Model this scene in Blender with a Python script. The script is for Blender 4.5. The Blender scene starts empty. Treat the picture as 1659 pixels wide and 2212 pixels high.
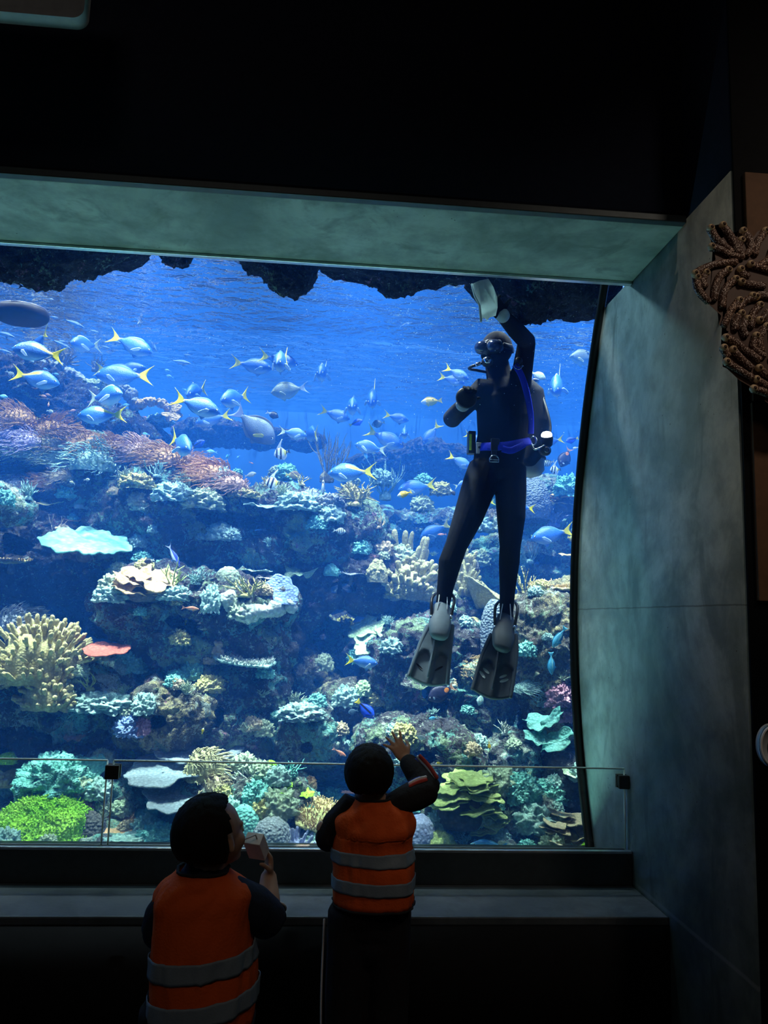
import bpy, math, random
import numpy as np
from mathutils import Vector, Matrix
PI = math.pi
rng = np.random.RandomState(7)
random.seed(11)
SC = bpy.context.scene
COL = SC.collection
# ------------------------------------------------------------------ camera
FPX, CX, CY = 1660.0, 829.5, 1106.0
CAMP = np.array([0.0, 0.0, 1.52])
def _cam(pitch, yaw, roll):
    p, t, r = (math.radians(v) for v in (pitch, yaw, roll))
    r0 = np.array([math.cos(t), -math.sin(t), 0.0]); h = np.array([math.sin(t), math.cos(t), 0.0])
    f = h * math.cos(p) + np.array([0, 0, math.sin(p)]); u = np.cross(r0, f)
    return math.cos(r) * r0 + math.sin(r) * u, -math.sin(r) * r0 + math.cos(r) * u, f
CR, CU, CF = _cam(7.9, 4.4, 1.75)
def P(px, py, Y):
    """world point seen at photo pixel (px,py), standing at distance Y into the room"""
    d = (px - CX) / FPX * CR - (py - CY) / FPX * CU + CF
    return CAMP + d * (Y / d[1])
def ppm(Y): return FPX / (Y * 1.0)           # pixels per metre, roughly
cd = bpy.data.cameras.new('camera'); cam = bpy.data.objects.new('camera', cd); COL.objects.link(cam)
cd.sensor_fit = 'VERTICAL'; cd.sensor_height = 36.0; cd.lens = FPX / 2212.0 * 36.0
cd.clip_start = 0.05; cd.clip_end = 100
cam.matrix_world = Matrix(((CR[0], CU[0], -CF[0], CAMP[0]), (CR[1], CU[1], -CF[1], CAMP[1]), (CR[2], CU[2], -CF[2], CAMP[2]), (0, 0, 0, 1)))
SC.camera = cam
# ------------------------------------------------------------------ noise
_perm = np.random.RandomState(3).permutation(256); _perm = np.concatenate([_perm, _perm, _perm])
_g = np.random.RandomState(5).normal(size=(256, 3)); _g /= np.linalg.norm(_g, axis=1)[:, None]
def perlin(p):
    i = np.floor(p).astype(int); f = p - i; i &= 255
    u = f * f * f * (f * (f * 6 - 15) + 10)
    out = 0
    for dx in (0, 1):
        for dy in (0, 1):
            for dz in (0, 1):
                h = _perm[_perm[_perm[i[:, 0] + dx] + i[:, 1] + dy] + i[:, 2] + dz]
                g = _g[h]
                dot = g[:, 0] * (f[:, 0] - dx) + g[:, 1] * (f[:, 1] - dy) + g[:, 2] * (f[:, 2] - dz)
                w = (u[:, 0] if dx else 1 - u[:, 0]) * (u[:, 1] if dy else 1 - u[:, 1]) * (u[:, 2] if dz else 1 - u[:, 2])
                out = out + dot * w
    return out * 1.5
def fbm(p, o=4, gain=0.5):
    a, s, r = 1.0, 1.0, 0
    for k in range(o):
        r = r + a * perlin(p * s + 17.3 * k); a *= gain; s *= 2.03
    return r
def ridged(p, o=3):
    a, s, r = 1.0, 1.0, 0
    for k in range(o):
        r = r + a * (1 - 2 * np.abs(perlin(p * s + 9.1 * k))); a *= .5; s *= 2.1
    return r
def vnormals(V, F):
    F = np.asarray(F)
    n = np.zeros_like(V)
    if F.shape[1] == 4: fn = np.cross(V[F[:, 2]] - V[F[:, 0]], V[F[:, 3]] - V[F[:, 1]])
    else: fn = np.cross(V[F[:, 1]] - V[F[:, 0]], V[F[:, 2]] - V[F[:, 0]])
    for k in range(F.shape[1]): np.add.at(n, F[:, k], fn)
    l = np.linalg.norm(n, axis=1); l[l == 0] = 1
    return n / l[:, None]
# ------------------------------------------------------------------ meshes
class MB:
    """collects shapes for ONE mesh object"""
    def __init__(s): s.V = []; s.F = []; s.n = 0; s.M = []
    def add(s, V, F, mi=0):
        V = np.asarray(V, float); s.V.append(V)
        for f in F: s.F.append(tuple(int(i) + s.n for i in f)); s.M.append(mi)
        s.n += len(V); return s
    def box(s, lo, hi, mi=0, R=None, c=None):
        x0, y0, z0 = lo; x1, y1, z1 = hi
        V = np.array([(x0, y0, z0), (x1, y0, z0), (x1, y1, z0), (x0, y1, z0), (x0, y0, z1), (x1, y0, z1), (x1, y1, z1), (x0, y1, z1)], float)
        if R is not None: V = V @ np.asarray(R).T
        if c is not None: V = V + np.asarray(c)
        return s.add(V, [(0, 3, 2, 1), (4, 5, 6, 7), (0, 1, 5, 4), (1, 2, 6, 5), (2, 3, 7, 6), (3, 0, 4, 7)], mi)
    def tube(s, path, rad, sides=8, cap=True, flat=None, mi=0, up=None):
        V, F = tube(path, rad, sides, cap, flat, up); return s.add(V, F, mi)
    def ball(s, c, r, nu=16, nv=10, mi=0, R=None):
        V, F = ball(nu, nv); V = V * np.asarray(r)
        if R is not None: V = V @ np.asarray(R).T
        return s.add(V + np.asarray(c), F, mi)
    def build(s, name, mat, parent=None, smooth=True, bevel=0):
        return mesh_obj(name, np.concatenate(s.V), s.F, mat, parent, smooth, s.M, bevel)
def mesh_obj(name, V, F, mat, parent=None, smooth=True, M=None, bevel=0):
    me = bpy.data.meshes.new(name)
    V = np.asarray(V, float)
    lens = np.array([len(f) for f in F], dtype=np.int32)
    idx = np.concatenate([np.asarray(f, dtype=np.int32) for f in F]) if not isinstance(F, np.ndarray) else F.astype(np.int32).ravel()
    me.vertices.add(len(V)); me.vertices.foreach_set('co', V.astype(np.float32).ravel())
    me.loops.add(len(idx)); me.loops.foreach_set('vertex_index', idx)
    me.polygons.add(len(lens))
    st = np.zeros(len(lens), np.int32); st[1:] = np.cumsum(lens)[:-1]
    me.polygons.foreach_set('loop_start', st); me.polygons.foreach_set('loop_total', lens)
    if smooth: me.polygons.foreach_set('use_smooth', np.ones(len(lens), bool))
    mats = mat if isinstance(mat, (list, tuple)) else [mat]
    for m in mats: me.materials.append(m)
    if M is not None and len(mats) > 1: me.polygons.foreach_set('material_index', np.asarray(M, np.int32))
    me.update(calc_edges=True); me.validate()
    o = bpy.data.objects.new(name, me); COL.objects.link(o)
    if parent is not None: o.parent = parent
    if bevel:
        b = o.modifiers.new('bevel', 'BEVEL'); b.width = bevel; b.segments = 2; b.limit_method = 'ANGLE'; b.angle_limit = math.radians(50)
        for p in me.polygons: p.use_smooth = False
    return o
def ball(nu=16, nv=10):
    V = [(0, 0, -1)]; F = []
    for j in range(1, nv):
        t = -PI / 2 + PI * j / nv
        for i in range(nu):
            a = 2 * PI * i / nu; V.append((math.cos(t) * math.cos(a), math.cos(t) * math.sin(a), math.sin(t)))
    V.append((0, 0, 1)); n = len(V) - 1
    for i in range(nu):
        F.append((0, 1 + (i + 1) % nu, 1 + i)); b = 1 + (nv - 2) * nu; F.append((n, b + i, b + (i + 1) % nu))
    for j in range(nv - 2):
        for i in range(nu):
            a = 1 + j * nu; F.append((a + i, a + (i + 1) % nu, a + nu + (i + 1) % nu, a + nu + i))
    return np.array(V), F
def tube(path, rad, sides=8, cap=True, flat=None, up=None):
    """swept round tube; flat=(kx,ky) squashes the section; caps are rounded"""
    p = np.asarray(path, float); n = len(p); r = np.broadcast_to(np.asarray(rad, float), (n,)).copy()
    t = np.gradient(p, axis=0); t /= np.maximum(np.linalg.norm(t, axis=1), 1e-9)[:, None]
    if cap:
        e0 = p[0] - t[0] * r[0] * .6; e1 = p[-1] + t[-1] * r[-1] * .6; m0 = p[0] - t[0] * r[0] * .35; m1 = p[-1] + t[-1] * r[-1] * .35
        p = np.vstack([m0, p, m1]); r = np.concatenate([[r[0] * .75], r, [r[-1] * .75]]); t = np.vstack([t[0], t, t[-1]]); n += 2
    u0 = np.asarray(up, float) if up is not None else (np.array([0, 0, 1.0]) if abs(t[0][2]) < .9 else np.array([1.0, 0, 0]))
    U = np.zeros_like(p)
    u = u0
    for i in range(n):
        u = u - t[i] * np.dot(u, t[i]); l = np.linalg.norm(u)
        u = u / l if l > 1e-6 else np.array([1.0, 0, 0]); U[i] = u
    W = np.cross(t, U)
    a = np.arange(sides) * 2 * PI / sides
    kx, ky = flat if flat else (1, 1)
    V = p[:, None, :] + r[:, None, None] * (kx * np.cos(a)[None, :, None] * U[:, None, :] + ky * np.sin(a)[None, :, None] * W[:, None, :])
    V = V.reshape(-1, 3); F = []
    for j in range(n - 1):
        b = j * sides
        for i in range(sides):
            k = (i + 1) % sides; F.append((b + i, b + k, b + sides + k, b + sides + i))
    if cap:
        V = np.vstack([V, e0, e1]); c0 = len(V) - 2
        for i in range(sides):
            k = (i + 1) % sides; F.append((c0, k, i)); F.append((c0 + 1, (n - 1) * sides + i, (n - 1) * sides + k))
    return V, F
def smooth_path(pts, n=24):
    """Catmull-Rom through the points"""
    p = np.asarray(pts, float); p = np.vstack([2 * p[0] - p[1], p, 2 * p[-1] - p[-2]]); out = []
    m = len(p) - 3
    for s in np.linspace(0, m - 1e-6, n):
        i = int(s); f = s - i; a, b, c, d = p[i:i + 4]
        out.append(.5 * (2 * b + (c - a) * f + (2 * a - 5 * b + 4 * c - d) * f * f + (3 * b - a - 3 * c + d) * f ** 3))
    return np.array(out)
def grid_faces(nu, nv, wrap=False):
    F = []
    for j in range(nv - 1):
        for i in range(nu if wrap else nu - 1):
            k = (i + 1) % nu; F.append((j * nu + i, j * nu + k, (j + 1) * nu + k, (j + 1) * nu + i))
    return F
# ------------------------------------------------------------------ tags
def tag(o, label=None, cat=None, group=None, kind=None):
    if label: o['label'] = label
    if cat: o['category'] = cat
    if group: o['group'] = group
    if kind: o['kind'] = kind
    return o
def empty(name, loc=(0, 0, 0)):
    o = bpy.data.objects.new(name, None); o.empty_display_size = .1; o.location = loc; COL.objects.link(o); return o
def struct(o, label=None, cat=None):
    return tag(o, label, cat, kind='structure')
def from_eval(obj, name, mat, parent=None):
    """bake an object's modifiers into a plain mesh object and drop the source"""
    dg = bpy.context.evaluated_depsgraph_get(); dg.update()
    me = bpy.data.meshes.new_from_object(obj.evaluated_get(dg)); me.name = name
    me.materials.clear()
    for m in (mat if isinstance(mat, (list, tuple)) else [mat]): me.materials.append(m)
    me.polygons.foreach_set('use_smooth', np.ones(len(me.polygons), bool))
    o = bpy.data.objects.new(name, me); COL.objects.link(o)
    if parent is not None: o.parent = parent
    old = obj.data; bpy.data.objects.remove(obj); bpy.data.meshes.remove(old)
    o.name = name
    return o
def remeshed(mb, name, mat, voxel, parent=None, smooth_it=4, fac=.5):
    """fuse overlapping limbs into one continuous skin"""
    o = mb.build('tmp_' + name, mat)
    r = o.modifiers.new('r', 'REMESH'); r.mode = 'VOXEL'; r.voxel_size = voxel; r.use_smooth_shade = True
    s = o.modifiers.new('s', 'SMOOTH'); s.factor = fac; s.iterations = smooth_it
    return from_eval(o, name, mat, parent)
# ------------------------------------------------------------------ materials
class NT:
    def __init__(s, name):
        s.m = bpy.data.materials.new(name); s.m.use_nodes = True; s.t = s.m.node_tree; s.t.nodes.clear()
        s.out = s.t.nodes.new('ShaderNodeOutputMaterial')
    def n(s, typ, **k):
        x = s.t.nodes.new('ShaderNode' + typ)
        for a, v in k.items(): setattr(x, a, v)
        return x
    def set(s, sock, v):
        if isinstance(v, bpy.types.NodeSocket): s.t.links.new(v, sock)
        elif v is not None:
            if sock.type == 'RGBA' and len(v) == 3: v = (*v, 1)
            sock.default_value = v
        return s
    def co(s, which='Object', scale=None, loc=None, rot=None):
        c = s.n('TexCoord').outputs[which]
        if scale is None and loc is None and rot is None: return c
        m = s.n('Mapping'); s.set(m.inputs['Vector'], c)
        if scale is not None: m.inputs['Scale'].default_value = scale if hasattr(scale, '__len__') else (scale,) * 3
        if loc is not None: m.inputs['Location'].default_value = loc
        if rot is not None: m.inputs['Rotation'].default_value = rot
        return m.outputs[0]
    def xyz(s, v):
        q = s.n('SeparateXYZ'); s.set(q.inputs[0], v); return q.outputs
    def noise(s, v, scale=5, detail=4, rough=.55, dist=0):
        q = s.n('TexNoise'); s.set(q.inputs['Vector'], v); q.inputs['Scale'].default_value = scale; q.inputs['Detail'].default_value = detail
        q.inputs['Roughness'].default_value = rough; q.inputs['Distortion'].default_value = dist; return q.outputs['Fac']
    def voro(s, v, scale=5, feature='F1', out='Distance', rand=1):
        q = s.n('TexVoronoi', feature=feature); s.set(q.inputs['Vector'], v); q.inputs['Scale'].default_value = scale
        q.inputs['Randomness'].default_value = rand; return q.outputs[out]
    def wave(s, v, scale=5, dist=2, detail=2, axis='X', prof='SIN'):
        q = s.n('TexWave', bands_direction=axis, wave_profile=prof); s.set(q.inputs['Vector'], v); q.inputs['Scale'].default_value = scale
        q.inputs['Distortion'].default_value = dist; q.inputs['Detail'].default_value = detail; return q.outputs['Fac']
    def ramp(s, fac, stops, interp='LINEAR'):
        q = s.n('ValToRGB'); s.set(q.inputs[0], fac); e = q.color_ramp.elements; q.color_ramp.interpolation = interp
        while len(e) < len(stops): e.new(.5)
        for x, (p, c) in zip(e, stops):
            x.position = p; x.color = (*c, 1) if hasattr(c, '__len__') else (c, c, c, 1)
        return q.outputs[0]
    def mr(s, v, a, b, c=0.0, d=1.0, smooth=False):
        q = s.n('MapRange'); s.set(q.inputs['Value'], v)
        for i, x in zip((1, 2, 3, 4), (a, b, c, d)): q.inputs[i].default_value = x
        if smooth: q.interpolation_type = 'SMOOTHSTEP'
        return q.outputs[0]
    def math(s, op, a, b=None):
        q = s.n('Math', operation=op); s.set(q.inputs[0], a); s.set(q.inputs[1], b); return q.outputs[0]
    def mix(s, f, a, b, blend='MIX'):
        q = s.n('Mix', data_type='RGBA', blend_type=blend); s.set(q.inputs[0], f); s.set(q.inputs[6], a); s.set(q.inputs[7], b); return q.outputs[2]
    def bump(s, h, st=.5, dist=.01, nrm=None):
        q = s.n('Bump'); s.set(q.inputs['Height'], h); q.inputs['Strength'].default_value = st; q.inputs['Distance'].default_value = dist
        if nrm is not None: s.set(q.inputs['Normal'], nrm)
        return q.outputs[0]
    def pbr(s, col, rough=.6, metal=0, nrm=None, spec=.4, **k):
        b = s.n('BsdfPrincipled'); s.set(b.inputs['Base Color'], col); s.set(b.inputs['Roughness'], rough); s.set(b.inputs['Metallic'], metal)
        s.set(b.inputs['Specular IOR Level'], spec)
        if nrm is not None: s.set(b.inputs['Normal'], nrm)
        for n, v in k.items(): s.set(b.inputs[n.replace('_', ' ')], v)
        s.t.links.new(b.outputs[0], s.out.inputs[0]); return s.m
_mc = {}
def plain(name, col, rough=.6, metal=0, spec=.4, nscale=0, var=.25):
    """simple surface with a little noise in its colour"""
    if name in _mc: return _mc[name]
    n = NT(name)
    c = n.noise(n.co(), nscale or 30, 3)
    k = n.mix(c, tuple(max(0, v * (1 - var)) for v in col), tuple(v * (1 + var) for v in col))
    _mc[name] = n.pbr(k, rough, metal, spec=spec); return _mc[name]
# ------------------------------------------------------------------ the viewing room
XJ = 1.356                     # face of the concrete jamb on the right
ZS = 3.08                      # soffit of the concrete beam
def concrete(name, c1, c2, joints=()):
    n = NT(name); v = n.co()
    a = n.noise(v, 1.6, 6, .62, .6); b = n.noise(v, 9, 5, .6); s = n.noise(n.co(scale=(1, 1, .35)), 5, 4, .6, 1.0)
    c = n.mix(n.mr(a, .38, .62), c1, c2)
    c = n.mix(n.mr(b, .42, .68, 0, .55), c, tuple(x * .62 for x in c1))
    c = n.mix(n.mr(s, .54, .66, 0, .6), c, tuple(x * .70 for x in c1))
    pit = n.mr(n.voro(v, 26), .05, .09, 1, 0)
    pit = n.math('MULTIPLY', pit, n.mr(n.noise(v, 4, 2), .52, .6))
    c = n.mix(pit, c, (.03, .03, .03))
    z = n.xyz(v)[2]
    for zz, w, dk in joints:
        wob = n.math('ADD', z, n.mr(n.noise(v, 12, 3), 0, 1, -.004, .004))
        j = n.mr(n.math('ABSOLUTE', n.math('SUBTRACT', wob, zz)), w * .4, w, 1, 0)
        c = n.mix(n.math('MULTIPLY', j, abs(dk)), c, (.06, .07, .07) if dk > 0 else (.75, .78, .78))
    h = n.math('ADD', n.math('MULTIPLY', b, .6), n.math('MULTIPLY', n.noise(v, 60, 3), .4))
    return n.pbr(c, .62, nrm=n.bump(h, .25, .006), spec=.35)
M_conc = concrete('cast_concrete', (.19, .26, .255), (.40, .475, .455), ((1.60, .004, .6), (.452, .010, -.35)))
M_beam = concrete('beam_concrete', (.165, .215, .195), (.33, .39, .355))
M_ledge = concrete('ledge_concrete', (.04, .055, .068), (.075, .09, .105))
M_navy = plain('navy_paint', (.012, .016, .034), .75, spec=.15)
M_black = plain('black_paint', (.008, .009, .011), .8, spec=.15)
M_floor = plain('dark_floor', (.03, .03, .035), .5, spec=.3)
M_steel = plain('dark_steel', (.045, .06, .068), .5, metal=.5)
M_alu = plain('brushed_aluminium', (.55, .6, .62), .3, metal=.9)
def boxo(name, lo, hi, mat, bevel=0, parent=None, smooth=False):
    return MB().box(lo, hi).build(name, mat, parent, smooth, bevel)
struct(boxo('floor', (-6, -4, -.1), (3.2, 4.0, 0), M_floor))
struct(boxo('ceiling', (-6, -4, 4.35), (3.2, 3.95, 4.5), M_navy))
struct(boxo('wall_back', (-6, -4.1, 0), (3.2, -4, 4.4), M_black))
struct(boxo('wall_left', (-6.1, -4, 0), (-6, 4.0, 4.4), M_black))
struct(boxo('wall_right', (3.2, -4, 0), (3.3, 2.6, 4.4), M_black))
struct(boxo('wall_front_upper', (-6, 2.72, ZS + .046), (XJ, 3.0, 4.4), M_navy))
struct(boxo('wall_front_lower', (-6, 2.98, 0), (XJ, 3.9, .405), M_black))
# beam over the window: soffit + a slim lip along its front edge
bm = MB(); bm.box((-6, 2.735, ZS), (XJ, 3.24, ZS + .045)); struct(bm.build('trim_1', M_beam, smooth=False, bevel=.004), 'pale concrete beam over the aquarium window')
struct(boxo('trim_2', (-6, 2.70, ZS - .002), (XJ - .004, 2.735, ZS + .028), M_steel, .004), 'thin dark metal lip along the top edge of the concrete beam')
struct(boxo('trim_3', (-6, 3.235, ZS - .012), (XJ, 3.262, ZS + .02), M_alu, .002), 'thin metal strip on the inner edge of the concrete beam')
# concrete jamb: one tall slab, navy paint above the beam level
def wy(z): return 4.06 - (.172 if z > 1.5 else .21) * (z - 1.5) ** 2
jz = np.linspace(0, ZS + .02, 40); pr = [(2.385, 0.0)] + [(wy(z) + .035, z) for z in jz] + [(2.385, ZS + .02)]; kp = len(pr)
jb = MB(); jb.add([(x, y, z) for x in (XJ, XJ + .3) for y, z in pr], [tuple(range(kp - 1, -1, -1)), tuple(range(kp, 2 * kp))] + [(i, (i + 1) % kp, kp + (i + 1) % kp, kp + i) for i in range(kp)]); struct(jb.build('wall_jamb', M_conc, smooth=False), 'tall grey concrete side of the window recess')
struct(boxo('wall_jamb_upper', (XJ, 2.385, ZS + .02), (XJ + .3, 3.2, 4.4), plain('navy_upper', (.006, .010, .026), .8, spec=.1)))
struct(boxo('wall_front_right', (XJ + .006, 2.372, 0), (3.2, 2.384, 4.4), M_black))
# ledge
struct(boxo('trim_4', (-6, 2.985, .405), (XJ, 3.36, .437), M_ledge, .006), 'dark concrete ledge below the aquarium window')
# steel channel that carries the glass barrier
ch = MB(); ch.box((-6, 3.325, .437), (XJ - .003, 3.345, .565)); ch.box((-6, 3.40, .437), (XJ - .003, 3.42, .565)); ch.box((-6, 3.345, .437), (XJ - .003, 3.40, .50))
struct(ch.build('trim_5', M_steel, smooth=False, bevel=.003), 'dark metal channel standing on the concrete ledge')
struct(boxo('trim_6', (-6, 3.322, .5655), (XJ - .003, 3.346, .576), M_alu, .002), 'bright metal cap along the dark channel')
# window: curved acrylic pane, black gasket at its edge
def wy(z): return 4.06 - (.172 if z > 1.5 else .21) * (z - 1.5) ** 2
def thin_glass(name, tint, f0=.03, rough=.0):
    n = NT(name); lw = n.n('LayerWeight'); lw.inputs[0].default_value = .5
    f = n.math('ADD', n.math('MULTIPLY', n.math('POWER', lw.outputs['Facing'], 4.0), .55), f0)
    tr = n.n('BsdfTransparent'); n.set(tr.inputs[0], tint); gl = n.n('BsdfGlossy'); gl.inputs['Roughness'].default_value = rough
    mx = n.n('MixShader'); n.set(mx.inputs[0], f); n.t.links.new(tr.outputs[0], mx.inputs[1]); n.t.links.new(gl.outputs[0], mx.inputs[2])
    n.t.links.new(mx.outputs[0], n.out.inputs[0]); return n.m
M_acr = thin_glass('acrylic', (.97, .985, 1.0), .012)
M_bar = thin_glass('barrier_glass', (.95, .985, .965), .02)
zs = np.linspace(.36, 3.62, 48)
pv = [(x, wy(z) + t, z) for t in (0, .04) for z in zs for x in (-6, XJ)]
n_ = len(zs); F_ = []
for t in (0, 1):
    for j in range(n_ - 1):
        a = t * n_ * 2 + j * 2; q = (a, a + 1, a + 3, a + 2); F_.append(q if t == 0 else q[::-1])
struct(mesh_obj('window_1', pv, F_, M_acr), 'tall curved acrylic aquarium window')
M_gask = plain('black_gasket', (.012, .013, .016), .35, spec=.4)
gk = MB(); gk.tube([(XJ - .02, wy(z) - .035, z) for z in zs], .022, 8, flat=(1.0, .8)); struct(gk.build('window_frame', M_gask, bpy.data.objects['window_1']), 'black rubber gasket')
gk = MB(); gk.box((-6, 3.84, .36), (XJ, 3.93, .43)); struct(gk.build('window_frame', M_gask, bpy.data.objects['window_1'], smooth=False))
struct(boxo('wall_front_header', (-6, 3.0, 3.76), (XJ, 3.95, 4.4), M_black))
# glass barrier: two panes, each held by black clamps
def pane(x0, x1, name, label):
    o = boxo(name, (x0, 3.366, .50), (x1, 3.378, .905), M_bar, 0); tag(o, label, 'glass barrier', 'glass barrier panes on the ledge'); 
    M_edge = plain('glass_edge', (.72, .88, .82), .2, spec=.8)
    boxo('polished_edge', (x0, 3.3655, .9025), (x1, 3.3785, .9080), M_edge, 0, o); 
    for xx in (x0, x1):
        if xx > -5: boxo('polished_edge', (xx - .002, 3.3655, .57), (xx + .002, 3.3785, .9035), M_edge, 0, o)
    return o
xj = P(231, 1750, 3.37)[0]
pane(-5.9, xj - .013, 'glass_barrier', 'clear glass barrier pane running off behind the left child, left of the panel gap')
pane(xj + .013, XJ - .014, 'glass_barrier', 'long clear glass barrier pane between the panel gap and the concrete side wall')
M_clamp = plain('black_clamp', (.02, .021, .022), .4, spec=.5)
for (px, py, lab) in ((243, 1667, 'square black clamp joining the two glass barrier panes'), (1349, 1689, 'square dark metal clamp fixing the glass barrier to the concrete side')):
    c = P(px, py, 3.36); x0, x1 = c[0] - .028, min(c[0] + .028, XJ)
    r = MB(); r.box((x0, 3.345, c[2] - .028), (x1, 3.366, c[2] + .028)); o = r.build('glass_clamp', M_clamp, smooth=False, bevel=.003)
    boxo('backing_plate', (x0, 3.379, c[2] - .028), (x1, 3.396, c[2] + .028), M_clamp, .003, o)
    boxo('spacer', (x0 + .004, 3.3655, c[2] - .02), (x0 + .012, 3.3795, c[2] + .02), M_alu, 0, o)
    tag(o, lab, 'clamp', 'clamps of the glass barrier')
# ------------------------------------------------------------------ the tank shell
WZ = 3.72
TX0, TX1, TY1 = -4.6, 3.4, 8.2
def tankblue(name, c):
    n = NT(name); v = n.co(); return n.pbr(n.mix(n.mr(n.noise(v, 1.2, 5), .3, .7), tuple(x * .75 for x in c), tuple(x * 1.2 for x in c)), .8, spec=.1)
M_tank = tankblue('tank_blue', (.012, .075, .26))
struct(boxo('wall_tank_back', (TX0 - .2, TY1, -.3), (TX1 + .2, TY1 + .15, 4.6), M_tank))
struct(boxo('wall_tank_left', (TX0 - .2, 4.0, -.3), (TX0, TY1, 4.6), M_tank))
struct(boxo('wall_tank_right', (TX1, 4.36, -.3), (TX1 + .2, TY1, 4.6), M_tank))
struct(boxo('wall_tank_front', (XJ + .32, 4.30, -.3), (TX1 + .2, 4.36, 4.6), M_tank))
# water body
nv_ = len(zs); zz = np.linspace(.30, WZ - .01, 40)
pts = [(wy(z) + .05, z) for z in zz] + [(TY1 - .01, WZ - .01), (TY1 - .01, .0), (3.95, .0)]
k_ = len(pts)
wv = [(x, y, z) for x in (TX0 + .01, TX1 - .01) for (y, z) in pts]
wf = [tuple(range(k_)), tuple(range(2 * k_ - 1, k_ - 1, -1))] + [(i, k_ + i, k_ + (i + 1) % k_, (i + 1) % k_) for i in range(k_)]
def water_mat():
    n = NT('sea_water'); s = n.n('VolumeScatter'); n.set(s.inputs['Color'], WATER_SC); s.inputs['Density'].default_value = WATER_SD; s.inputs['Anisotropy'].default_value = .0
    a = n.n('VolumeAbsorption'); n.set(a.inputs['Color'], WATER_AC); a.inputs['Density'].default_value = WATER_AD
    d = n.n('AddShader'); n.t.links.new(s.outputs[0], d.inputs[0]); n.t.links.new(a.outputs[0], d.inputs[1]); n.t.links.new(d.outputs[0], n.out.inputs['Volume']); return n.m
WATER_SC, WATER_SD, WATER_AC, WATER_AD = (.035, .23, 1.0), .102, (.25, .72, 1.0), .12
struct(mesh_obj('water', wv, wf, water_mat(), smooth=False), 'blue hazy sea water filling the tank')
def surf_mat():
    n = NT('water_surface'); v = n.co(scale=(1, 1.25, 1))
    h = n.math('ADD', n.noise(v, 1.7, 3, .55, .8), n.math('MULTIPLY', n.noise(v, 7.5, 3, .6, .6), .40))
    b = n.bump(h, 1.0, .24)
    fr = n.n('Fresnel'); fr.inputs[0].default_value = 1.33; n.set(fr.inputs['Normal'], b)
    tr = n.n('BsdfTransparent'); gl = n.n('BsdfGlossy'); gl.inputs['Roughness'].default_value = .03; n.set(gl.inputs['Normal'], b)
    caus = n.voro(n.co(), 2.6, 'SMOOTH_F1'); 
    n.set(tr.inputs[0], (1, 1, 1))
    mx = n.n('MixShader'); n.set(mx.inputs[0], fr.outputs[0]); n.t.links.new(tr.outputs[0], mx.inputs[1]); n.t.links.new(gl.outputs[0], mx.inputs[2])
    n.t.links.new(mx.outputs[0], n.out.inputs[0]); return n.m
struct(mesh_obj('water_surface', [(TX0, 3.55, WZ), (TX1, 3.55, WZ), (TX1, TY1, WZ), (TX0, TY1, WZ)], [(0, 1, 2, 3)], surf_mat(), smooth=False), 'rippled underside of the water surface')
# ------------------------------------------------------------------ reef rock
def rock_mat(name, base, crusts, cover=.5):
    """bare rock with crusts of several colours growing in patches"""
    n = NT(name); v = n.co()
    a = n.noise(v, 3, 6, .65, .5); b = n.noise(v, 14, 5, .65, .4); f = n.noise(v, 55, 4, .7)
    c = n.mix(n.mr(b, .3, .7), tuple(x * .38 for x in base), tuple(x * 1.15 for x in base))
    for i, (col, sc, lo) in enumerate(crusts):
        k = n.noise(n.co(loc=(3.1 * i + 1, 1.7 * i, 5.3 * i)), sc, 6, .68, .7)
        k = n.math('ADD', k, n.mr(f, .3, .7, -.09, .09))
        c = n.mix(n.mr(k, lo + .03, lo + .08), c, tuple(col))
    c = n.mix(n.mr(f, .35, .65, 0, .55), c, (.03, .035, .04))
    w = n.mr(n.noise(v, 34, 4, .7), .60, .68, 0, .6)
    c = n.mix(w, c, (.36, .42, .38))
    h = n.math('ADD', n.math('ADD', n.math('MULTIPLY', b, 1.0), n.math('MULTIPLY', f, .5)), n.math('MULTIPLY', n.voro(v, 22), .5))
    return n.pbr(c, .9, nrm=n.bump(h, 1.0, .05), spec=.1)
TEAL, SAGE, PALE, PINK, OCHRE, LAV = (.22, .52, .44), (.30, .42, .24), (.55, .62, .52), (.42, .20, .27), (.42, .36, .18), (.28, .28, .48)
M_rock = [rock_mat('reef_rock', (.10, .09, .10), ((SAGE, 4, .50), (TEAL, 6, .53), (PINK, 7, .60), (PALE, 9, .57))),
          rock_mat('crusted_rock', (.13, .13, .12), ((TEAL, 4, .46), (PALE, 5, .50), (SAGE, 8, .54), (LAV, 7, .60))),
          rock_mat('dark_rock', (.075, .07, .075), ((SAGE, 5, .58), (PINK, 9, .60), (TEAL, 8, .62))),
          rock_mat('ochre_rock', (.13, .12, .09), ((OCHRE, 5, .49), (PALE, 8, .55), (SAGE, 6, .54), (PINK, 8, .62)))]
ROCKS = []
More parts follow.
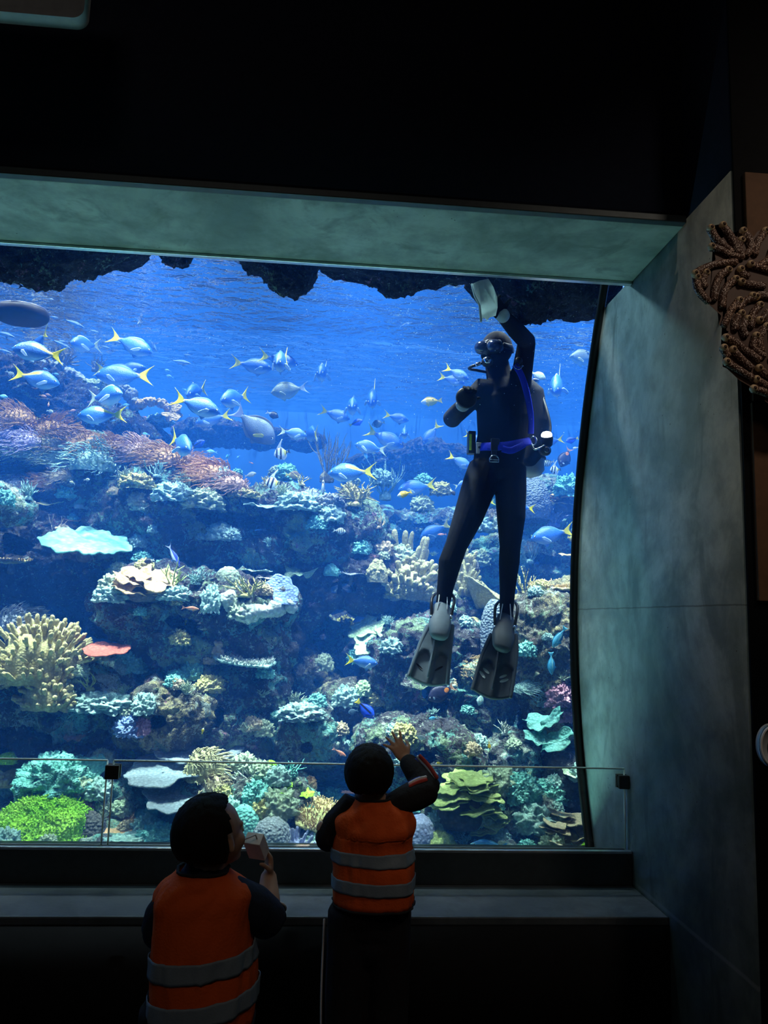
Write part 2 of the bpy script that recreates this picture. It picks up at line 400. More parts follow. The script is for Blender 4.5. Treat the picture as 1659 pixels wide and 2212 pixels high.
def rock(label, poly, Y, thick, mi=0, amp=.07, seed=0, nth=170, nt=110, back=None, sq=.62, name='reef_rock', fr=2.4):
    """a boulder whose outline follows poly (photo pixels at distance Y), rounded towards and away from the viewer"""
    W = np.array([P(x, y, Y) for x, y in poly]); Q = W[:, [0, 2]]
    c = np.array([(Q[:, 0].min() + Q[:, 0].max()) / 2, (Q[:, 1].min() + Q[:, 1].max()) / 2])
    A = Q - c; B = np.roll(A, -1, axis=0)
    th = np.arange(nth) * 2 * PI / nth; R = np.zeros(nth)
    for i, t in enumerate(th):
        d = np.array([math.cos(t), math.sin(t)]); best = 0
        for p, q in zip(A, B):
            e = q - p; den = d[0] * e[1] - d[1] * e[0]
            if abs(den) < 1e-9: continue
            s = (p[0] * e[1] - p[1] * e[0]) / den; u = (p[0] * d[1] - p[1] * d[0]) / den
            if s > 0 and -1e-6 <= u <= 1 + 1e-6: best = max(best, s)
        R[i] = best
    R = np.where(R == 0, np.median(R), R)
    for _ in range(1): R = (np.roll(R, 1) + R * 2 + np.roll(R, -1)) / 4
    t = np.linspace(.06, PI - .06, nt)
    rho = np.sin(t) ** sq; dep = np.sign(-np.cos(t)) * np.abs(np.cos(t)) ** .75
    bk = thick if back is None else back
    V = np.zeros((nt, nth, 3))
    V[:, :, 0] = c[0] + rho[:, None] * R * np.cos(th); V[:, :, 2] = c[1] + rho[:, None] * R * np.sin(th)
    V[:, :, 1] = Y + np.where(dep < 0, dep * thick, dep * bk)[:, None]
    V = V.reshape(-1, 3); F = np.array(grid_faces(nth, nt, True))[:, ::-1]
    ctr = V.mean(0); N = vnormals(V, F)
    if np.mean(np.sum(N * (V - ctr), axis=1)) < 0: F = F[:, ::-1]; N = -N
    o3 = np.array([seed * 3.7, seed * 1.9, seed * 5.1])
    V = V + N * (amp * fbm(V * fr + o3, 3))[:, None]
    N = vnormals(V, F)
    V = V + N * (amp * .55 * ridged(V * fr * 2.8 + o3, 3))[:, None] + (amp * .34 * perlin(V * fr * 9 + o3) + amp * .2 * perlin(V * fr * 21 + o3))[:, None] * N
    o = mesh_obj(name, V, F, M_rock[mi]); tag(o, label, 'rock', 'boulders of the reef')
    ROCKS.append((o, V, vnormals(V, F))); return o
# floor of the tank
nx, ny = 200, 120
gx, gy = np.meshgrid(np.linspace(TX0, TX1, nx), np.linspace(3.86, TY1, ny))
gp = np.stack([gx.ravel(), gy.ravel(), np.zeros(nx * ny)], 1)
gz = .22 + .12 * (gp[:, 1] - 4) * .5 + .11 * fbm(gp * 1.6, 4) + .05 * ridged(gp * 5, 3)
gz = np.where(gp[:, 1] < 4.2, np.minimum(gz, .30 + (gp[:, 1] - 3.86) * .5), gz)
gp[:, 2] = gz
struct(mesh_obj('floor_tank', gp, np.array(grid_faces(nx, ny)), M_rock[1]), 'rubble covered bottom of the reef tank')
# rock rim hanging at the top of the window
rim = [('dark ragged rock hanging under the beam in the upper left corner of the window', [(-120, 470), (330, 500), (318, 546), (262, 553), (225, 572), (190, 580), (135, 586), (110, 606), (78, 612), (40, 600), (-10, 596), (-120, 590)], 4.12, .16),
       ('small dark knob of rock hanging alone under the beam', [(345, 520), (410, 524), (411, 552), (395, 566), (368, 567), (346, 556)], 4.10, .07),
       ('dark rounded rock hanging under the middle of the beam, with a drooping tip', [(508, 530), (690, 545), (678, 578), (655, 605), (640, 627), (606, 629), (585, 615), (578, 600), (545, 585), (520, 568)], 4.10, .12),
       ('flat dark rock strip under the beam between the drooping rock and the diver', [(690, 545), (1010, 570), (1012, 612), (960, 616), (920, 612), (900, 610), (862, 629), (835, 618), (818, 600), (760, 590), (690, 582)], 4.10, .10),
       ('large dark rock under the beam behind the raised arm of the diver', [(1030, 560), (1330, 585), (1330, 630), (1306, 672), (1262, 682), (1238, 668), (1230, 658), (1190, 668), (1170, 684), (1120, 682), (1085, 660), (1050, 640), (1020, 612)], 4.16, .18)]
for i, (l, pg, Y, t) in enumerate(rim): rock(l, pg, Y, t, 2, .035, 40 + i, 150, 80, fr=5, name='hanging_rock')
# far reef
rock('dim blue rock shelf far behind the large grey fish', [(385, 912), (470, 908), (600, 930), (690, 945), (690, 968), (560, 965), (400, 952), (370, 935)], 7.6, .15, 2, .05, 1)
rock('dim rocks far behind the tall sea whip bush', [(740, 1000), (790, 990), (850, 972), (940, 962), (1000, 972), (1060, 1000), (1060, 1030), (940, 1030), (830, 1020), (760, 1015)], 7.8, .15, 2, .07, 2)
rock('dim ledge far behind the legs of the diver', [(820, 1110), (900, 1120), (1010, 1115), (1010, 1180), (900, 1175), (790, 1160)], 7.6, .3, 1, .06, 3)
rock('broad dim rock wall far back at the foot of the tank', [(560, 1240), (1000, 1230), (1260, 1290), (1260, 1700), (900, 1720), (560, 1690)], 7.5, .3, 2, .1, 4)
rock('hazy far rock wall beyond the cave on the left side', [(-250, 1130), (300, 1150), (640, 1180), (660, 1430), (620, 1690), (-250, 1700)], 7.2, .4, 2, .12, 5)
rock('sloping dark rock behind the school in the upper left', [(-250, 770), (40, 775), (140, 830), (230, 870), (330, 930), (380, 985), (250, 1010), (-50, 990), (-250, 960)], 6.6, .35, 2, .07, 6)
# left ridge
rock('long rock ridge carrying the brown anemone bank', [(-300, 925), (60, 915), (200, 945), (330, 975), (430, 1010), (520, 1060), (540, 1120), (400, 1150), (200, 1150), (0, 1130), (-300, 1110)], 6.15, .45, 0, .07, 7)
rock('broad overhanging rock with a dark face below the anemone bank', [(215, 1085), (260, 1040), (330, 1022), (420, 1040), (520, 1075), (620, 1085), (700, 1090), (780, 1100), (808, 1135), (826, 1178), (800, 1225), (690, 1235), (560, 1228), (430, 1232), (300, 1240), (230, 1190), (205, 1130)], 5.85, .46, 0, .085, 8, 220, 140, sq=.5)
rock('rough rock below the bright plate coral on the left', [(-100, 1060), (60, 1080), (160, 1130), (270, 1195), (250, 1260), (120, 1300), (-100, 1300)], 5.9, .32, 2, .06, 9)
rock('pale crusted boulder at the left edge, under the brown anemones', [(-90, 1050), (0, 1042), (40, 1060), (62, 1100), (45, 1125), (0, 1128), (-90, 1120)], 5.2, .2, 1, .035, 10, 120, 80)
rock('middle reef terrace with the orange ruffled coral on top', [(200, 1300), (235, 1262), (300, 1240), (400, 1235), (480, 1245), (560, 1262), (632, 1288), (628, 1318), (600, 1345), (640, 1400), (600, 1470), (450, 1450), (330, 1420), (260, 1370)], 5.35, .42, 0, .075, 11, 220, 140)
rock('dark rock arch over the blue hollow in the middle of the reef', [(600, 1230), (700, 1205), (800, 1185), (850, 1210), (880, 1260), (870, 1320), (820, 1330), (780, 1330), (750, 1310), (715, 1288), (680, 1310), (660, 1360), (600, 1350)], 5.75, .32, 2, .05, 12)
rock('dark buttress left of the blue hollow', [(560, 1290), (660, 1310), (668, 1350), (640, 1400), (625, 1440), (620, 1560), (560, 1560), (530, 1400)], 5.7, .3, 2, .05, 13)
rock('rock base under the yellow finger coral', [(-120, 1440), (60, 1450), (200, 1415), (270, 1420), (310, 1455), (325, 1505), (280, 1560), (180, 1590), (40, 1560), (-120, 1540)], 5.15, .30, 1, .06, 14)
rock('dark rock bank below the finger coral rock', [(-160, 1545), (100, 1550), (200, 1590), (260, 1620), (240, 1660), (100, 1670), (-160, 1660)], 5.2, .28, 2, .06, 15)
rock('large dark boulder in the lower middle with a flat pale coral on top', [(425, 1470), (470, 1425), (545, 1422), (600, 1440), (618, 1480), (610, 1520), (590, 1580), (560, 1630), (450, 1640), (340, 1640), (330, 1560), (350, 1500)], 5.3, .4, 0, .07, 16, 200, 130)
rock('mossy rock lobes left of the large dark boulder', [(330, 1470), (420, 1475), (470, 1510), (460, 1560), (400, 1600), (330, 1620), (270, 1600), (260, 1540)], 5.0, .28, 3, .055, 17)
rock('square rock with a pale crusted top in the lower middle', [(598, 1540), (640, 1525), (700, 1532), (722, 1560), (735, 1600), (720, 1645), (640, 1660), (595, 1650)], 5.2, .3, 1, .05, 18, 150, 100)
rock('steep pointed rock right of the dark boulder', [(622, 1440), (650, 1400), (680, 1415), (705, 1450), (740, 1470), (755, 1510), (740, 1540), (690, 1530), (640, 1500)], 5.65, .25, 3, .05, 19, 150, 100)
rock('sloping rock between the pointed rock and the left fin', [(690, 1490), (760, 1470), (800, 1500), (850, 1525), (835, 1560), (770, 1570), (730, 1555)], 5.4, .22, 3, .045, 20, 130, 90)
rock('rock with a sage crest under the pale leafy corals', [(655, 1340), (700, 1330), (745, 1360), (735, 1400), (690, 1420), (650, 1400)], 6.5, .2, 1, .05, 21, 120, 80)
rock('tall dark rock behind the left fin of the diver', [(800, 1400), (860, 1350), (960, 1330), (1010, 1350), (1040, 1420), (1030, 1500), (1060, 1560), (1050, 1640), (960, 1670), (820, 1660), (760, 1650), (775, 1580), (850, 1540), (800, 1470)], 5.45, .42, 0, .075, 22, 220, 140)
rock('lumpy rock crest above the waving child', [(770, 1575), (840, 1545), (930, 1560), (1010, 1590), (1050, 1640), (1000, 1680), (850, 1680), (755, 1665)], 5.0, .3, 0, .055, 23)
rock('rock shelf carrying the pale finger coral behind the diver', [(780, 1260), (860, 1275), (960, 1280), (1060, 1310), (1090, 1350), (1000, 1385), (880, 1370), (800, 1340)], 5.9, .28, 0, .05, 24)
rock('tall rock tower with a flat coral top at the right edge of the window', [(1105, 1310), (1150, 1275), (1240, 1262), (1330, 1260), (1340, 1500), (1330, 1640), (1220, 1640), (1165, 1610), (1140, 1560), (1125, 1500), (1100, 1440), (1085, 1370)], 5.2, .36, 3, .06, 25, 220, 140)
rock('pale knobbly rock column between the two fins', [(985, 1420), (1040, 1390), (1100, 1420), (1120, 1500), (1090, 1560), (1040, 1560), (1000, 1500)], 5.35, .22, 3, .05, 26, 140, 100)
rock('dark shaded rock low at the right edge of the window', [(1185, 1640), (1250, 1620), (1330, 1640), (1340, 1780), (1260, 1775), (1190, 1740), (1160, 1690)], 4.98, .26, 2, .05, 27, 150, 100)
rock('crusted rock slope below the right fin', [(1040, 1600), (1090, 1570), (1140, 1590), (1160, 1650), (1200, 1720), (1160, 1760), (1060, 1740), (1010, 1690)], 5.15, .26, 1, .055, 28, 150, 100)
rock('dim blue rocks in the gap below the right fin', [(1040, 1560), (1100, 1540), (1130, 1580), (1110, 1640), (1050, 1650), (1020, 1610)], 6.2, .2, 1, .05, 29, 110, 80)
rock('distant rock shoulder right of the diver, below the torch', [(1110, 1060), (1180, 1035), (1230, 1050), (1330, 1080), (1340, 1150), (1240, 1180), (1140, 1170), (1090, 1120)], 6.9, .3, 1, .06, 30)
rock('dim rock bank behind the right knee of the diver', [(1010, 1170), (1120, 1150), (1260, 1190), (1320, 1200), (1320, 1290), (1200, 1270), (1060, 1260), (990, 1230)], 6.6, .3, 1, .07, 31)
rock('low crusted rubble bank at the lower left front', [(60, 1660), (200, 1640), (330, 1680), (380, 1750), (330, 1800), (220, 1790), (110, 1760), (50, 1710)], 4.9, .2, 1, .05, 32)
rock('crusted rubble bank behind the left child', [(400, 1690), (520, 1660), (640, 1680), (700, 1730), (690, 1800), (560, 1830), (420, 1800)], 4.75, .25, 1, .055, 33)
rock('crusted rubble slope to the right of the waving child', [(960, 1690), (1080, 1680), (1180, 1740), (1190, 1830), (1060, 1850), (940, 1840), (900, 1760)], 4.75, .25, 1, .055, 34)
# ------------------------------------------------------------------ corals
from mathutils.bvhtree import BVHTree
def _bvh():
    Vs, Fs, n = [], [], 0
    for o in [r[0] for r in ROCKS] + [bpy.data.objects['floor_tank']]:
        me = o.data; a = np.empty(len(me.vertices) * 3, np.float32); me.vertices.foreach_get('co', a); a = a.reshape(-1, 3)
        f = np.empty(len(me.loops), np.int32); me.loops.foreach_get('vertex_index', f); f = f.reshape(-1, 4)
        Vs.append(a); Fs.append(f + n); n += len(a)
    return BVHTree.FromPolygons(np.concatenate(Vs).tolist(), np.concatenate(Fs).tolist())
BVH = _bvh()
def hit(px, py, Yd=None):
    d = P(px, py, 4.0) - CAMP; d /= np.linalg.norm(d)
    h = BVH.ray_cast(Vector(CAMP + d * 3.0), Vector(d), 12)
    if h[0] is None or (Yd and h[0].y > Yd + 1.2): return P(px, py, Yd or 6.0), np.array([0, 0, 1.0])
    n = np.array(h[1]); n = n if np.dot(n, d) < 0 else -n
    return np.array(h[0]), n
class AB:
    """quads only, kept as arrays"""
    def __init__(s): s.V = []; s.F = []; s.n = 0
    def add(s, V, F): s.V.append(V); s.F.append(np.asarray(F) + s.n); s.n += len(V); return s
    def build(s, name, mat, parent=None): return mesh_obj(name, np.concatenate(s.V), np.concatenate(s.F), mat, parent)
def tubes(paths, rad, sides=5):
    """many open tapered tubes at once: paths (m,n,3), rad (m,n) or (n,)"""
    p = np.asarray(paths, float); m, n, _ = p.shape
    r = np.broadcast_to(np.asarray(rad, float), (m, n))
    t = np.gradient(p, axis=1); t /= np.maximum(np.linalg.norm(t, axis=2, keepdims=True), 1e-9)
    tm = t.mean(1, keepdims=True); ref = np.where(np.abs(tm[..., 2:3]) > .8, np.array([1.0, 0, 0]), np.array([0, 0, 1.0]))
    u = np.cross(t, np.broadcast_to(ref, t.shape)); u /= np.maximum(np.linalg.norm(u, axis=2, keepdims=True), 1e-9); w = np.cross(t, u)
    a = np.arange(sides) * 2 * PI / sides
    V = p[:, :, None, :] + r[:, :, None, None] * (np.cos(a)[None, None, :, None] * u[:, :, None, :] + np.sin(a)[None, None, :, None] * w[:, :, None, :])
    g = np.array(grid_faces(sides, n, True))
    F = (np.arange(m) * n * sides)[:, None, None] + g[None]
    return V.reshape(-1, 3), F.reshape(-1, 4)
def dome(rx, ry, h, nu=48, nv=18, lump=.12, fr=3, seed=0, under=.25):
    t = np.linspace(0, 1, nv); a = np.arange(nu) * 2 * PI / nu
    ph = -under * PI / 2 + t * (1 + under) * PI / 2 * .985
    c = np.cos(ph)[:, None]; s = np.sin(ph)[:, None] * np.ones(nu)
    V = np.stack([c * np.cos(a), c * np.sin(a), s], 2).reshape(-1, 3)
    k = 1 + lump * fbm(V * fr + seed * 3.3, 3) + lump * .5 * perlin(V * fr * 3.1 + seed)
    V = V * k[:, None] * np.array([rx, ry, h]); return V, np.array(grid_faces(nu, nv, True))
def sheet(r, ruffle=.12, waves=5, cone=.1, th=.012, seed=0, irr=.18, nu=96, nv=14, arc=(0, 2 * PI), el=1.0, scal=0, bumps=.0):
    """ruffled plate of coral with real thickness"""
    rs = np.random.RandomState(seed + 100); full = arc[1] - arc[0] > 6.2
    a = np.linspace(arc[0], arc[1], nu, endpoint=not full); q = np.linspace(.03, 1, nv)
    c4 = rs.uniform(0, 6.28, 6)
    R = r * (1 + irr * np.sin(2 * a + c4[0]) * .6 + irr * np.sin(3 * a + c4[1]) * .6 + irr * .5 * np.sin(7 * a + c4[2]) + scal * np.abs(np.sin(a * 9 + c4[5])))
    A, Q = np.meshgrid(a, q)
    X = Q * R * np.cos(A); Y = Q * R * np.sin(A) * el
    Z = cone * r * Q + ruffle * r * Q ** 2.2 * (np.sin(waves * A + c4[3]) + .45 * np.sin((2 * waves + 1) * A + c4[4]))
    if bumps: Z = Z + bumps * r * perlin(np.stack([X.ravel() * 14 / r * .5, Y.ravel() * 14 / r * .5, 0 * X.ravel() + seed], 1)).reshape(X.shape)
    t = th * (1 - .45 * Q)
    top = np.stack([X, Y, Z + t], 2).reshape(-1, 3); bot = np.stack([X, Y, Z - t], 2).reshape(-1, 3)
    g = np.array(grid_faces(nu, nv, full)); n = nu * nv
    F = [g, g[:, ::-1] + n]
    o = (nv - 1) * nu
    rim = np.array([(o + i, o + n + i, o + n + (i + 1) % nu, o + (i + 1) % nu) for i in range(nu if full else nu - 1)])
    F.append(rim[:, ::-1])
    return np.vstack([top, bot]), np.concatenate(F)
def branch_paths(rs, nb, L, gens, spread, up, curl, droop=0.0, n=5):
    """branching skeleton: returns list of (n,3) polylines + generation"""
    out = []
    def go(p, d, l, g):
        pts = [p]; dd = d.copy()
        for k in range(n - 1):
            dd = dd + rs.normal(0, curl, 3) + np.array([0, 0, up * .25 - droop * k * .1]); dd /= np.linalg.norm(dd)
            p = p + dd * l / (n - 1); pts.append(p)
        out.append((np.array(pts), g))
        if g < gens:
            for q in range(rs.randint(2, 4)):
                e = dd + rs.normal(0, spread, 3); e /= np.linalg.norm(e)
                s = pts[rs.randint(n // 2, n)]; go(s, e, l * rs.uniform(.55, .85), g + 1)
    for b in range(nb):
        a = 2 * PI * b / nb + rs.uniform(-.4, .4); t = rs.uniform(.2, 1.05)
        d = np.array([math.sin(t) * math.cos(a), math.sin(t) * math.sin(a), math.cos(t)]); go(d * L * .05, d, L * rs.uniform(.8, 1.15), 1)
    return out
def cmat(name, c1, c2, rough=.8, bsc=40, bst=.6, tip=None, tipz=None, poly=False):
    """coral skin: two tones, polyp bumps, optional pale growing tips (by height)"""
    if name in _mc: return _mc[name]
    n = NT(name); v = n.co()
    c = n.mix(n.mr(n.noise(v, 6, 4), .3, .7), c1, c2)
    vo = n.voro(v, bsc)
    c = n.mix(n.mr(vo, .15, .6, .0, .5), c, tuple(x * .5 for x in c1))
    if tip is not None:
        z = n.xyz(v)[2]; c = n.mix(n.mr(z, tipz[0], tipz[1]), c, tip)
    h = n.math('ADD', n.math('MULTIPLY', n.math('SUBTRACT', 1.0, vo), .7), n.math('MULTIPLY', n.noise(v, bsc * .6, 3), .5))
    _mc[name] = n.pbr(c, rough, nrm=n.bump(h, bst, .02), spec=.15); return _mc[name]
PAL = {  # coral skins
 'brown': ((.36, .19, .08), (.54, .32, .16)), 'rust': ((.46, .21, .09), (.62, .36, .19)), 'lav': ((.40, .32, .50), (.58, .50, .66)), 'olive': ((.26, .23, .12), (.40, .36, .20)),
 'pteal': ((.26, .46, .42), (.48, .66, .60)), 'sage': ((.34, .44, .30), (.52, .60, .42)), 'tan': ((.46, .36, .22), (.66, .55, .36)), 'yellow': ((.50, .46, .17), (.70, .64, .30)),
 'ygreen': ((.42, .52, .16), (.60, .68, .28)), 'lime': ((.30, .68, .03), (.52, .86, .10)), 'teal': ((.16, .52, .46), (.34, .74, .64)), 'white': ((.46, .52, .46), (.70, .74, .66)), 'cream': ((.60, .40, .19), (.76, .56, .32)),
 'orange': ((.66, .36, .16), (.82, .52, .28)), 'red': ((.40, .09, .07), (.52, .17, .12)), 'pink': ((.48, .22, .32), (.66, .38, .46)), 'grey': ((.30, .33, .35), (.46, .50, .52)), 'slate': ((.22, .27, .32), (.34, .40, .45)),
 'blue': ((.22, .34, .62), (.36, .48, .78)), 'bluep': ((.40, .44, .72), (.62, .66, .86)), 'finger': ((.42, .36, .16), (.60, .52, .27)), 'pfinger': ((.42, .39, .20), (.58, .54, .32)), 'leaf': ((.42, .62, .34), (.58, .78, .48)), 'dark': ((.10, .10, .10), (.18, .17, .16)), 'rosy': ((.44, .26, .20), (.60, .40, .31))}
def skin(k, bsc=40, bst=.6): return cmat('coral_%s_%d' % (k, bsc), PAL[k][0], PAL[k][1], bsc=bsc, bst=bst)
_cs = [0]
CORALS = []
def C(kind, px, py, w, col, label, h=None, Y=None, tilt=None, grp=None, off=0.0, **k):
    """one coral colony standing where pixel (px,py) meets the reef; w,h = its size in photo pixels"""
    _cs[0] += 1; seed = k.pop('seed', _cs[0]); rs = np.random.RandomState(seed)
    p, nrm = hit(px, py, Y)
    if Y is not None: p = P(px, py, Y)
    m = p[1] / FPX; W = w * m; H = (h or w * .6) * m
    root = None
    if kind == 'anemone':        # mound with a pelt of long tentacles combed by the current
        r = W / 2; V, F = dome(r, r * .8, H * .55, 28, 10, .1, 2, seed); root = mesh_obj('anemone', V, F, skin(col, 40))
        nt = k.get('n', 300); i = rs.randint(10 * 2, len(V) - 28, nt); b = V[i] * (.97 + rs.uniform(-.02, .02, (nt, 1)))
        d = V[i] / np.array([r * r, r * r * .64, H * H * .3]); d /= np.linalg.norm(d, axis=1)[:, None]
        sway = np.array([k.get('sway', .9), -.25, -.25]); L = W * k.get('len', .30) * rs.uniform(.7, 1.3, (nt, 1))
        s = np.linspace(0, 1, 6); pt = b[:, None, :] + L[:, None, :] * (d[:, None, :] * (s - .35 * s ** 2)[None, :, None] + (sway + .45 * fbm_dir(b, r, seed))[:, None, :] * (.75 * s ** 1.6)[None, :, None])
        pt += rs.normal(0, .02 * W, (nt, 6, 3)) * s[None, :, None]
        V, F = tubes(pt, W * k.get('thick', .0095) * np.array([1, 1, .95, .85, .75, .35]), 4)
        mesh_obj('tentacles', V, F, skin(k.get('col2', col), 25, .2), root); cat, nm = 'anemone', 'anemone'
    elif kind == 'finger':       # lobed finger coral: packed blunt stubs
        nf = k.get('n', 60); ab = AB(); dh = k.get('dh', .72); V, F = dome(W * .44, W * .28, H * dh, 36, 12, .22, 2.6, seed); ab.add(V, F)
        ph = -.25 * PI / 2 + np.linspace(0, 1, 12) * 1.25 * PI / 2 * .985; wt = np.cos(ph) * (ph > -.32); i = rs.choice(12, nf, p=wt / wt.sum()) * 36 + rs.randint(0, 36, nf); b = V[i] * .97; d = V[i] / np.array([W * .44, W * .28, H * dh]); d[:, 2] = np.abs(d[:, 2]) + k.get('lift', .32); d /= np.linalg.norm(d, axis=1)[:, None]
        L = H * k.get('fl', .24) * rs.uniform(.65, 1.25, (nf, 1)); s = np.array([0, .35, .7, .9, .98, 1.02])
        pt = b[:, None] + L[:, None] * d[:, None] * s[None, :, None] + rs.normal(0, .015 * W, (nf, 1, 3)) * (s ** 2)[None, :, None]
        V, F = tubes(pt, W * k.get('thick', .023) * np.array([.9, 1, 1.08, .95, .6, .08])[None] * rs.uniform(.8, 1.25, (nf, 1)), 9); ab.add(V, F)
        root = ab.build('finger_coral', skin(col, 70, .3))
        cat, nm = 'coral', 'finger_coral'
    elif kind in ('staghorn', 'whip', 'bush'):
        g = {'staghorn': (k.get('n', 7), .62, 2, .45, .5, .10), 'whip': (k.get('n', 16), .62, 2, .22, .9, .13), 'bush': (k.get('n', 20), .55, 2, .55, .35, .12)}[kind]
        bp = branch_paths(rs, g[0], g[1] * max(W * .7, H), g[2], g[3], g[4], g[5]); A = np.stack([x for x, _ in bp]); gen = np.array([q for _, q in bp])
        A -= np.array([(A[..., 0].min() + A[..., 0].max()) / 2, 0, A[..., 2].min() + .02 * H])
        A[..., 0] *= W / max(np.ptp(A[..., 0]), 1e-6); A[..., 1] *= .8 * W / max(np.ptp(A[..., 1]), 1e-6); A[..., 2] *= H / max(np.ptp(A[..., 2]), 1e-6)
        th = k.get('thick', {'staghorn': .030, 'whip': .010, 'bush': .026}[kind]) * W
        R = th * np.where(gen == 1, 1, .75)[:, None] * np.array([1, .95, .88, .78, .4])[None]
        V, F = tubes(A, R, 6); root = mesh_obj({'staghorn': 'staghorn_coral', 'whip': 'sea_whip', 'bush': 'bush_coral'}[kind], V, F, skin(col, 60, .4)); cat = 'coral'
        V, F = dome(W * .16, W * .13, H * .16, 20, 7, .15, 3, seed); mesh_obj('holdfast', V, F, skin(k.get('col2', col), 40), root)
    elif kind in ('plate', 'table', 'leaf', 'cup'):
        q = {'plate': dict(ruffle=.05, waves=4, cone=.12, th=W * .018, irr=.14, bumps=.03), 'table': dict(ruffle=.02, waves=3, cone=.10, th=W * .03, irr=.12, bumps=.06), 'leaf': dict(ruffle=.13, waves=4, cone=.14, th=W * .014, irr=.22), 'cup': dict(ruffle=.06, waves=3, cone=.8, th=W * .016, irr=.12)}[kind]
        q.update({a: b for a, b in k.items() if a in ('ruffle', 'waves', 'cone', 'arc', 'el', 'irr', 'scal', 'bumps')})
        V, F = sheet(W / 2, seed=seed, **q)
        nm = {'plate': 'plate_coral', 'table': 'table_coral', 'leaf': 'leaf_coral', 'cup': 'cup_coral'}[kind]
        root = mesh_obj(nm, V, F, skin(col, k.get('bsc', 55), k.get('bst', .6))); cat = 'coral'
        st = tube([(0, 0, -H * .7 if kind != 'leaf' else -W * .2), (0, 0, -W * .10), (0, 0, -W * .05)], [W * .10, W * .08, W * .06], 10); MB().add(*st).build('stalk', skin(k.get('col2', 'dark'), 40), root)
        if kind == 'table':      # upright nubs over the whole top
            nn = k.get('n', 260); a = rs.uniform(0, 6.28, nn); qq = np.sqrt(rs.uniform(.01, .92, nn)) * W / 2
            b = np.stack([qq * np.cos(a), qq * np.sin(a), .10 * qq + W * .02], 1); d = np.stack([np.cos(a) * .4 * qq / W * 2, np.sin(a) * .4 * qq / W * 2, np.ones(nn)], 1)
            L = W * .055 * rs.uniform(.6, 1.3, (nn, 1)); s = np.array([0, .6, .95, 1.02])
            V, F = tubes(b[:, None] + L[:, None] * d[:, None] * s[None, :, None], W * .011 * np.array([1.1, 1, .8, .1]), 5); mesh_obj('branchlets', V, F, skin(k.get('col3', col), 60, .3), root)
    elif kind == 'stack':        # whorl of overlapping plates
        root = mesh_obj('whorl_coral', *dome(W * .3, W * .24, H * .6, 32, 10, .12, 2, seed), skin(k.get('col2', 'dark'), 40)); cat = 'coral'
        npl = k.get('n', 10)
        for j in range(npl):
            f = (j + .5) / npl; a = rs.uniform(0, 6.28) if npl > 3 else j * 2.1; rr = W * .30 * math.sqrt(1 - .75 * f * f)
            V, F = sheet(W * k.get('pr', .24) * rs.uniform(.75, 1.2), k.get('ruffle', .09), 4, .12, W * .008, seed * 31 + j, .22, 60, 10, bumps=.02)
            a2 = rs.uniform(-.25, .25); V = V @ np.array(Matrix.Rotation(a2, 3, 'Y')).T @ np.array(Matrix.Rotation(rs.uniform(-.05, .35), 3, 'X')).T
            V += np.array([rr * math.cos(a) * 1.0, rr * math.sin(a) * .8, H * (.12 + .75 * f)]); mesh_obj('plate', V, F, skin(col, 60, .5), root)
    elif kind in ('mound', 'lump', 'carpet', 'brain'):
        q = {'mound': (.10, 2.2), 'lump': (.30, 3.4), 'carpet': (.12, 2.5), 'brain': (.05, 2)}[kind]
        V, F = dome(W / 2, W * k.get('dep', .42), H, 80, 34, k.get('lump', q[0]), q[1], seed)
        nm = {'mound': 'mound_coral', 'lump': 'lobed_coral', 'carpet': 'carpet_coral', 'brain': 'brain_coral'}[kind]
        root = mesh_obj(nm, V, F, skin(col, k.get('bsc', 60), .9)); cat = 'coral'
        if kind == 'carpet':     # short stubby polyps all over
            nt = k.get('n', 1500); i = rs.randint(80 * 6, len(V), nt); b = V[i] * .99 + rs.normal(0, W * .004, (nt, 3)); N = vnormals(V, F); d = N[i] * np.sign(np.sum(N[i] * V[i], 1))[:, None]; d = d + rs.normal(0, .3, (nt, 3))
            s = np.array([0, .5, .9, 1.0]); V, F = tubes(b[:, None] + (W * .013 * rs.uniform(.6, 1.3, (nt, 1)))[:, None] * d[:, None] * s[None, :, None], W * .0066 * np.array([.9, 1, 1.15, .35]), 5)
            mesh_obj('polyps', V, F, skin(k.get('col2', col), 30, .2), root)
    elif kind == 'knobs':        # cluster of round knobs
        nf = k.get('n', 40); ab = AB(); a = rs.uniform(0, 6.28, nf); qq = np.sqrt(rs.uniform(0, 1, nf))
        for j in range(nf):
            r = W * k.get('thick', .085) * rs.uniform(.7, 1.2); V, F = dome(r, r, r, 14, 8, .06, 3, j, .8)
            ab.add(V + np.array([qq[j] * W * .44 * math.cos(a[j]), qq[j] * W * .36 * math.sin(a[j]), H * .7 * (1 - qq[j] ** 2)]), F)
        ab.add(*dome(W * .42, W * .34, H * .7, 24, 8, .05, 2, seed)); root = ab.build('knob_coral', skin(col, 60, .4)); cat = 'coral'
    elif kind == 'rope':         # lumpy crust grown along a curve given in pixels
        pts = np.array([hit(*q, Y)[0] if Y is None else P(*q, Y) for q in k['path']]) ; p = pts.mean(0)
        sp = smooth_path(pts - p, 60); V, F = tube(sp, H / 2 * (1 + .25 * np.sin(np.linspace(0, 19, 60))), 20, flat=(k.get('fx', 1), 1)); V = V + vnorm_any(V, F) * (H * .25 * ridged(V * 9 / max(H * 6, .1) + seed, 3))[:, None]
        root = mesh_obj('crust_coral', V, F, skin(col, 40, .9)); cat = 'coral'
    root.location = Vector(p + nrm * off * W)
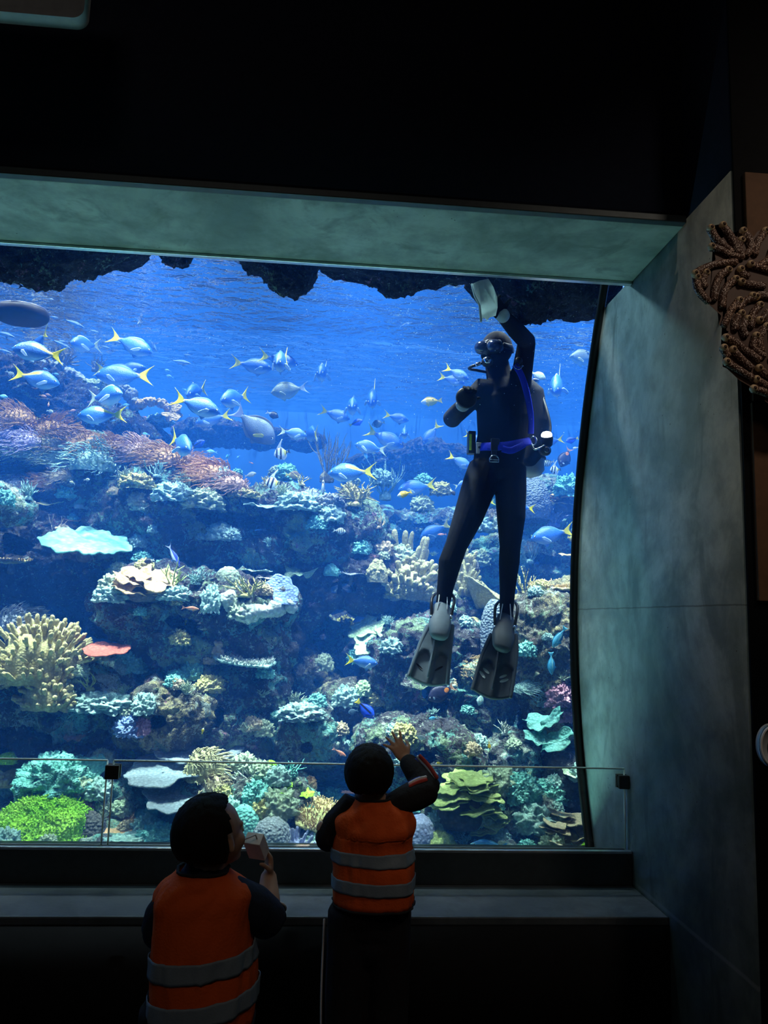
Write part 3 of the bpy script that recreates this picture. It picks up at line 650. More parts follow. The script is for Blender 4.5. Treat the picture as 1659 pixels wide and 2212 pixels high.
    if kind not in ('rope',):
        rz = k.get('rz', rs.uniform(-.5, .5) if kind in ('anemone', 'finger', 'stack', 'carpet', 'mound', 'lump') else rs.uniform(-PI, PI))
        Rm = Matrix.Rotation(rz, 4, 'Z')
        if tilt: Rm = Matrix.Rotation(math.radians(tilt[1]), 4, 'Y') @ Matrix.Rotation(math.radians(tilt[0]), 4, 'X') @ Rm
        root.rotation_euler = Rm.to_euler()
    tag(root, label, cat, grp); CORALS.append(root); return root
def fbm_dir(b, r, seed):
    q = b / r * 1.6 + seed * 2.1; return np.stack([perlin(q), perlin(q + 31), perlin(q + 77)], 1) * 1.6
def vnorm_any(V, F):
    n = np.zeros_like(V)
    for f in F:
        a = np.cross(V[f[1]] - V[f[0]], V[f[2]] - V[f[0]])
        for i in f: n[i] += a
    l = np.linalg.norm(n, axis=1); l[l == 0] = 1; return n / l[:, None]
# brown anemone bank on the left ridge
AN = 'anemones on the left ridge'
for a in [(35, 915, 90, 'brown', 'brown long haired anemone high at the left edge of the window'), (115, 938, 85, 'brown', 'brown anemone with a rounded right end, beside the lavender ones', .9),
          (22, 945, 70, 'lav', 'lavender anemone at the left edge under the top brown one'), (62, 962, 80, 'lav', 'lavender anemone right of the other lavender one'), (110, 968, 80, 'olive', 'olive brown anemone under the rounded brown one'),
          (178, 972, 105, 'brown', 'wide brown swept anemone in the middle of the bank'), (250, 978, 80, 'brown', 'brown anemone above the pale bluish anemone'), (206, 1008, 110, 'pteal', 'pale bluish white anemone in the middle of the bank'),
          (302, 988, 95, 'rosy', 'rosy brown anemone right of the pale bluish one'), (352, 998, 90, 'brown', 'brown anemone just below the tiny chromis by the bank'), (396, 1008, 80, 'rosy', 'rosy anemone under the fish with an upright yellow tail'),
          (422, 1030, 80, 'brown', 'brown anemone on the rounded knob right of the bank'), (458, 1036, 95, 'rust', 'rusty brown anemone near the right end of the bank'), (497, 1052, 75, 'rosy', 'rosy anemone at the very right tip of the bank'),
          (46, 1020, 62, 'rust', 'small rusty orange anemone low on the left of the bank'), (85, 1015, 66, 'brown', 'small brown anemone right of the low rusty one'), (130, 1033, 58, 'tan', 'tan drooping anemone tuft below the bank'),
          (95, 1050, 55, 'rust', 'rust red anemone tuft above the yellow plate coral'), (36, 1052, 44, 'grey', 'grey brown anemone beside the pale crusted boulder'), (65, 985, 70, 'sage', 'sage green anemone below the lavender ones'),
          (118, 996, 75, 'sage', 'sage anemone left of the pale bluish white one'), (150, 955, 55, 'olive', 'olive anemone tucked behind the wide brown one')]:
    C('anemone', a[0], a[1], a[2], a[3], a[4], h=a[2] * .62, grp=AN, sway=a[5] if len(a) > 5 else (-.8 if a[0] % 3 else .8), col2=a[3])
C('bush', 12, 990, 60, 'sage', 'sage green branchy coral at the left edge below the anemones', h=34)
# corals of the upper left reef
C('bush', 60, 1078, 62, 'pteal', 'thin pale branching coral left of the yellow plate coral', h=44)
C('staghorn', 172, 1096, 70, 'white', 'white antler coral standing left of the dark overhang', h=56)
C('bush', 270, 1040, 62, 'sage', 'sage bushy coral on the crest of the dark overhang', h=34)
C('staghorn', 340, 1030, 62, 'pteal', 'small pale antler coral on the overhang crest, by the anemones', h=36)
C('bush', 398, 1050, 58, 'sage', 'pale green spiky coral below the right end of the anemone bank', h=34)
C('plate', 108, 1090, 50, 'yellow', 'small mustard yellow plate coral on the left', cone=.3, tilt=(24, 0))
C('plate', 163, 1124, 56, 'rosy', 'rosy scaly plate coral above the bright pale plate', tilt=(14, 0))
C('knobs', 133, 1148, 46, 'tan', 'tan knobbly coral on the left end of the bright pale plate', h=18)
C('leaf', 186, 1172, 172, 'teal', 'broad bright mint plate coral jutting out on the left', h=50, tilt=(22, 9), cone=.04, ruffle=.035, waves=11, irr=.10, bumps=.05, Y=5.2, bsc=26)
C('staghorn', 122, 1165, 40, 'tan', 'single thin forked coral twig beside the bright mint plate', h=55, n=3, thick=.03)
C('knobs', 246, 1066, 34, 'tan', 'small tan coral knob on the upper left of the dark overhang', h=18)
C('table', 25, 1215, 85, 'yellow', 'yellowish spiky dome coral at the left edge', h=30, tilt=(8, 0), col3='cream')
C('lump', 150, 1070, 50, 'teal', 'teal crust lump between the anemone tufts and the antler coral', h=22)
C('lump', 300, 1050, 80, 'yellow', 'olive yellow crust on the lip of the dark overhang', h=24)
C('lump', 375, 1075, 85, 'pteal', 'pale mint crust at the right of the olive crust', h=30)
C('lump', 440, 1090, 90, 'sage', 'sage crust hanging over the dark face', h=34)
C('lump', 505, 1110, 60, 'pteal', 'pale mint crust drooping on the dark overhang', h=30)
C('leaf', 558, 1092, 75, 'pteal', 'pale ruffled plate coral on the overhang crest', ruffle=.09, tilt=(18, 6))
C('lump', 522, 1072, 70, 'yellow', 'mustard encrusting coral beside the pale ruffled plate', h=16)
C('bush', 612, 1075, 60, 'sage', 'sage spiky coral under the striped bannerfish', h=34)
C('bush', 574, 1050, 34, 'yellow', 'small yellowish twig coral left of the striped bannerfish', h=26)
C('staghorn', 652, 1048, 44, 'yellow', 'small ochre branching coral behind the brown fish', h=28)
C('finger', 672, 1078, 46, 'slate', 'slate purple finger coral on the reef crest', h=30, n=24)
C('lump', 640, 1095, 90, 'pteal', 'pale crusted coral lump right of the ruffled plate', h=30)
C('lump', 710, 1095, 70, 'grey', 'grey crusted lump under the sea whips', h=26)
C('bush', 765, 1092, 105, 'yellow', 'round yellow bush coral at the right end of the overhang', h=58, n=34, thick=.02)
C('whip', 706, 1035, 100, 'olive', 'tall bush of thin olive sea whips in the middle of the tank', h=112, n=22, Y=5.9)
C('whip', 832, 1075, 85, 'pteal', 'pale wispy sea whips right of the yellow bush coral', h=95, n=14, Y=6.0, thick=.014)
C('staghorn', 818, 1140, 36, 'tan', 'small tan branching coral at the right end of the dark overhang', h=32)
C('table', 530, 1140, 58, 'tan', 'tan bristly cushion coral on the dark overhang face', h=24, tilt=(30, 0), n=160)
C('lump', 500, 1160, 40, 'pteal', 'pale crust patch left of the bristly cushion coral', h=18)
# middle terrace
C('stack', 312, 1280, 120, 'cream', 'ruffled pale orange leafy coral on the middle terrace', h=40, n=9, ruffle=.12, pr=.30, tilt=(26, 8))
C('staghorn', 372, 1268, 72, 'ygreen', 'yellow green antler coral behind the ruffled pale orange coral', h=62, thick=.026)
C('bush', 426, 1262, 66, 'pteal', 'pale bushy coral on the middle terrace, right of the antler coral', h=34)
C('lump', 240, 1292, 70, 'pteal', 'mint crusted lump at the left end of the middle terrace', h=26)
C('lump', 380, 1290, 70, 'pteal', 'mint crust in front of the antler coral', h=22)
C('mound', 492, 1252, 52, 'sage', 'olive dome coral in the middle of the terrace', h=28)
C('plate', 552, 1236, 62, 'pteal', 'thin grey plate coral standing behind the terrace', tilt=(4, 0))
C('plate', 580, 1250, 50, 'grey', 'small grey plate coral under the thin plate', tilt=(10, 0))
C('staghorn', 525, 1288, 95, 'yellow', 'olive yellow antler coral spreading over the terrace', h=44, n=9, thick=.026)
C('staghorn', 572, 1285, 52, 'yellow', 'short olive antler coral in front of the blue fan coral', h=36, n=5, thick=.035)
C('leaf', 606, 1278, 74, 'blue', 'blue teal fan shaped coral at the right end of the terrace', ruffle=.05, tilt=(62, 12), irr=.12)
C('rope', 563, 1310, 150, 'white', 'pale knobbly crust rimming the front of the terrace', h=24, path=[(490, 1288), (502, 1308), (530, 1325), (570, 1318), (605, 1310), (630, 1306)])
C('lump', 455, 1308, 40, 'pteal', 'mint green crust lump hanging left of the pale rim', h=40)
C('leaf', 648, 1236, 66, 'leaf', 'green ruffled cabbage coral above the dark arch', ruffle=.2, tilt=(30, 0))
C('knobs', 716, 1238, 42, 'teal', 'teal knobbly coral on top of the dark arch', h=26)
C('plate', 758, 1240, 52, 'grey', 'grey layered plates on the right of the dark arch', tilt=(12, 0))
C('plate', 735, 1256, 60, 'rosy', 'thin pinkish plate under the teal knobbly coral', tilt=(10, 0))
C('knobs', 815, 1245, 56, 'pfinger', 'rounded tan knob coral left of the pale finger coral', h=50, n=34)
C('finger', 880, 1278, 170, 'pfinger', 'big pale finger coral left of the knee of the diver', h=74, n=170, thick=.030, fl=.3)
C('finger', 868, 1225, 120, 'pfinger', 'row of tall blunt fingers rising behind the big pale finger coral', h=78, n=22, Y=5.85, thick=.05, lift=2.5, fl=.62, dh=.4)
C('finger', 995, 1270, 75, 'pfinger', 'pale finger coral slab showing between the legs of the diver', h=95, n=80, Y=5.75, thick=.055, lift=1.2, fl=.22)
C('cup', 1030, 1315, 118, 'pfinger', 'pale yellow vase coral behind the shins of the diver', h=50, cone=.85, tilt=(10, 28), Y=5.6, irr=.06)
C('leaf', 792, 1358, 82, 'leaf', 'mint leaf coral with a curled rim, near the blue hollow', tilt=(26, -24), ruffle=.07, Y=5.45)
C('leaf', 797, 1336, 44, 'yellow', 'small olive leaf coral above the mint leaf coral', tilt=(16, -12), Y=5.6)
C('leaf', 792, 1392, 62, 'leaf', 'pale green leaf coral, lowest of the mint group', tilt=(36, -22), ruffle=.1, Y=5.3)
C('leaf', 850, 1384, 84, 'leaf', 'wide pale green leaf coral with a folded rim, left of the left fin', tilt=(30, 14), ruffle=.12, Y=5.3)
C('stack', 903, 1366, 82, 'yellow', 'olive yellow leaf corals stacked just left of the left fin', h=26, n=6, pr=.34, Y=5.4)
C('leaf', 1008, 1350, 70, 'yellow', 'olive yellow cup leaf coral between the fins', tilt=(22, 0), ruffle=.08, Y=5.4)
C('leaf', 982, 1360, 80, 'yellow', 'flat olive leaf coral under the cup leaf between the fins', tilt=(10, 6), Y=5.45)
C('mound', 1066, 1380, 62, 'slate', 'smooth grey blue dome sponge behind the ankle of the diver', h=86, lump=.02, Y=5.1)
C('anemone', 1022, 1450, 74, 'sage', 'pale spiky soft coral left of the right fin', h=50, len=.2, Y=5.1, col2='cream')
C('anemone', 1138, 1490, 52, 'pteal', 'feathery grey green soft coral right of the right fin', h=30, len=.3)
C('anemone', 1050, 1480, 50, 'leaf', 'mint green frilly coral peeping out left of the right fin', h=44, Y=5.2)
# right side
C('table', 1205, 1272, 130, 'yellow', 'pale yellow table coral on top of the tall rock tower', h=30, tilt=(8, -6), Y=5.15, col3='cream', n=420)
C('staghorn', 1132, 1300, 52, 'yellow', 'pale yellow branching coral left of the table coral', h=88, n=9, thick=.035, Y=5.2)
C('bush', 1128, 1318, 60, 'sage', 'sage bush coral at the left foot of the table coral', h=36, Y=5.15)
C('bush', 1196, 1135, 95, 'bluep', 'lavender staghorn thicket behind the right leg of the diver', h=55, n=26, Y=6.4)
C('stack', 1222, 1100, 90, 'cream', 'cream plate corals at the right edge above the lavender thicket', h=40, n=8, Y=6.3)
C('lump', 1230, 1062, 70, 'teal', 'mint crusted coral at the right edge below the striped fish', h=34, Y=6.2)
C('brain', 1150, 1098, 96, 'slate', 'large smooth purple blue dome behind the diver thigh', h=72, Y=6.3)
C('plate', 1236, 1202, 50, 'cream', 'cream plate corals at the right edge over the rock tower', Y=6.0, tilt=(12, 0))
C('lump', 1085, 1150, 60, 'pteal', 'small mint crust far behind the gap of the legs', h=20, Y=6.5)
C('whip', 1145, 1215, 70, 'pteal', 'pale wispy coral right of the right knee of the diver', h=50, Y=6.2)
C('lump', 1212, 1512, 62, 'pink', 'pink lumpy coral at the right edge of the window', h=36)
C('lump', 1236, 1545, 52, 'pink', 'smaller pink coral lump just under the other pink one', h=34)
C('leaf', 1163, 1562, 64, 'teal', 'teal shelf coral nearest the white twig coral', tilt=(20, -8), Y=4.62)
C('leaf', 1193, 1556, 62, 'teal', 'narrow teal shelf coral right under the pink coral', tilt=(30, -40), Y=4.55, el=.5, rz=0)
C('leaf', 1158, 1594, 52, 'teal', 'small pale teal shelf coral, left one of the lower pair', tilt=(28, 6), Y=4.55)
C('leaf', 1203, 1604, 92, 'teal', 'large curved teal shelf coral at the lower right', tilt=(30, -22), Y=4.5, el=.55, rz=0)
C('staghorn', 1102, 1560, 44, 'white', 'white twig coral in the gap below the right fin', h=40, n=8, thick=.03)
C('staghorn', 1090, 1586, 52, 'white', 'larger white twig coral hanging over the gap', h=34, n=9, thick=.026)
C('stack', 1000, 1762, 190, 'ygreen', 'large tiered yellow green plate coral right of the waving child', h=86, n=26, pr=.17, ruffle=.06)
C('stack', 1040, 1805, 130, 'ygreen', 'lower yellow green plate coral in front of the tiered one', h=50, n=12, pr=.2, ruffle=.07)
C('brain', 905, 1815, 85, 'bluep', 'pale lavender brain coral beside the vest of the waving child', h=52)
C('carpet', 943, 1830, 84, 'ygreen', 'bright moss green carpet coral right of the waving child', h=32, n=1100)
C('stack', 1222, 1834, 125, 'tan', 'large brown rosy folded leaf coral in the lower right corner', h=74, n=12, pr=.3, ruffle=.05, Y=4.42)
C('carpet', 1272, 1838, 36, 'lime', 'small lime green coral in the lower right corner of the window', h=20, n=300)
C('lump', 1120, 1715, 90, 'teal', 'mint rubble coral below the right fin', h=40)
C('lump', 1075, 1700, 80, 'sage', 'sage rubble coral above the tiered plate coral', h=40)
C('lump', 1190, 1720, 70, 'teal', 'teal coral lump left of the shaded rock at the right', h=36)
C('lump', 1150, 1780, 90, 'pteal', 'grey green coral lump left of the folded leaf coral', h=40)
C('plate', 1242, 1672, 50, 'sage', 'pale ledge coral high on the shaded rock at the right edge', tilt=(16, 0))
# lower left
C('anemone', 45, 1352, 92, 'grey', 'grey tentacled coral above the yellow finger coral', h=50, len=.28, thick=.016, n=260, Y=5.15)
C('finger', 92, 1440, 190, 'finger', 'large mustard finger coral on the left', h=100, n=340, thick=.021, off=-.02, dh=.85)
C('finger', 102, 1512, 130, 'finger', 'lower mustard finger coral drooping under the large one', h=70, n=120, thick=.03)
C('leaf', 8, 1462, 48, 'cream', 'cream leaf coral cut by the left edge of the picture', tilt=(24, 0), ruffle=.16)
C('plate', 228, 1405, 92, 'red', 'brick red plate coral right of the mustard finger coral', h=26, tilt=(16, 0), irr=.08, ruffle=.03, cone=.06, Y=4.8)
C('staghorn', 196, 1490, 60, 'ygreen', 'olive twig coral right of the lower finger coral', h=36)
C('leaf', 226, 1510, 34, 'orange', 'small peach flower shaped coral on the mint crust', ruffle=.3, tilt=(30, 0))
C('lump', 220, 1525, 120, 'pteal', 'mint crust around the peach flower coral', h=28)
C('bush', 264, 1500, 42, 'leaf', 'small leaf green bush coral beside the peach coral', h=24)
C('lump', 285, 1440, 70, 'teal', 'teal crust on the slope right of the red plate', h=30)
C('leaf', 164, 1590, 36, 'rosy', 'pale pinkish leaf coral in the dark lower left', tilt=(40, 0), ruffle=.14)
C('lump', 284, 1578, 62, 'blue', 'bright blue crusted coral on the lower left rock', h=30)
C('lump', 308, 1576, 30, 'pink', 'magenta coral knob beside the blue crusted coral', h=26)
C('mound', 249, 1616, 28, 'blue', 'small blue dome coral above the lime pair', h=20)
C('carpet', 264, 1626, 22, 'lime', 'tiny lime green coral button, upper of two', h=12, n=120)
C('carpet', 278, 1634, 24, 'lime', 'tiny lime green coral button, lower of two', h=12, n=120)
C('plate', 420, 1626, 165, 'slate', 'broad slate grey plate coral, uppermost of the grey plates', tilt=(12, 4), h=30, Y=4.85)
C('plate', 352, 1672, 150, 'slate', 'round slate grey plate coral in the middle of the grey plates', tilt=(16, -6), h=30, Y=4.62)
C('plate', 374, 1728, 125, 'slate', 'lowest slate grey plate coral, behind the head of the left child', tilt=(14, 0), h=30, Y=4.5)
C('anemone', 442, 1668, 80, 'pfinger', 'pale cream soft coral tuft in front of the slate plates', h=80, len=.22, thick=.018, n=240, Y=4.6)
C('anemone', 460, 1704, 62, 'tan', 'tan soft coral tuft right below the cream one', h=50, len=.22, thick=.02, n=160, Y=4.55)
C('knobs', 16, 1685, 74, 'tan', 'tan mushroomy soft coral at the left edge', h=44)
C('carpet', 22, 1642, 46, 'lime', 'lime green coral strip at the left edge above the tan one', h=16, n=300)
C('lump', 125, 1702, 150, 'teal', 'long mint knobbly coral slope at the lower left', h=60)
C('lump', 72, 1688, 64, 'teal', 'mint coral lump left of the long mint slope', h=34)
C('leaf', 190, 1672, 76, 'teal', 'upright mint lobe coral left of the clamp', tilt=(50, 0), ruffle=.14)
C('leaf', 160, 1668, 40, 'teal', 'small mint lobe coral left of the upright mint lobe', tilt=(50, -20), ruffle=.12)
C('carpet', 92, 1832, 225, 'lime', 'huge bright lime green carpet coral in the lower left corner', h=100, n=5000, dep=.40, Y=4.52, col2='lime')
C('mound', 188, 1802, 76, 'dark', 'dark round coral mound right of the lime carpet', h=44)
C('lump', 182, 1756, 62, 'pink', 'dusty pink lobed coral above the dark mound', h=28)
C('leaf', 258, 1790, 100, 'orange', 'peach encrusting plate coral behind the panel gap', ruffle=.08, tilt=(22, 4))
C('bush', 228, 1758, 52, 'sage', 'olive bushy coral at the panel gap', h=34)
C('leaf', 356, 1772, 80, 'teal', 'mint ruffled coral left of the head of the left child', ruffle=.2, tilt=(26, 0))
C('leaf', 300, 1752, 70, 'teal', 'pale mint ruffled coral right of the panel gap', ruffle=.18, tilt=(24, 0))
C('lump', 345, 1815, 90, 'teal', 'mint rubble coral in front of the ruffled one', h=30)
C('lump', 270, 1830, 120, 'pteal', 'pale bluish rubble coral at the bottom of the window', h=22)
C('leaf', 392, 1752, 56, 'teal', 'mint plate coral touching the head of the left child', tilt=(36, 0))
C('bush', 540, 1706, 110, 'white', 'whitish staghorn clump between the two children', h=66, n=34, thick=.026, Y=4.6)
C('carpet', 584, 1655, 26, 'lime', 'tiny lime coral behind the whitish staghorn clump', h=12, n=120)
C('staghorn', 628, 1672, 62, 'teal', 'small sage antler coral right of the whitish clump', h=30, n=9)
C('lump', 552, 1722, 52, 'teal', 'mint coral knob in front of the whitish staghorn clump', h=30)
C('leaf', 611, 1704, 42, 'lime', 'lime green plate coral between the children', tilt=(22, 0))
C('lump', 668, 1697, 30, 'orange', 'little orange coral left of the waving child', h=18)
C('leaf', 660, 1714, 32, 'lime', 'little lime leaf coral under the orange coral', tilt=(28, 0))
C('table', 694, 1768, 120, 'yellow', 'pale yellow table coral behind the arm of the waving child', h=40, tilt=(20, 6), col3='cream', n=420, Y=4.5)
C('mound', 525, 1800, 74, 'teal', 'turquoise disc coral beside the face of the left child', h=56, lump=.04)
C('brain', 586, 1815, 95, 'grey', 'grey mottled brain coral above the juice box', h=46)
C('knobs', 628, 1808, 50, 'tan', 'cluster of yellowish round coral knobs between the children', h=22, n=24)
C('finger', 628, 1840, 110, 'bluep', 'violet blue finger coral bed between the children', h=36, n=90, thick=.026, fl=.7)
C('knobs', 680, 1836, 74, 'white', 'white pebbly coral knobs beside the waving child', h=30, n=50, thick=.07)
C('lump', 490, 1765, 60, 'pteal', 'mint coral lump above the turquoise disc', h=40)
C('lump', 600, 1750, 80, 'sage', 'sage coral lump behind the juice box', h=40)
C('lump', 450, 1800, 60, 'teal', 'mint lump hidden partly by the head of the left child', h=30)
# centre
C('table', 530, 1430, 122, 'pteal', 'flat white lacy coral on top of the large dark boulder', h=20, tilt=(10, 6), col3='white', n=420)
C('knobs', 470, 1412, 26, 'tan', 'small upright tan knob coral left of the flat white coral', h=36, n=16, thick=.2)
C('lump', 452, 1428, 36, 'tan', 'tan lump under the small upright knob coral', h=18)
C('lump', 416, 1456, 50, 'teal', 'teal crust tuft left of the large dark boulder', h=30)
C('lump', 382, 1470, 46, 'teal', 'small teal crust on the mossy rock lobes', h=20)
C('lump', 456, 1486, 60, 'yellow', 'olive crust low on the large dark boulder', h=24)
C('lump', 650, 1545, 90, 'pteal', 'mint crust on the square rock', h=24)
C('lump', 785, 1495, 36, 'leaf', 'mint leafy crust left of the blue fish with yellow tail', h=22)
C('lump', 815, 1515, 48, 'yellow', 'mustard crusted lump right of the blue fish with yellow tail', h=24)
C('lump', 700, 1440, 40, 'sage', 'sage crust on the pointed rock', h=26)
# far upper left
C('bush', 122, 800, 100, 'olive', 'dim tan bush coral behind the yellow tailed fish in the upper left', h=62, n=26, Y=6.7)
C('rope', 165, 815, 100, 'grey', 'ribbed grey branch of dead coral sloping in the upper left', h=16, Y=6.6, path=[(118, 788), (150, 806), (190, 830), (215, 840)])
C('rope', 275, 855, 60, 'grey', 'ribbed grey coral limb curling beside the school', h=18, Y=6.5, path=[(258, 838), (278, 848), (288, 868), (292, 880)])
C('rope', 325, 870, 60, 'cream', 'cream ribbon shaped leather coral left of the fish school', h=13, Y=6.4, path=[(300, 876), (318, 868), (345, 870), (365, 884)], fx=1.0)
C('leaf', 374, 892, 44, 'cream', 'cream folded leather coral hanging left of the fish school', tilt=(70, 20), ruffle=.22, Y=6.35)
C('lump', 345, 912, 60, 'pteal', 'pale crust under the cream leather coral', h=16, Y=6.5)
C('lump', 70, 830, 110, 'grey', 'dim crusted mass behind the fish at the upper left', h=50, Y=6.9)
C('lump', 215, 852, 80, 'sage', 'dim sage crust along the sloping rock', h=30, Y=6.6)
C('bush', 205, 800, 50, 'olive', 'dim twig coral behind the blue fish pair', h=40, Y=6.7)
# small loose heads scattered over the ledges
rs_ = np.random.RandomState(21); small = []
for kind, col, n in (('lump', 'pteal', 48), ('lump', 'teal', 40), ('lump', 'sage', 38), ('bush', 'sage', 22), ('lump', 'tan', 20), ('bush', 'pteal', 22), ('lump', 'yellow', 14)):
    small += [(kind, col)] * n
rs_.shuffle(small)
i_ = 0; t_ = 0
while i_ < len(small) and t_ < 4000:
    t_ += 1; px, py = rs_.uniform(0, 1290), rs_.uniform(1020, 1836); p, nr = hit(px, py)
    if nr[2] < .35 or p[1] > 6.6: continue
    kind, col = small[i_]; i_ += 1; w_ = rs_.uniform(22, 58)
    C(kind, px, py, w_, col, {'lump': 'small encrusting coral head among many on the reef ledges', 'bush': 'small bushy coral sprig among many on the reef ledges'}[kind], h=w_ * .5, grp={'lump': 'small encrusting coral heads', 'bush': 'small bushy coral sprigs'}[kind])
# ------------------------------------------------------------------ fish
def interp(xs, ys, s):
    """smooth interpolation through control points"""
    xs = np.asarray(xs, float); ys = np.asarray(ys, float)
    m = np.gradient(ys, xs); i = np.clip(np.searchsorted(xs, s) - 1, 0, len(xs) - 2)
    h = xs[i + 1] - xs[i]; t = (s - xs[i]) / h
    return (2 * t**3 - 3 * t**2 + 1) * ys[i] + (t**3 - 2 * t**2 + t) * h * m[i] + (-2 * t**3 + 3 * t**2) * ys[i + 1] + (t**3 - t**2) * h * m[i + 1]
def fin_sheet(root, tip, th, nv=6, rip=0.0):
    """fin between two edges, thick at its root and thin at its rim"""
    root = np.asarray(root, float); tip = np.asarray(tip, float); n = len(root)
    q = np.linspace(0, 1, nv)[:, None, None]; S = root[None] * (1 - q) + tip[None] * q
    nrm = np.cross(tip.mean(0) - root.mean(0), root[-1] - root[0]); nrm /= max(np.linalg.norm(nrm), 1e-9)
    S = S + nrm * (rip * np.sin(np.arange(n) * 1.9)[None, :, None] * q)
    t = th * (1 - .85 * q); A = (S + nrm * t).reshape(-1, 3); B = (S - nrm * t).reshape(-1, 3)
    g = np.array(grid_faces(n, nv)); k = n * nv; F = [g, g[:, ::-1] + k]
    per = [i for i in range(n)] + [j * n + n - 1 for j in range(1, nv)] + [(nv - 1) * n + i for i in range(n - 2, -1, -1)] + [j * n for j in range(nv - 2, 0, -1)]
    F.append(np.array([(a, a + k, b + k, b) for a, b in zip(per, per[1:] + per[:1])]))
    return np.vstack([A, B]), np.concatenate(F)
M_eye = plain('fish_eye_ring', (.75, .78, .70), .2, spec=.6); M_pup = plain('fish_pupil', (.01, .01, .012), .12, spec=.8)
def fmat(name, build, rough=.42):
    n = NT(name); v = n.co(); x, y, z = n.xyz(v)
    c = build(n, v, x, z)
    sc = n.voro(v, 70); return n.pbr(c, rough, nrm=n.bump(sc, .25, .01), spec=.45)
def finmat(name, col, col2=None):
    n = NT(name); v = n.co(); c = n.mix(n.mr(n.wave(v, 26, 1.2, 1, 'Z'), .3, .8), tuple(x * .78 for x in col), col2 or col); return n.pbr(c, .5, spec=.3)
def countershade(n, z, top, mid, belly, a=-.06, b=.07):
    return n.ramp(n.mr(z, a, b), [(0, belly), (.45, mid), (1, top)])
def b_fus(n, v, x, z):
    c = countershade(n, z, (.02, .12, .52), (.05, .20, .62), (.30, .46, .72), -.13, .06)
    c = n.mix(n.mr(n.noise(v, 9, 3), .4, .7, 0, .3), c, (.10, .28, .70))
    k = n.math('ADD', n.mr(x, .02, -.26), n.mr(z, .02, .09, 0, .35)); return n.mix(n.mr(k, .80, 1.05), c, (.78, .66, .01))
def b_yel(n, v, x, z):      # yellow spreading along the back
    c = countershade(n, z, (.02, .13, .52), (.05, .22, .62), (.30, .46, .72), -.13, .06)
    k = n.math('ADD', n.mr(x, .16, -.22), n.mr(z, .0, .09, -.1, .75)); return n.mix(n.mr(k, .78, 1.0), c, (.78, .68, .01))
def b_blue(n, v, x, z):
    return countershade(n, z, (.03, .14, .52), (.08, .25, .64), (.36, .52, .74), -.13, .06)
def b_slim(n, v, x, z):
    c = countershade(n, z, (.03, .16, .48), (.08, .28, .62), (.60, .74, .85), -.07, .05); k = n.mr(n.math('ABSOLUTE', n.math('SUBTRACT', z, .018)), .004, .012, 1, 0); return n.mix(n.math('MULTIPLY', k, .5), c, (.7, .85, .95))
def b_vivid(n, v, x, z):    # deep blue back, silver belly
    return n.ramp(n.mr(z, -.05, .05), [(0, (.75, .85, .92)), (.48, (.6, .75, .9)), (.56, (.02, .05, .75)), (1, (.02, .04, .55))])
def b_surg(n, v, x, z):
    c = countershade(n, z, (.20, .26, .20), (.32, .40, .34), (.46, .54, .52), -.2, .15); return n.mix(n.mr(n.noise(v, 5, 3), .4, .7, 0, .4), c, (.22, .30, .34))
def b_big(n, v, x, z):
    c = n.ramp(n.mr(z, -.20, .17), [(0, (.05, .06, .08)), (.3, (.10, .12, .14)), (.55, (.20, .26, .30)), (1, (.26, .33, .38))]); return n.mix(n.mr(x, .30, .46), c, (.16, .19, .26))
def b_tang(n, v, x, z):
    c = n.mix(n.mr(n.noise(v, 4, 2), .3, .7), (.01, .06, .72), (.03, .12, .88)); d = n.math('ABSOLUTE', n.math('SUBTRACT', z, n.mr(x, .3, -.3, .05, .02))); k = n.mr(d, .03, .045, 1, 0)
    k = n.math('MULTIPLY', k, n.mr(x, .33, .25)); return n.mix(k, c, (.004, .005, .03))
def b_ach(n, v, x, z):
    c = n.mix(n.mr(n.noise(v, 5, 2), .3, .7), (.012, .012, .035), (.03, .03, .08)); e = n.math('ADD', n.math('POWER', n.math('DIVIDE', n.math('ADD', x, .17), .085), 2.0), n.math('POWER', n.math('DIVIDE', n.math('SUBTRACT', z, .0), .075), 2.0))
    c = n.mix(n.mr(e, .8, 1.1, 1, 0), c, (.95, .28, .04)); e2 = n.math('ADD', n.math('POWER', n.math('DIVIDE', n.math('SUBTRACT', x, .31), .03), 2.0), n.math('POWER', n.math('DIVIDE', n.math('ADD', z, .03), .05), 2.0)); return n.mix(n.mr(e2, .8, 1.1, 1, 0), c, (.85, .9, .95))
def bands(n, x, spec, base):
    c = base
    for x0, w, col in spec:
        k = n.mr(n.math('ABSOLUTE', n.math('SUBTRACT', x, x0)), w, w + .012, 1, 0); c = n.mix(k, c, col)
    return c
def b_idol(n, v, x, z):
    xs = n.math('ADD', x, n.math('MULTIPLY', z, .30)); c = n.mix(n.mr(x, -.06, -.14), (.82, .90, .90), (.80, .78, .10)); return bands(n, xs, ((.33, .05, (.01, .01, .02)), (.08, .055, (.01, .01, .02)), (-.27, .03, (.01, .01, .02))), c)
def b_serg(n, v, x, z):
    c = countershade(n, z, (.45, .55, .25), (.65, .78, .70), (.8, .9, .92), -.1, .15); return bands(n, x, ((.30, .028, (.01, .012, .03)), (.17, .028, (.01, .012, .03)), (.03, .028, (.01, .012, .03)), (-.10, .028, (.01, .012, .03)), (-.22, .02, (.01, .012, .03))), c)
def b_chrom(n, v, x, z): return countershade(n, z, (.05, .30, .58), (.12, .44, .70), (.42, .68, .78), -.12, .1)
def b_anth(n, v, x, z): return n.mix(n.mr(x, -.1, .3), (.80, .42, .22), (.66, .30, .26))
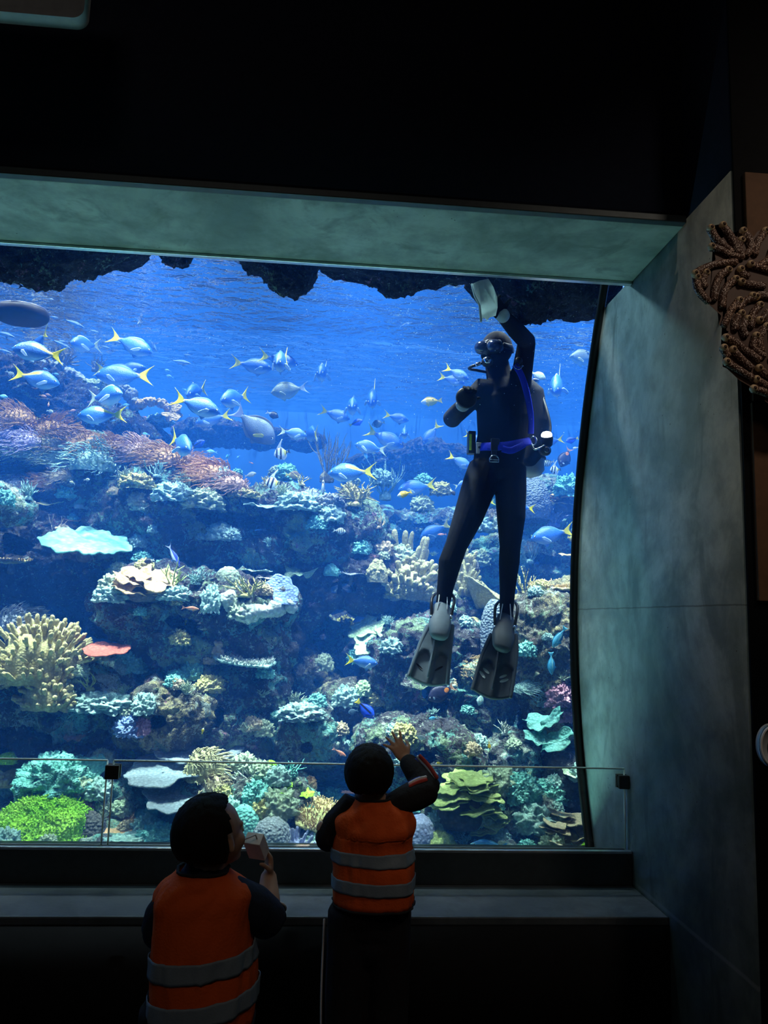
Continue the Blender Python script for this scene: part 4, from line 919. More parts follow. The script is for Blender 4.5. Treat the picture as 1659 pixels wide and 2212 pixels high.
def b_fox(n, v, x, z):
    c = n.mix(n.mr(x, .24, .30), (.90, .62, .04), (.75, .80, .75)); k = n.mr(n.math('ADD', n.math('POWER', n.math('ADD', x, .06), 2.0), n.math('POWER', n.math('SUBTRACT', z, .06), 2.0)), .0008, .0016, 1, 0); return n.mix(k, c, (.03, .02, .01))
def b_parrot(n, v, x, z):
    c = n.mix(n.mr(n.voro(v, 26), .2, .5), (.03, .26, .55), (.08, .44, .66)); return n.mix(n.mr(n.math('ABSOLUTE', n.math('ADD', z, .03)), .01, .02, .6, 0), c, (.45, .75, .62))
def b_angel(n, v, x, z): return n.mix(n.mr(x, -.12, -.06), (.85, .70, .05), n.mix(n.mr(n.noise(v, 8, 2), .4, .6), (.16, .17, .07), (.30, .28, .10)))
def b_zebra(n, v, x, z): return bands(n, x, tuple((q, .022, (.015, .03, .05)) for q in (.3, .2, .1, 0, -.1, -.2)), countershade(n, z, (.06, .14, .22), (.10, .22, .32), (.22, .36, .44), -.15, .15))
def b_pale(n, v, x, z):
    c = countershade(n, z, (.36, .62, .62), (.48, .76, .74), (.66, .86, .84), -.2, .15); e = n.math('ADD', n.math('POWER', n.math('DIVIDE', n.math('SUBTRACT', x, .05), .17), 2.0), n.math('POWER', n.math('DIVIDE', z, .11), 2.0)); return n.mix(n.mr(n.math('ABSOLUTE', n.math('SUBTRACT', e, .8)), .15, .3, .9, 0), c, (.30, .26, .12))
def b_dark(n, v, x, z): return n.mix(n.mr(x, -.16, -.10), (.5, .6, .6), (.02, .024, .04))
def b_brown(n, v, x, z):
    return n.mix(n.mr(x, -.12, -.22), n.mix(n.mr(z, -.1, .12), (.45, .40, .16), (.14, .09, .05)), (.75, .70, .2))
def b_red(n, v, x, z): return n.mix(n.mr(z, -.06, .04), (.70, .42, .34), (.58, .18, .10))
def b_grey(n, v, x, z): return countershade(n, z, (.26, .30, .34), (.42, .48, .50), (.6, .66, .66), -.15, .12)
def b_wrasse(n, v, x, z):
    return n.mix(n.mr(n.math('ABSOLUTE', n.math('SUBTRACT', z, .01)), .012, .02, .7, 0), countershade(n, z, (.05, .26, .62), (.12, .46, .74), (.35, .66, .72), -.1, .1), (.30, .70, .62))
# name: (build, body length, top profile, bottom profile, width, tail(span, notch, tip, power), dorsal(s0,s1,h,lean), anal, pectoral len, fin colour, tail colour, long dorsal filament)
S_ = (0, .06, .16, .32, .5, .7, .86, 1.0)
def prof(h, f=1.0): return [v * h for v in (0.05, .34 * f, .68 * f, .97, 1.0, .74, .36, .16)]
YT, BT, WT = (.86, .74, .01), (.16, .34, .68), (.66, .74, .78)
KIND = {
 'fus': ('fusilier', b_fus, .76, .172, .182, .56, (.19, .10, .24, 1.3), (.28, .86, .028, .3), (.60, .88, .022, .3), .17, BT, YT),
 'fusy': ('fusilier', b_yel, .76, .172, .182, .56, (.19, .10, .24, 1.3), (.28, .86, .028, .3), (.60, .88, .022, .3), .17, BT, YT),
 'fusb': ('fusilier', b_blue, .76, .178, .188, .58, (.19, .10, .24, 1.3), (.28, .86, .028, .3), (.60, .88, .022, .3), .19, WT, (.55, .66, .45)),
 'slim': ('fusilier', b_slim, .78, .088, .092, .60, (.15, .07, .22, 1.4), (.30, .84, .018, .3), (.60, .86, .015, .3), .12, BT, (.12, .30, .60)),
 'vivid': ('fusilier', b_vivid, .78, .10, .11, .55, (.15, .06, .22, 1.4), (.30, .84, .02, .3), (.60, .86, .018, .3), .12, BT, (.35, .40, .62)),
 'surg': ('surgeonfish', b_surg, .78, .205, .21, .34, (.17, .10, .22, 1.6), (.18, .92, .045, .25), (.48, .92, .04, .25), .16, (.55, .62, .40), (.55, .66, .78)),
 'big': ('surgeonfish', b_big, .78, .21, .215, .36, (.19, .11, .22, 1.6), (.18, .92, .05, .25), (.48, .92, .045, .25), .15, (.14, .15, .17), (.40, .46, .62)),
 'tang': ('blue_tang', b_tang, .82, .21, .21, .30, (.13, .14, .18, 2.0), (.16, .94, .04, .2), (.44, .94, .035, .2), .14, (.01, .05, .62), (.85, .72, .05)),
 'ach': ('orange_spot_tang', b_ach, .82, .25, .25, .28, (.20, .08, .18, 1.8), (.16, .94, .05, .2), (.44, .94, .045, .2), .14, (.012, .014, .05), (.85, .42, .25)),
 'idol': ('bannerfish', b_idol, .84, .36, .34, .22, (.15, .13, .16, 2.0), (.22, .92, .16, .4), (.46, .92, .12, .3), .13, (.78, .86, .86), (.03, .03, .04)),
 'serg': ('striped_damselfish', b_serg, .78, .23, .23, .38, (.18, .12, .22, 1.5), (.22, .90, .05, .3), (.52, .90, .045, .3), .15, (.3, .36, .36), (.35, .45, .45)),
 'chrom': ('chromis', b_chrom, .74, .16, .165, .42, (.17, .10, .26, 1.4), (.24, .88, .035, .3), (.55, .88, .03, .3), .15, (.25, .55, .75), (.20, .50, .72)),
 'anth': ('anthias', b_anth, .72, .14, .14, .42, (.18, .08, .28, 1.4), (.22, .90, .05, .3), (.55, .88, .04, .3), .14, (.75, .42, .22), (.80, .52, .22)),
 'fox': ('foxface', b_fox, .82, .17, .17, .34, (.14, .14, .18, 2.0), (.2, .94, .06, .3), (.46, .94, .05, .3), .12, (.90, .66, .05), (.92, .70, .06)),
 'parrot': ('parrotfish', b_parrot, .82, .155, .155, .46, (.13, .15, .18, 2.0), (.22, .92, .04, .2), (.5, .92, .03, .2), .14, (.05, .36, .62), (.10, .48, .70)),
 'angel': ('angelfish', b_angel, .86, .31, .31, .26, (.18, .13, .14, 2.2), (.3, .98, .09, .6), (.45, .98, .09, .6), .13, (.30, .28, .06), (.85, .72, .05)),
 'zebra': ('striped_surgeonfish', b_zebra, .82, .25, .25, .28, (.15, .12, .18, 2.0), (.2, .94, .05, .2), (.46, .94, .045, .2), .12, (.05, .10, .15), (.08, .16, .22)),
 'pale': ('surgeonfish', b_pale, .82, .24, .24, .30, (.16, .12, .18, 2.0), (.2, .94, .05, .2), (.46, .94, .045, .2), .13, (.45, .70, .70), (.55, .78, .74)),
 'dark': ('damselfish', b_dark, .80, .23, .23, .36, (.16, .11, .20, 1.7), (.2, .92, .05, .3), (.5, .92, .045, .3), .14, (.02, .025, .04), (.6, .66, .66)),
 'brown': ('butterflyfish', b_brown, .82, .24, .23, .28, (.14, .14, .18, 2.2), (.2, .96, .06, .3), (.46, .96, .055, .3), .13, (.45, .36, .10), (.78, .74, .22)),
 'red': ('hawkfish', b_red, .80, .11, .11, .55, (.12, .14, .20, 2.0), (.24, .9, .03, .3), (.58, .86, .025, .3), .13, (.6, .28, .2), (.62, .30, .24)),
 'grey': ('damselfish', b_grey, .80, .17, .17, .40, (.15, .11, .20, 1.7), (.2, .92, .045, .3), (.5, .92, .04, .3), .14, (.36, .40, .42), (.42, .46, .46)),
 'wrasse': ('wrasse', b_wrasse, .84, .12, .12, .48, (.10, .14, .16, 2.2), (.2, .94, .03, .2), (.5, .94, .025, .2), .11, (.10, .40, .70), (.10, .45, .75)),
}
PROTO = {}
def fish_proto(k):
    if k in PROTO: return PROTO[k]
    nm, bld, lb, ht, hb, wr, tl, do, an, pc, fc, tc = KIND[k]
    ns, na = 34, 20; s = 1 - np.cos(np.linspace(0, PI / 2, ns)); s[0] = .0; s = np.clip(s, 0, 1)
    top = interp(S_, prof(ht), s); bot = interp(S_, prof(hb, .9), s); x = .5 - lb * s
    hh = (top + bot) / 2; zc = (top - bot) / 2; wd = wr * interp(S_, prof((ht + hb) / 2, 1.15), s) * np.interp(s, [0, .3, 1], [1.1, 1.05, .7])
    a = np.arange(na) * 2 * PI / na
    V = np.stack([np.repeat(x[:, None], na, 1), wd[:, None] * np.cos(a), zc[:, None] + hh[:, None] * np.sin(a)], 2).reshape(-1, 3)
    F = grid_faces(na, ns, True); V = np.vstack([V, [[.5 + .004, 0, zc[0]]], [[x[-1], 0, zc[-1]]]]); n0 = len(V) - 2
    for i in range(na): F.append((n0, (i + 1) % na, i)); F.append((n0 + 1, (ns - 1) * na + i, (ns - 1) * na + (i + 1) % na))
    F = [tuple(reversed(f)) for f in F]
    parts = {}
    def keep(o): me = o.data; bpy.data.objects.remove(o); return me
    parts['body'] = keep(mesh_obj('body', V, F, fmat(k + '_skin', bld)))
    mf, mt = finmat(k + '_fins', fc), finmat(k + '_tail', tc)
    u = np.linspace(-1, 1, 15); pd = hh[-1]; xe = x[-1]
    rt = np.stack([np.full(15, xe + .03), 0 * u, zc[-1] + u * pd * .95], 1)
    tp = np.stack([xe - tl[1] - (tl[2] - tl[1]) * np.abs(u) ** tl[3], 0 * u, zc[-1] + np.sign(u) * np.abs(u) ** .8 * tl[0]], 1)
    parts['tail_fin'] = keep(mesh_obj('tail_fin', *fin_sheet(rt, tp, .008), mt))
    def edge(sp, sign):
        ss = np.linspace(sp[0], sp[1], 16); z = (interp(S_, prof(ht), ss) if sign > 0 else -interp(S_, prof(hb, .9), ss)) * .97; xx = .5 - lb * ss; q = np.linspace(0, 1, 16)
        if k == 'idol' and sign > 0: hgt = sp[2] * (np.exp(-((q - .22) / .16) ** 2) * 2.6 + .7 * (1 - q))
        else: hgt = sp[2] * np.minimum(1, q * 5 + .15) * np.minimum(1, (1 - q) * 4 + .1) * (1 - .25 * q)
        r = np.stack([xx, 0 * xx, z], 1); return r, r + np.stack([-hgt * sp[3] * (2.2 if k == 'idol' and sign > 0 else 1.5), 0 * xx, sign * hgt], 1)
    parts['dorsal_fin'] = keep(mesh_obj('dorsal_fin', *fin_sheet(*edge(do, 1), .006), mf))
    parts['anal_fin'] = keep(mesh_obj('anal_fin', *fin_sheet(*edge(an, -1), .006), mf))
    i = int(np.argmin(abs(s - .27))); mpf = finmat(k + '_pectoral', (.80, .72, .05)) if k == 'big' else (finmat(k + '_pectoral', (.34, .52, .74)) if k.startswith('fus') else mf)
    for sd in (1, -1):
        q = np.linspace(-1, 1, 9); r = np.stack([np.full(9, x[i]), np.full(9, sd * wd[i] * .95), zc[i] - .25 * hh[i] + q * .022], 1)
        ln = pc * (1 - .45 * q ** 2 - .18 * q); ang = .35 + .35 * q
        t = r + np.stack([-ln * np.cos(ang), sd * ln * .45 * np.ones(9), -ln * .55 + q * pc * .22], 1)
        parts['pectoral_fin_%d' % sd] = keep(mesh_obj('pectoral_fin', *fin_sheet(r, t, .005), mpf))
    j = int(np.argmin(abs(s - .36))); r = np.stack([np.linspace(x[j] + .02, x[j] - .02, 6), np.zeros(6), np.full(6, zc[j] - hh[j] * .93)], 1); t = r + np.stack([-np.linspace(.05, .09, 6), np.zeros(6), -np.array([.07, .075, .07, .055, .035, .015])], 1)
    parts['pelvic_fin'] = keep(mesh_obj('pelvic_fin', *fin_sheet(r, t, .007), mf))
    e = int(np.argmin(abs(s - .115))); re = .017 + .02 * (ht + hb)
    for sd in (1, -1):
        mb = MB(); c = (x[e], sd * (wd[e] * .80), zc[e] + hh[e] * .22); mb.ball(c, (re, re * .5, re), 14, 8); mb.ball((c[0], c[1] + sd * re * .28, c[2]), (re * .62, re * .36, re * .62), 12, 8, 1)
        parts['eye_%d' % sd] = keep(mb.build('eye', [M_eye, M_pup]))
    PROTO[k] = parts; return parts
LTRUE = dict(fus=.33, fusy=.34, fusb=.33, slim=.27, vivid=.26, surg=.32, big=.46, tang=.18, ach=.24, idol=.20, serg=.14, chrom=.085, anth=.10, fox=.22, parrot=.34, angel=.26, zebra=.18, pale=.25, dark=.16, brown=.18, red=.17, grey=.15, wrasse=.32)
FGRP = {'fus': 'school of blue fusiliers', 'fusy': 'school of blue fusiliers', 'fusb': 'school of blue fusiliers', 'slim': 'school of slender silver blue fish', 'chrom': 'tiny blue green chromis', 'serg': 'small striped fish', 'anth': 'tiny orange fish', 'tang': 'royal blue tangs', 'surg': 'pale surgeonfish', 'idol': 'banded bannerfish', 'ach': 'black tangs with an orange spot', 'parrot': 'turquoise parrotfish', 'dark': 'small dark damselfish', 'grey': 'small grey fish', 'red': 'small reddish fish'}
FISH = []
def fish(k, head, tail, label, face=0, Y=None, L=None, roll=0, detail=True):
    """fish k seen from head pixel to tail pixel; face>0 turns its head towards the glass, <0 away"""
    parts = fish_proto(k); nm = KIND[k][0]; lp = math.hypot(head[0] - tail[0], head[1] - tail[1]); L = L or LTRUE[k]
    if Y is None: Y = min(max(L * FPX / lp if not face else 5.2, 4.5), 6.9)
    cx, cy = (head[0] + tail[0]) / 2, (head[1] + tail[1]) / 2
    hp = min((hit(cx + dx, cy + dy)[0][1] for dx in (-.3 * lp, 0, .3 * lp) for dy in (-6, 6)), default=9)
    if hp - .2 < Y: Y = max(hp - .22, 4.3)
    if not face: a, b = P(*head, Y), P(*tail, Y)
    else:
        seen = lp * Y / FPX; L = max(L, seen * 1.02); dy = math.sqrt(max(L * L - seen * seen, 0)) * (1 if face > 0 else -1)
        a, b = P(*head, Y - dy / 2), P(*tail, Y + dy / 2)
    L = np.linalg.norm(a - b); X = (a - b) / L; up = np.array([0, 0, 1.0]); up = up if abs(X[2]) < .93 else np.array([-X[0], 0, .2]) ; Z = up - X * np.dot(up, X); Z /= np.linalg.norm(Z); Yv = np.cross(Z, X)
    if roll: q = Matrix.Rotation(math.radians(roll), 3, Vector(X)); Z = np.array(q @ Vector(Z)); Yv = np.cross(Z, X)
    o = bpy.data.objects.new(nm, parts['body']); COL.objects.link(o); c = (a + b) / 2
    o.matrix_world = Matrix(((X[0] * L, Yv[0] * L, Z[0] * L, c[0]), (X[1] * L, Yv[1] * L, Z[1] * L, c[1]), (X[2] * L, Yv[2] * L, Z[2] * L, c[2]), (0, 0, 0, 1)))
    for p, me in parts.items():
        if p == 'body' or (lp < 26 and not face and p[:4] in ('eye_', 'pelv')): continue
        q = bpy.data.objects.new(p.split('_fin')[0] + '_fin' if '_fin' in p else 'eye', me); COL.objects.link(q); q.parent = o
    tag(o, label, 'fish', FGRP.get(k)); FISH.append((o, (cx, cy), k)); return o
for f in [
 ('fusy', (26, 752), (143, 771), 'blue fish with yellow rear back and tail, swimming left just below the black oval'),
 ('fus', (70, 764), (104, 712), 'fish seen from behind, yellow tail raised, behind the one below the black oval', -1, 5.6),
 ('fusy', (129, 830), (22, 804), 'yellow tailed fish swimming right at the left edge, lowest beside the dim bush coral'),
 ('fus', (329, 763), (232, 722), 'fish with a bright yellow tail heading down right, under the rippled pale reflections'),
 ('fusb', (152, 740), (220, 748), 'pale tailed rounded blue fish facing left above the paired fish', 1, 5.3),
 ('fus', (316, 794), (224, 810), 'blue fish heading right, front one of the overlapping pair with yellow tails at both ends'),
 ('fus', (206, 810), (334, 812), 'blue fish heading left, rear one of the overlapping pair, big yellow tail at the right', 0, 5.35),
 ('fus', (292, 806), (201, 796), 'mostly hidden fish behind the overlapping pair, its dull yellow tail tip at the left', 0, 5.7),
 ('fusb', (264, 850), (188, 862), 'rounded blue fish facing right just under the overlapping pair', 1, 5.2),
 ('fusy', (167, 898), (276, 895), 'big blue fish facing left with yellow back and tail, over the brown anemones'),
 ('fus', (476, 893), (370, 856), 'large blue fish with yellow tail heading down right, left of the grey surgeonfish'),
 ('fus', (403, 853), (447, 838), 'blue fish peeking out behind the large one, its yellow tail upright', 1, 5.6),
 ('fus', (477, 866), (540, 853), 'light blue fish with yellow tail turned towards the glass, above the grey surgeonfish', 1, 5.2),
 ('fus', (422, 914), (502, 895), 'blue fish with yellow tail right under the large blue one', 0, 5.5),
 ('big', (593, 958), (502, 880), 'large grey surgeonfish with a yellow side fin diving right'),
 ('fus', (588, 797), (496, 781), 'blue fish facing right, left one of the trio under the surface ripples'),
 ('fus', (597, 786), (622, 772), 'fish facing the glass in the middle of the trio under the surface ripples', 1, 4.9),
 ('fus', (644, 788), (556, 766), 'blue fish facing right, rear one of the trio under the surface ripples', 0, 5.6),
 ('surg', (585, 849), (668, 836), 'pale olive surgeonfish facing left above the large grey one'),
 ('fusb', (690, 808), (706, 798), 'small blue fish turned to the glass, right of the trio', 1, 6.4),
 ('fus', (801, 873), (811, 836), 'blue fish diving towards the glass with its yellow tail up', 1, 6.0),
 ('fusb', (760, 880), (764, 872), 'blue fish facing the glass head on, left of the diving one', 1, 5.9),
 ('fus', (756, 906), (688, 884), 'blue fish with pale yellow tail swimming right, over the royal blue tang'),
 ('tang', (784, 908), (754, 919), 'royal blue tang near the middle, below the fish facing head on'),
 ('fusb', (663, 941), (600, 930), 'purplish blue fish right of the large grey surgeonfish', 0, 5.5),
 ('dark', (602, 902), (574, 889), 'small dark fish above the large grey surgeonfish'),
 ('fus', (666, 938), (686, 936), 'fish half hidden by the top of the sea whips, its yellow tail in front', -1, 6.2),
 ('fusb', (766, 960), (838, 974), 'blue fish facing left under the bigger yellow tailed one', 0, 5.6),
 ('fus', (871, 966), (788, 926), 'big blue fish heading down right with raised yellow tail, mid window'),
 ('fus', (883, 909), (827, 894), 'blue fish with pale yellow tail above the big one in the middle'),
 ('chrom', (793, 992), (784, 972), 'small blue fish pointing down beside the sea whips', 0, 5.6, .09),
 ('fusy', (708, 1023), (815, 1018), 'large blue fish with bright yellow tail facing left over the yellow bush coral'),
 ('zebra', (803, 918), (833, 912), 'dim striped fish just above the big middle fish'),
 ('idol', (592, 984), (627, 974), 'black and white banded fish swimming left below the large grey surgeonfish'),
 ('idol', (573, 1043), (609, 1044), 'banded fish with yellow rear hovering at the reef crest'),
 ('chrom', (446, 975), (472, 977), 'small blue chromis above the right end of the anemone bank'),
 ('chrom', (488, 988), (498, 983), 'tiny pale fish left of the tiny reddish one', 1, 6.2),
 ('chrom', (511, 990), (519, 983), 'tiny pale blue fish left of the banded fish'),
 ('red', (548, 1002), (538, 998), 'tiny reddish fish under the banded fish', 0, 6.2, .06),
 ('grey', (554, 1022), (527, 1029), 'small pale fish with yellowish tail left of the crest bannerfish'),
 ('brown', (649, 1027), (616, 1025), 'brown fish with pale yellow tail over the reef crest'),
 ('serg', (747, 1149), (718, 1145), 'yellowish black barred fish in front of the dark overhang'),
 ('idol', (697, 1062), (699, 1040), 'thin striped fish standing upright at the foot of the sea whips', 1, 5.2, .14),
 ('tang', (443, 952), (411, 968), 'royal blue tang beside the fish with an upright yellow tail'),
 ('fus', (411, 973), (369, 942), 'blue fish with an upright yellow tail above the anemone bank', 1, 5.2),
 ('chrom', (349, 967), (371, 969), 'turquoise chromis just above the rosy anemones'),
 ('chrom', (307, 936), (325, 940), 'blue chromis, upper one of two above the anemone bank'),
 ('chrom', (328, 959), (309, 956), 'blue chromis, lower one of two above the anemone bank'),
 ('slim', (397, 766), (417, 768), 'little blue fish above the slim one in the left half of the open water', 0, 6.6, .09),
 ('slim', (413, 786), (361, 777), 'slim blue fish heading right in the open water, over three little ones'),
 ('chrom', (355, 799), (372, 802), 'tiny blue fish, upper one of two left in the open water'),
 ('chrom', (359, 811), (377, 816), 'tiny blue fish, lower one of two left in the open water'),
 ('grey', (297, 700), (309, 698), 'tiny pale fish under the rippled surface at the left', 1, 6.4, .1),
 ('slim', (340, 761), (322, 730), 'slender fish diving steeply right of the yellow tailed one'),
 ('slim', (182, 708), (130, 686), 'slender blue fish heading right, below the oval and to its right'),
 ('slim', (214, 719), (186, 711), 'short slender fish behind the rounded pale tailed one'),
 ('slim', (247, 690), (196, 656), 'slender fish heading down right beneath the surface at the left'),
 ('slim', (228, 682), (200, 672), 'pale slender fish just under the one beneath the surface'),
 ('slim', (102, 624), (32, 617), 'slender silver fish highest at the left, under the hanging rock'),
 ('slim', (119, 650), (50, 634), 'slender silver fish, second below the hanging rock'),
 ('slim', (20, 630), (-22, 617), 'slender fish entering at the left edge, highest of all there'),
 ('slim', (22, 658), (-12, 640), 'slender fish just above the black oval at the left edge'),
 ('slim', (130, 668), (102, 668), 'whitish slender fish right of the black oval', 0, 5.9, .16),
 ('slim', (126, 687), (98, 683), 'blue slender fish touching the right end of the black oval', 0, 5.6, .16),
 ('slim', (68, 708), (17, 708), 'slender fish half hidden below the black oval', 0, 5.6),
 ('slim', (32, 729), (-18, 713), 'slender blue fish cut by the left edge, below the oval'),
 ('slim', (25, 763), (-14, 752), 'slender blue fish cut by the left edge, beside the yellow backed one'),
 ('chrom', (17, 858), (-8, 853), 'blue chromis at the left edge above the brown anemones', 0, 5.2, .09),
 ('slim', (153, 754), (105, 730), 'slender fish behind the yellow backed fish, lower of a pair'),
 ('slim', (148, 740), (115, 736), 'slender fish behind the yellow backed fish, upper of a pair', 0, 5.9, .2),
 ('slim', (263, 742), (222, 732), 'slender fish between the pale tailed fish and the diving yellow tailed one', 0, 5.9, .22),
 ('slim', (238, 753), (212, 745), 'slender fish right behind the tail of the pale tailed fish', 0, 5.9, .18),
 ('chrom', (93, 795), (107, 801), 'turquoise chromis at the dim bush coral, upper of two'),
 ('chrom', (128, 810), (110, 806), 'blue chromis at the dim bush coral, lower of two'),
 ('serg', (31, 814), (12, 800), 'striped little fish at the tail of the left edge yellow tailed fish'),
 ('serg', (115, 890), (100, 886), 'black and white barred little fish above the left anemones', 0, 5.3, .08),
 ('anth', (104, 879), (106, 866), 'tiny tan fish above the barred little fish', 0, 5.4, .06),
 ('anth', (101, 858), (82, 852), 'small yellowish fish in front of the dim reef at the left'),
 ('anth', (98, 851), (114, 856), 'small reddish fish beside the yellowish one at the left'),
 ('anth', (164, 886), (145, 889), 'small orange fish left of the big yellow backed fish'),
 ('chrom', (238, 868), (218, 870), 'white bellied chromis between the two rounded blue fish'),
 ('chrom', (280, 875), (258, 876), 'turquoise chromis right of the big yellow backed fish'),
 ('chrom', (250, 908), (236, 911), 'blue chromis under the big yellow backed fish'),
 ('chrom', (404, 845), (393, 838), 'tiny blue fish left of the peeking yellow tailed fish'),
 ('red', (206, 866), (188, 868), 'reddish fish behind the rounded blue fish', 0, 6.0, .07),
 ('red', (318, 902), (308, 899), 'little red fish below the cream leather coral', 0, 6.0, .05),
 ('vivid', (388, 1224), (361, 1172), 'vivid blue fish with a silver belly diving over the antler coral'),
 ('serg', (194, 1036), (180, 1037), 'black and white barred fish by the left end of the dark overhang', 0, 5.0, .09),
 ('serg', (150, 1040), (163, 1046), 'pale blue fish left of the barred one near the dark overhang', 0, 5.0, .09),
 ('dark', (311, 1214), (335, 1209), 'dark fish with a curled pale tail in the shade of the overhang'),
 ('fus', (1013, 820), (958, 792), 'blue fish with pale yellow tail beside the suction cup, front one of two', 0, 5.1),
 ('fus', (1004, 828), (945, 812), 'blue fish with pale yellow tail beside the suction cup, rear one of two', 0, 5.4),
 ('fox', (909, 869), (956, 865), 'yellow fish with a white snout swimming left in the middle of the water'),
 ('fus', (914, 960), (951, 912), 'blue fish diving left with its yellow tail up, near the elbow of the diver'),
 ('fusb', (873, 938), (875, 930), 'blue fish seen head on with spread fins, left of the diver', 1, 6.3, .22),
 ('fus', (1018, 1010), (965, 982), 'blue fish with yellow tail half hidden by the hip of the diver', 0, 5.4),
 ('fus', (1046, 956), (1002, 936), 'dim yellow tailed fish hidden behind the waist of the diver', 0, 5.6),
 ('fus', (1166, 957), (1220, 948), 'blue fish with a yellow tail right behind the torch'),
 ('fusb', (1197, 847), (1212, 806), 'blue fish with spread side fins right of the diver shoulder', 1, 5.4),
 ('surg', (1230, 771), (1306, 776), 'brownish pale surgeonfish at the right window edge under the surface'),
 ('surg', (1179, 818), (1143, 802), 'pinkish pale surgeonfish peeking out behind the diver shoulder', 0, 5.2, .2),
 ('ach', (1211, 1009), (1232, 966), 'black fish with an orange spot pointing down at the right window edge'),
 ('serg', (1172, 1003), (1200, 996), 'pale barred fish right of the air cylinder'),
 ('idol', (1188, 1016), (1212, 1014), 'yellow ended banded fish under the pale barred one'),
 ('tang', (1222, 954), (1250, 946), 'dim blue tang at the right edge above the orange spotted fish', 0, 6.3, .16),
 ('grey', (1237, 969), (1250, 966), 'tiny white fish at the right edge near the orange spotted fish', 0, 5.6, .07),
 ('fus', (860, 1058), (946, 1046), 'blue fish with yellow tail facing left, behind the little yellow green fish'),
 ('fox', (858, 1072), (890, 1062), 'little yellow green fish in front of the blue one left of the diver', 0, 4.9, .13),
 ('fus', (907, 1163), (977, 1128), 'blue fish with yellow tail facing left beside the knee of the diver'),
 ('fus', (1147, 1164), (1243, 1143), 'large blue fish facing left at the right edge, level with the knees'),
 ('angel', (1246, 1166), (1226, 1160), 'dark yellow angelfish cut by the right window edge'),
 ('tang', (1135, 1046), (1163, 1066), 'royal blue tang in front of the purple blue dome'),
 ('fus', (1100, 1092), (1158, 1100), 'yellow tailed fish coming out from behind the right thigh', 0, 5.3),
 ('fus', (1032, 1092), (1070, 1084), 'fish seen between the thighs of the diver, with a yellow tail', 0, 5.6),
 ('tang', (1184, 1104), (1160, 1088), 'dim blue fish right of the right thigh', 0, 6.2, .12),
 ('fusb', (1012, 1040), (980, 1052), 'blue fish half hidden behind the left thigh', 0, 5.4, .2),
 ('dark', (983, 1070), (972, 1056), 'small dark and white fish left of the left thigh', 0, 5.2, .09),
 ('dark', (1033, 1230), (1030, 1216), 'dark fish with spread fins seen between the knees', 1, 5.6, .16),
 ('chrom', (866, 1146), (864, 1139), 'tiny pale speck of a fish left of the knee fish', 0, 6.0, .04),
 ('red', (945, 1155), (965, 1154), 'small red fish behind the blue fish at the knee', 0, 5.8, .1),
 ('ach', (925, 1512), (984, 1480), 'black fish with an orange spot under the left fin'),
 ('pale', (1034, 1524), (1042, 1496), 'pale blue fish with a brown ring under the right fin'),
 ('parrot', (1194, 1399), (1222, 1354), 'turquoise parrotfish, upper of two near the rock tower'),
 ('parrot', (1192, 1458), (1190, 1408), 'turquoise parrotfish, lower of two near the rock tower'),
 ('fus', (816, 1434), (745, 1424), 'dim blue fish with dull yellow tail left of the left fin'),
 ('tang', (808, 1552), (770, 1512), 'bright blue fish with a yellow tail above the waving child', 0, 4.75, .19),
 ('zebra', (752, 1540), (774, 1534), 'dark striped fish beside the bright blue one above the child'),
 ('chrom', (926, 1553), (948, 1549), 'small white and blue fish under the orange spotted fish', 0, 4.7, .08),
 ('grey', (920, 1596), (895, 1588), 'small brownish fish right of the waving hand'),
 ('red', (748, 1634), (718, 1616), 'slim reddish fish left of the head of the waving child'),
 ('grey', (947, 1672), (925, 1668), 'greyish fish beside the sleeve of the waving child'),
 ('fox', (940, 1650), (956, 1648), 'tiny yellow fish just above the glass barrier, right of the sleeve', 0, 4.7, .05),
 ('wrasse', (1016, 1823), (1096, 1829), 'blue green wrasse lying at the bottom right of the waving child'),
 ('fox', (1058, 1620), (1056, 1602), 'little yellowish fish in the gap below the right fin', 0, 5.6, .09),
 ('fus', (788, 1333), (753, 1347), 'dark fish with yellow tail half behind the mint leaf coral', 0, 5.6, .26),
 ('fox', (403, 1336), (400, 1350), 'tiny yellowish fish in the dark left of the hollow', 0, 5.0, .05),
 ('fox', (440, 1572), (436, 1586), 'tiny yellowish fish before the dark boulder', 0, 4.6, .05),
 ('red', (430, 1316), (392, 1312), 'thin dark red fish under the middle terrace', 0, 4.7, .12),
 ('grey', (660, 680), (664, 668), 'lone small pale fish under the surface in the middle', 1, 5.8, .12),
 ('slim', (890, 697), (860, 706), 'small pale slim fish near the surface left of the diver', 0, 5.4, .1),
]:
    fish(*f[:4], face=f[4] if len(f) > 4 else 0, Y=f[5] if len(f) > 5 else None, L=f[6] if len(f) > 6 else None)
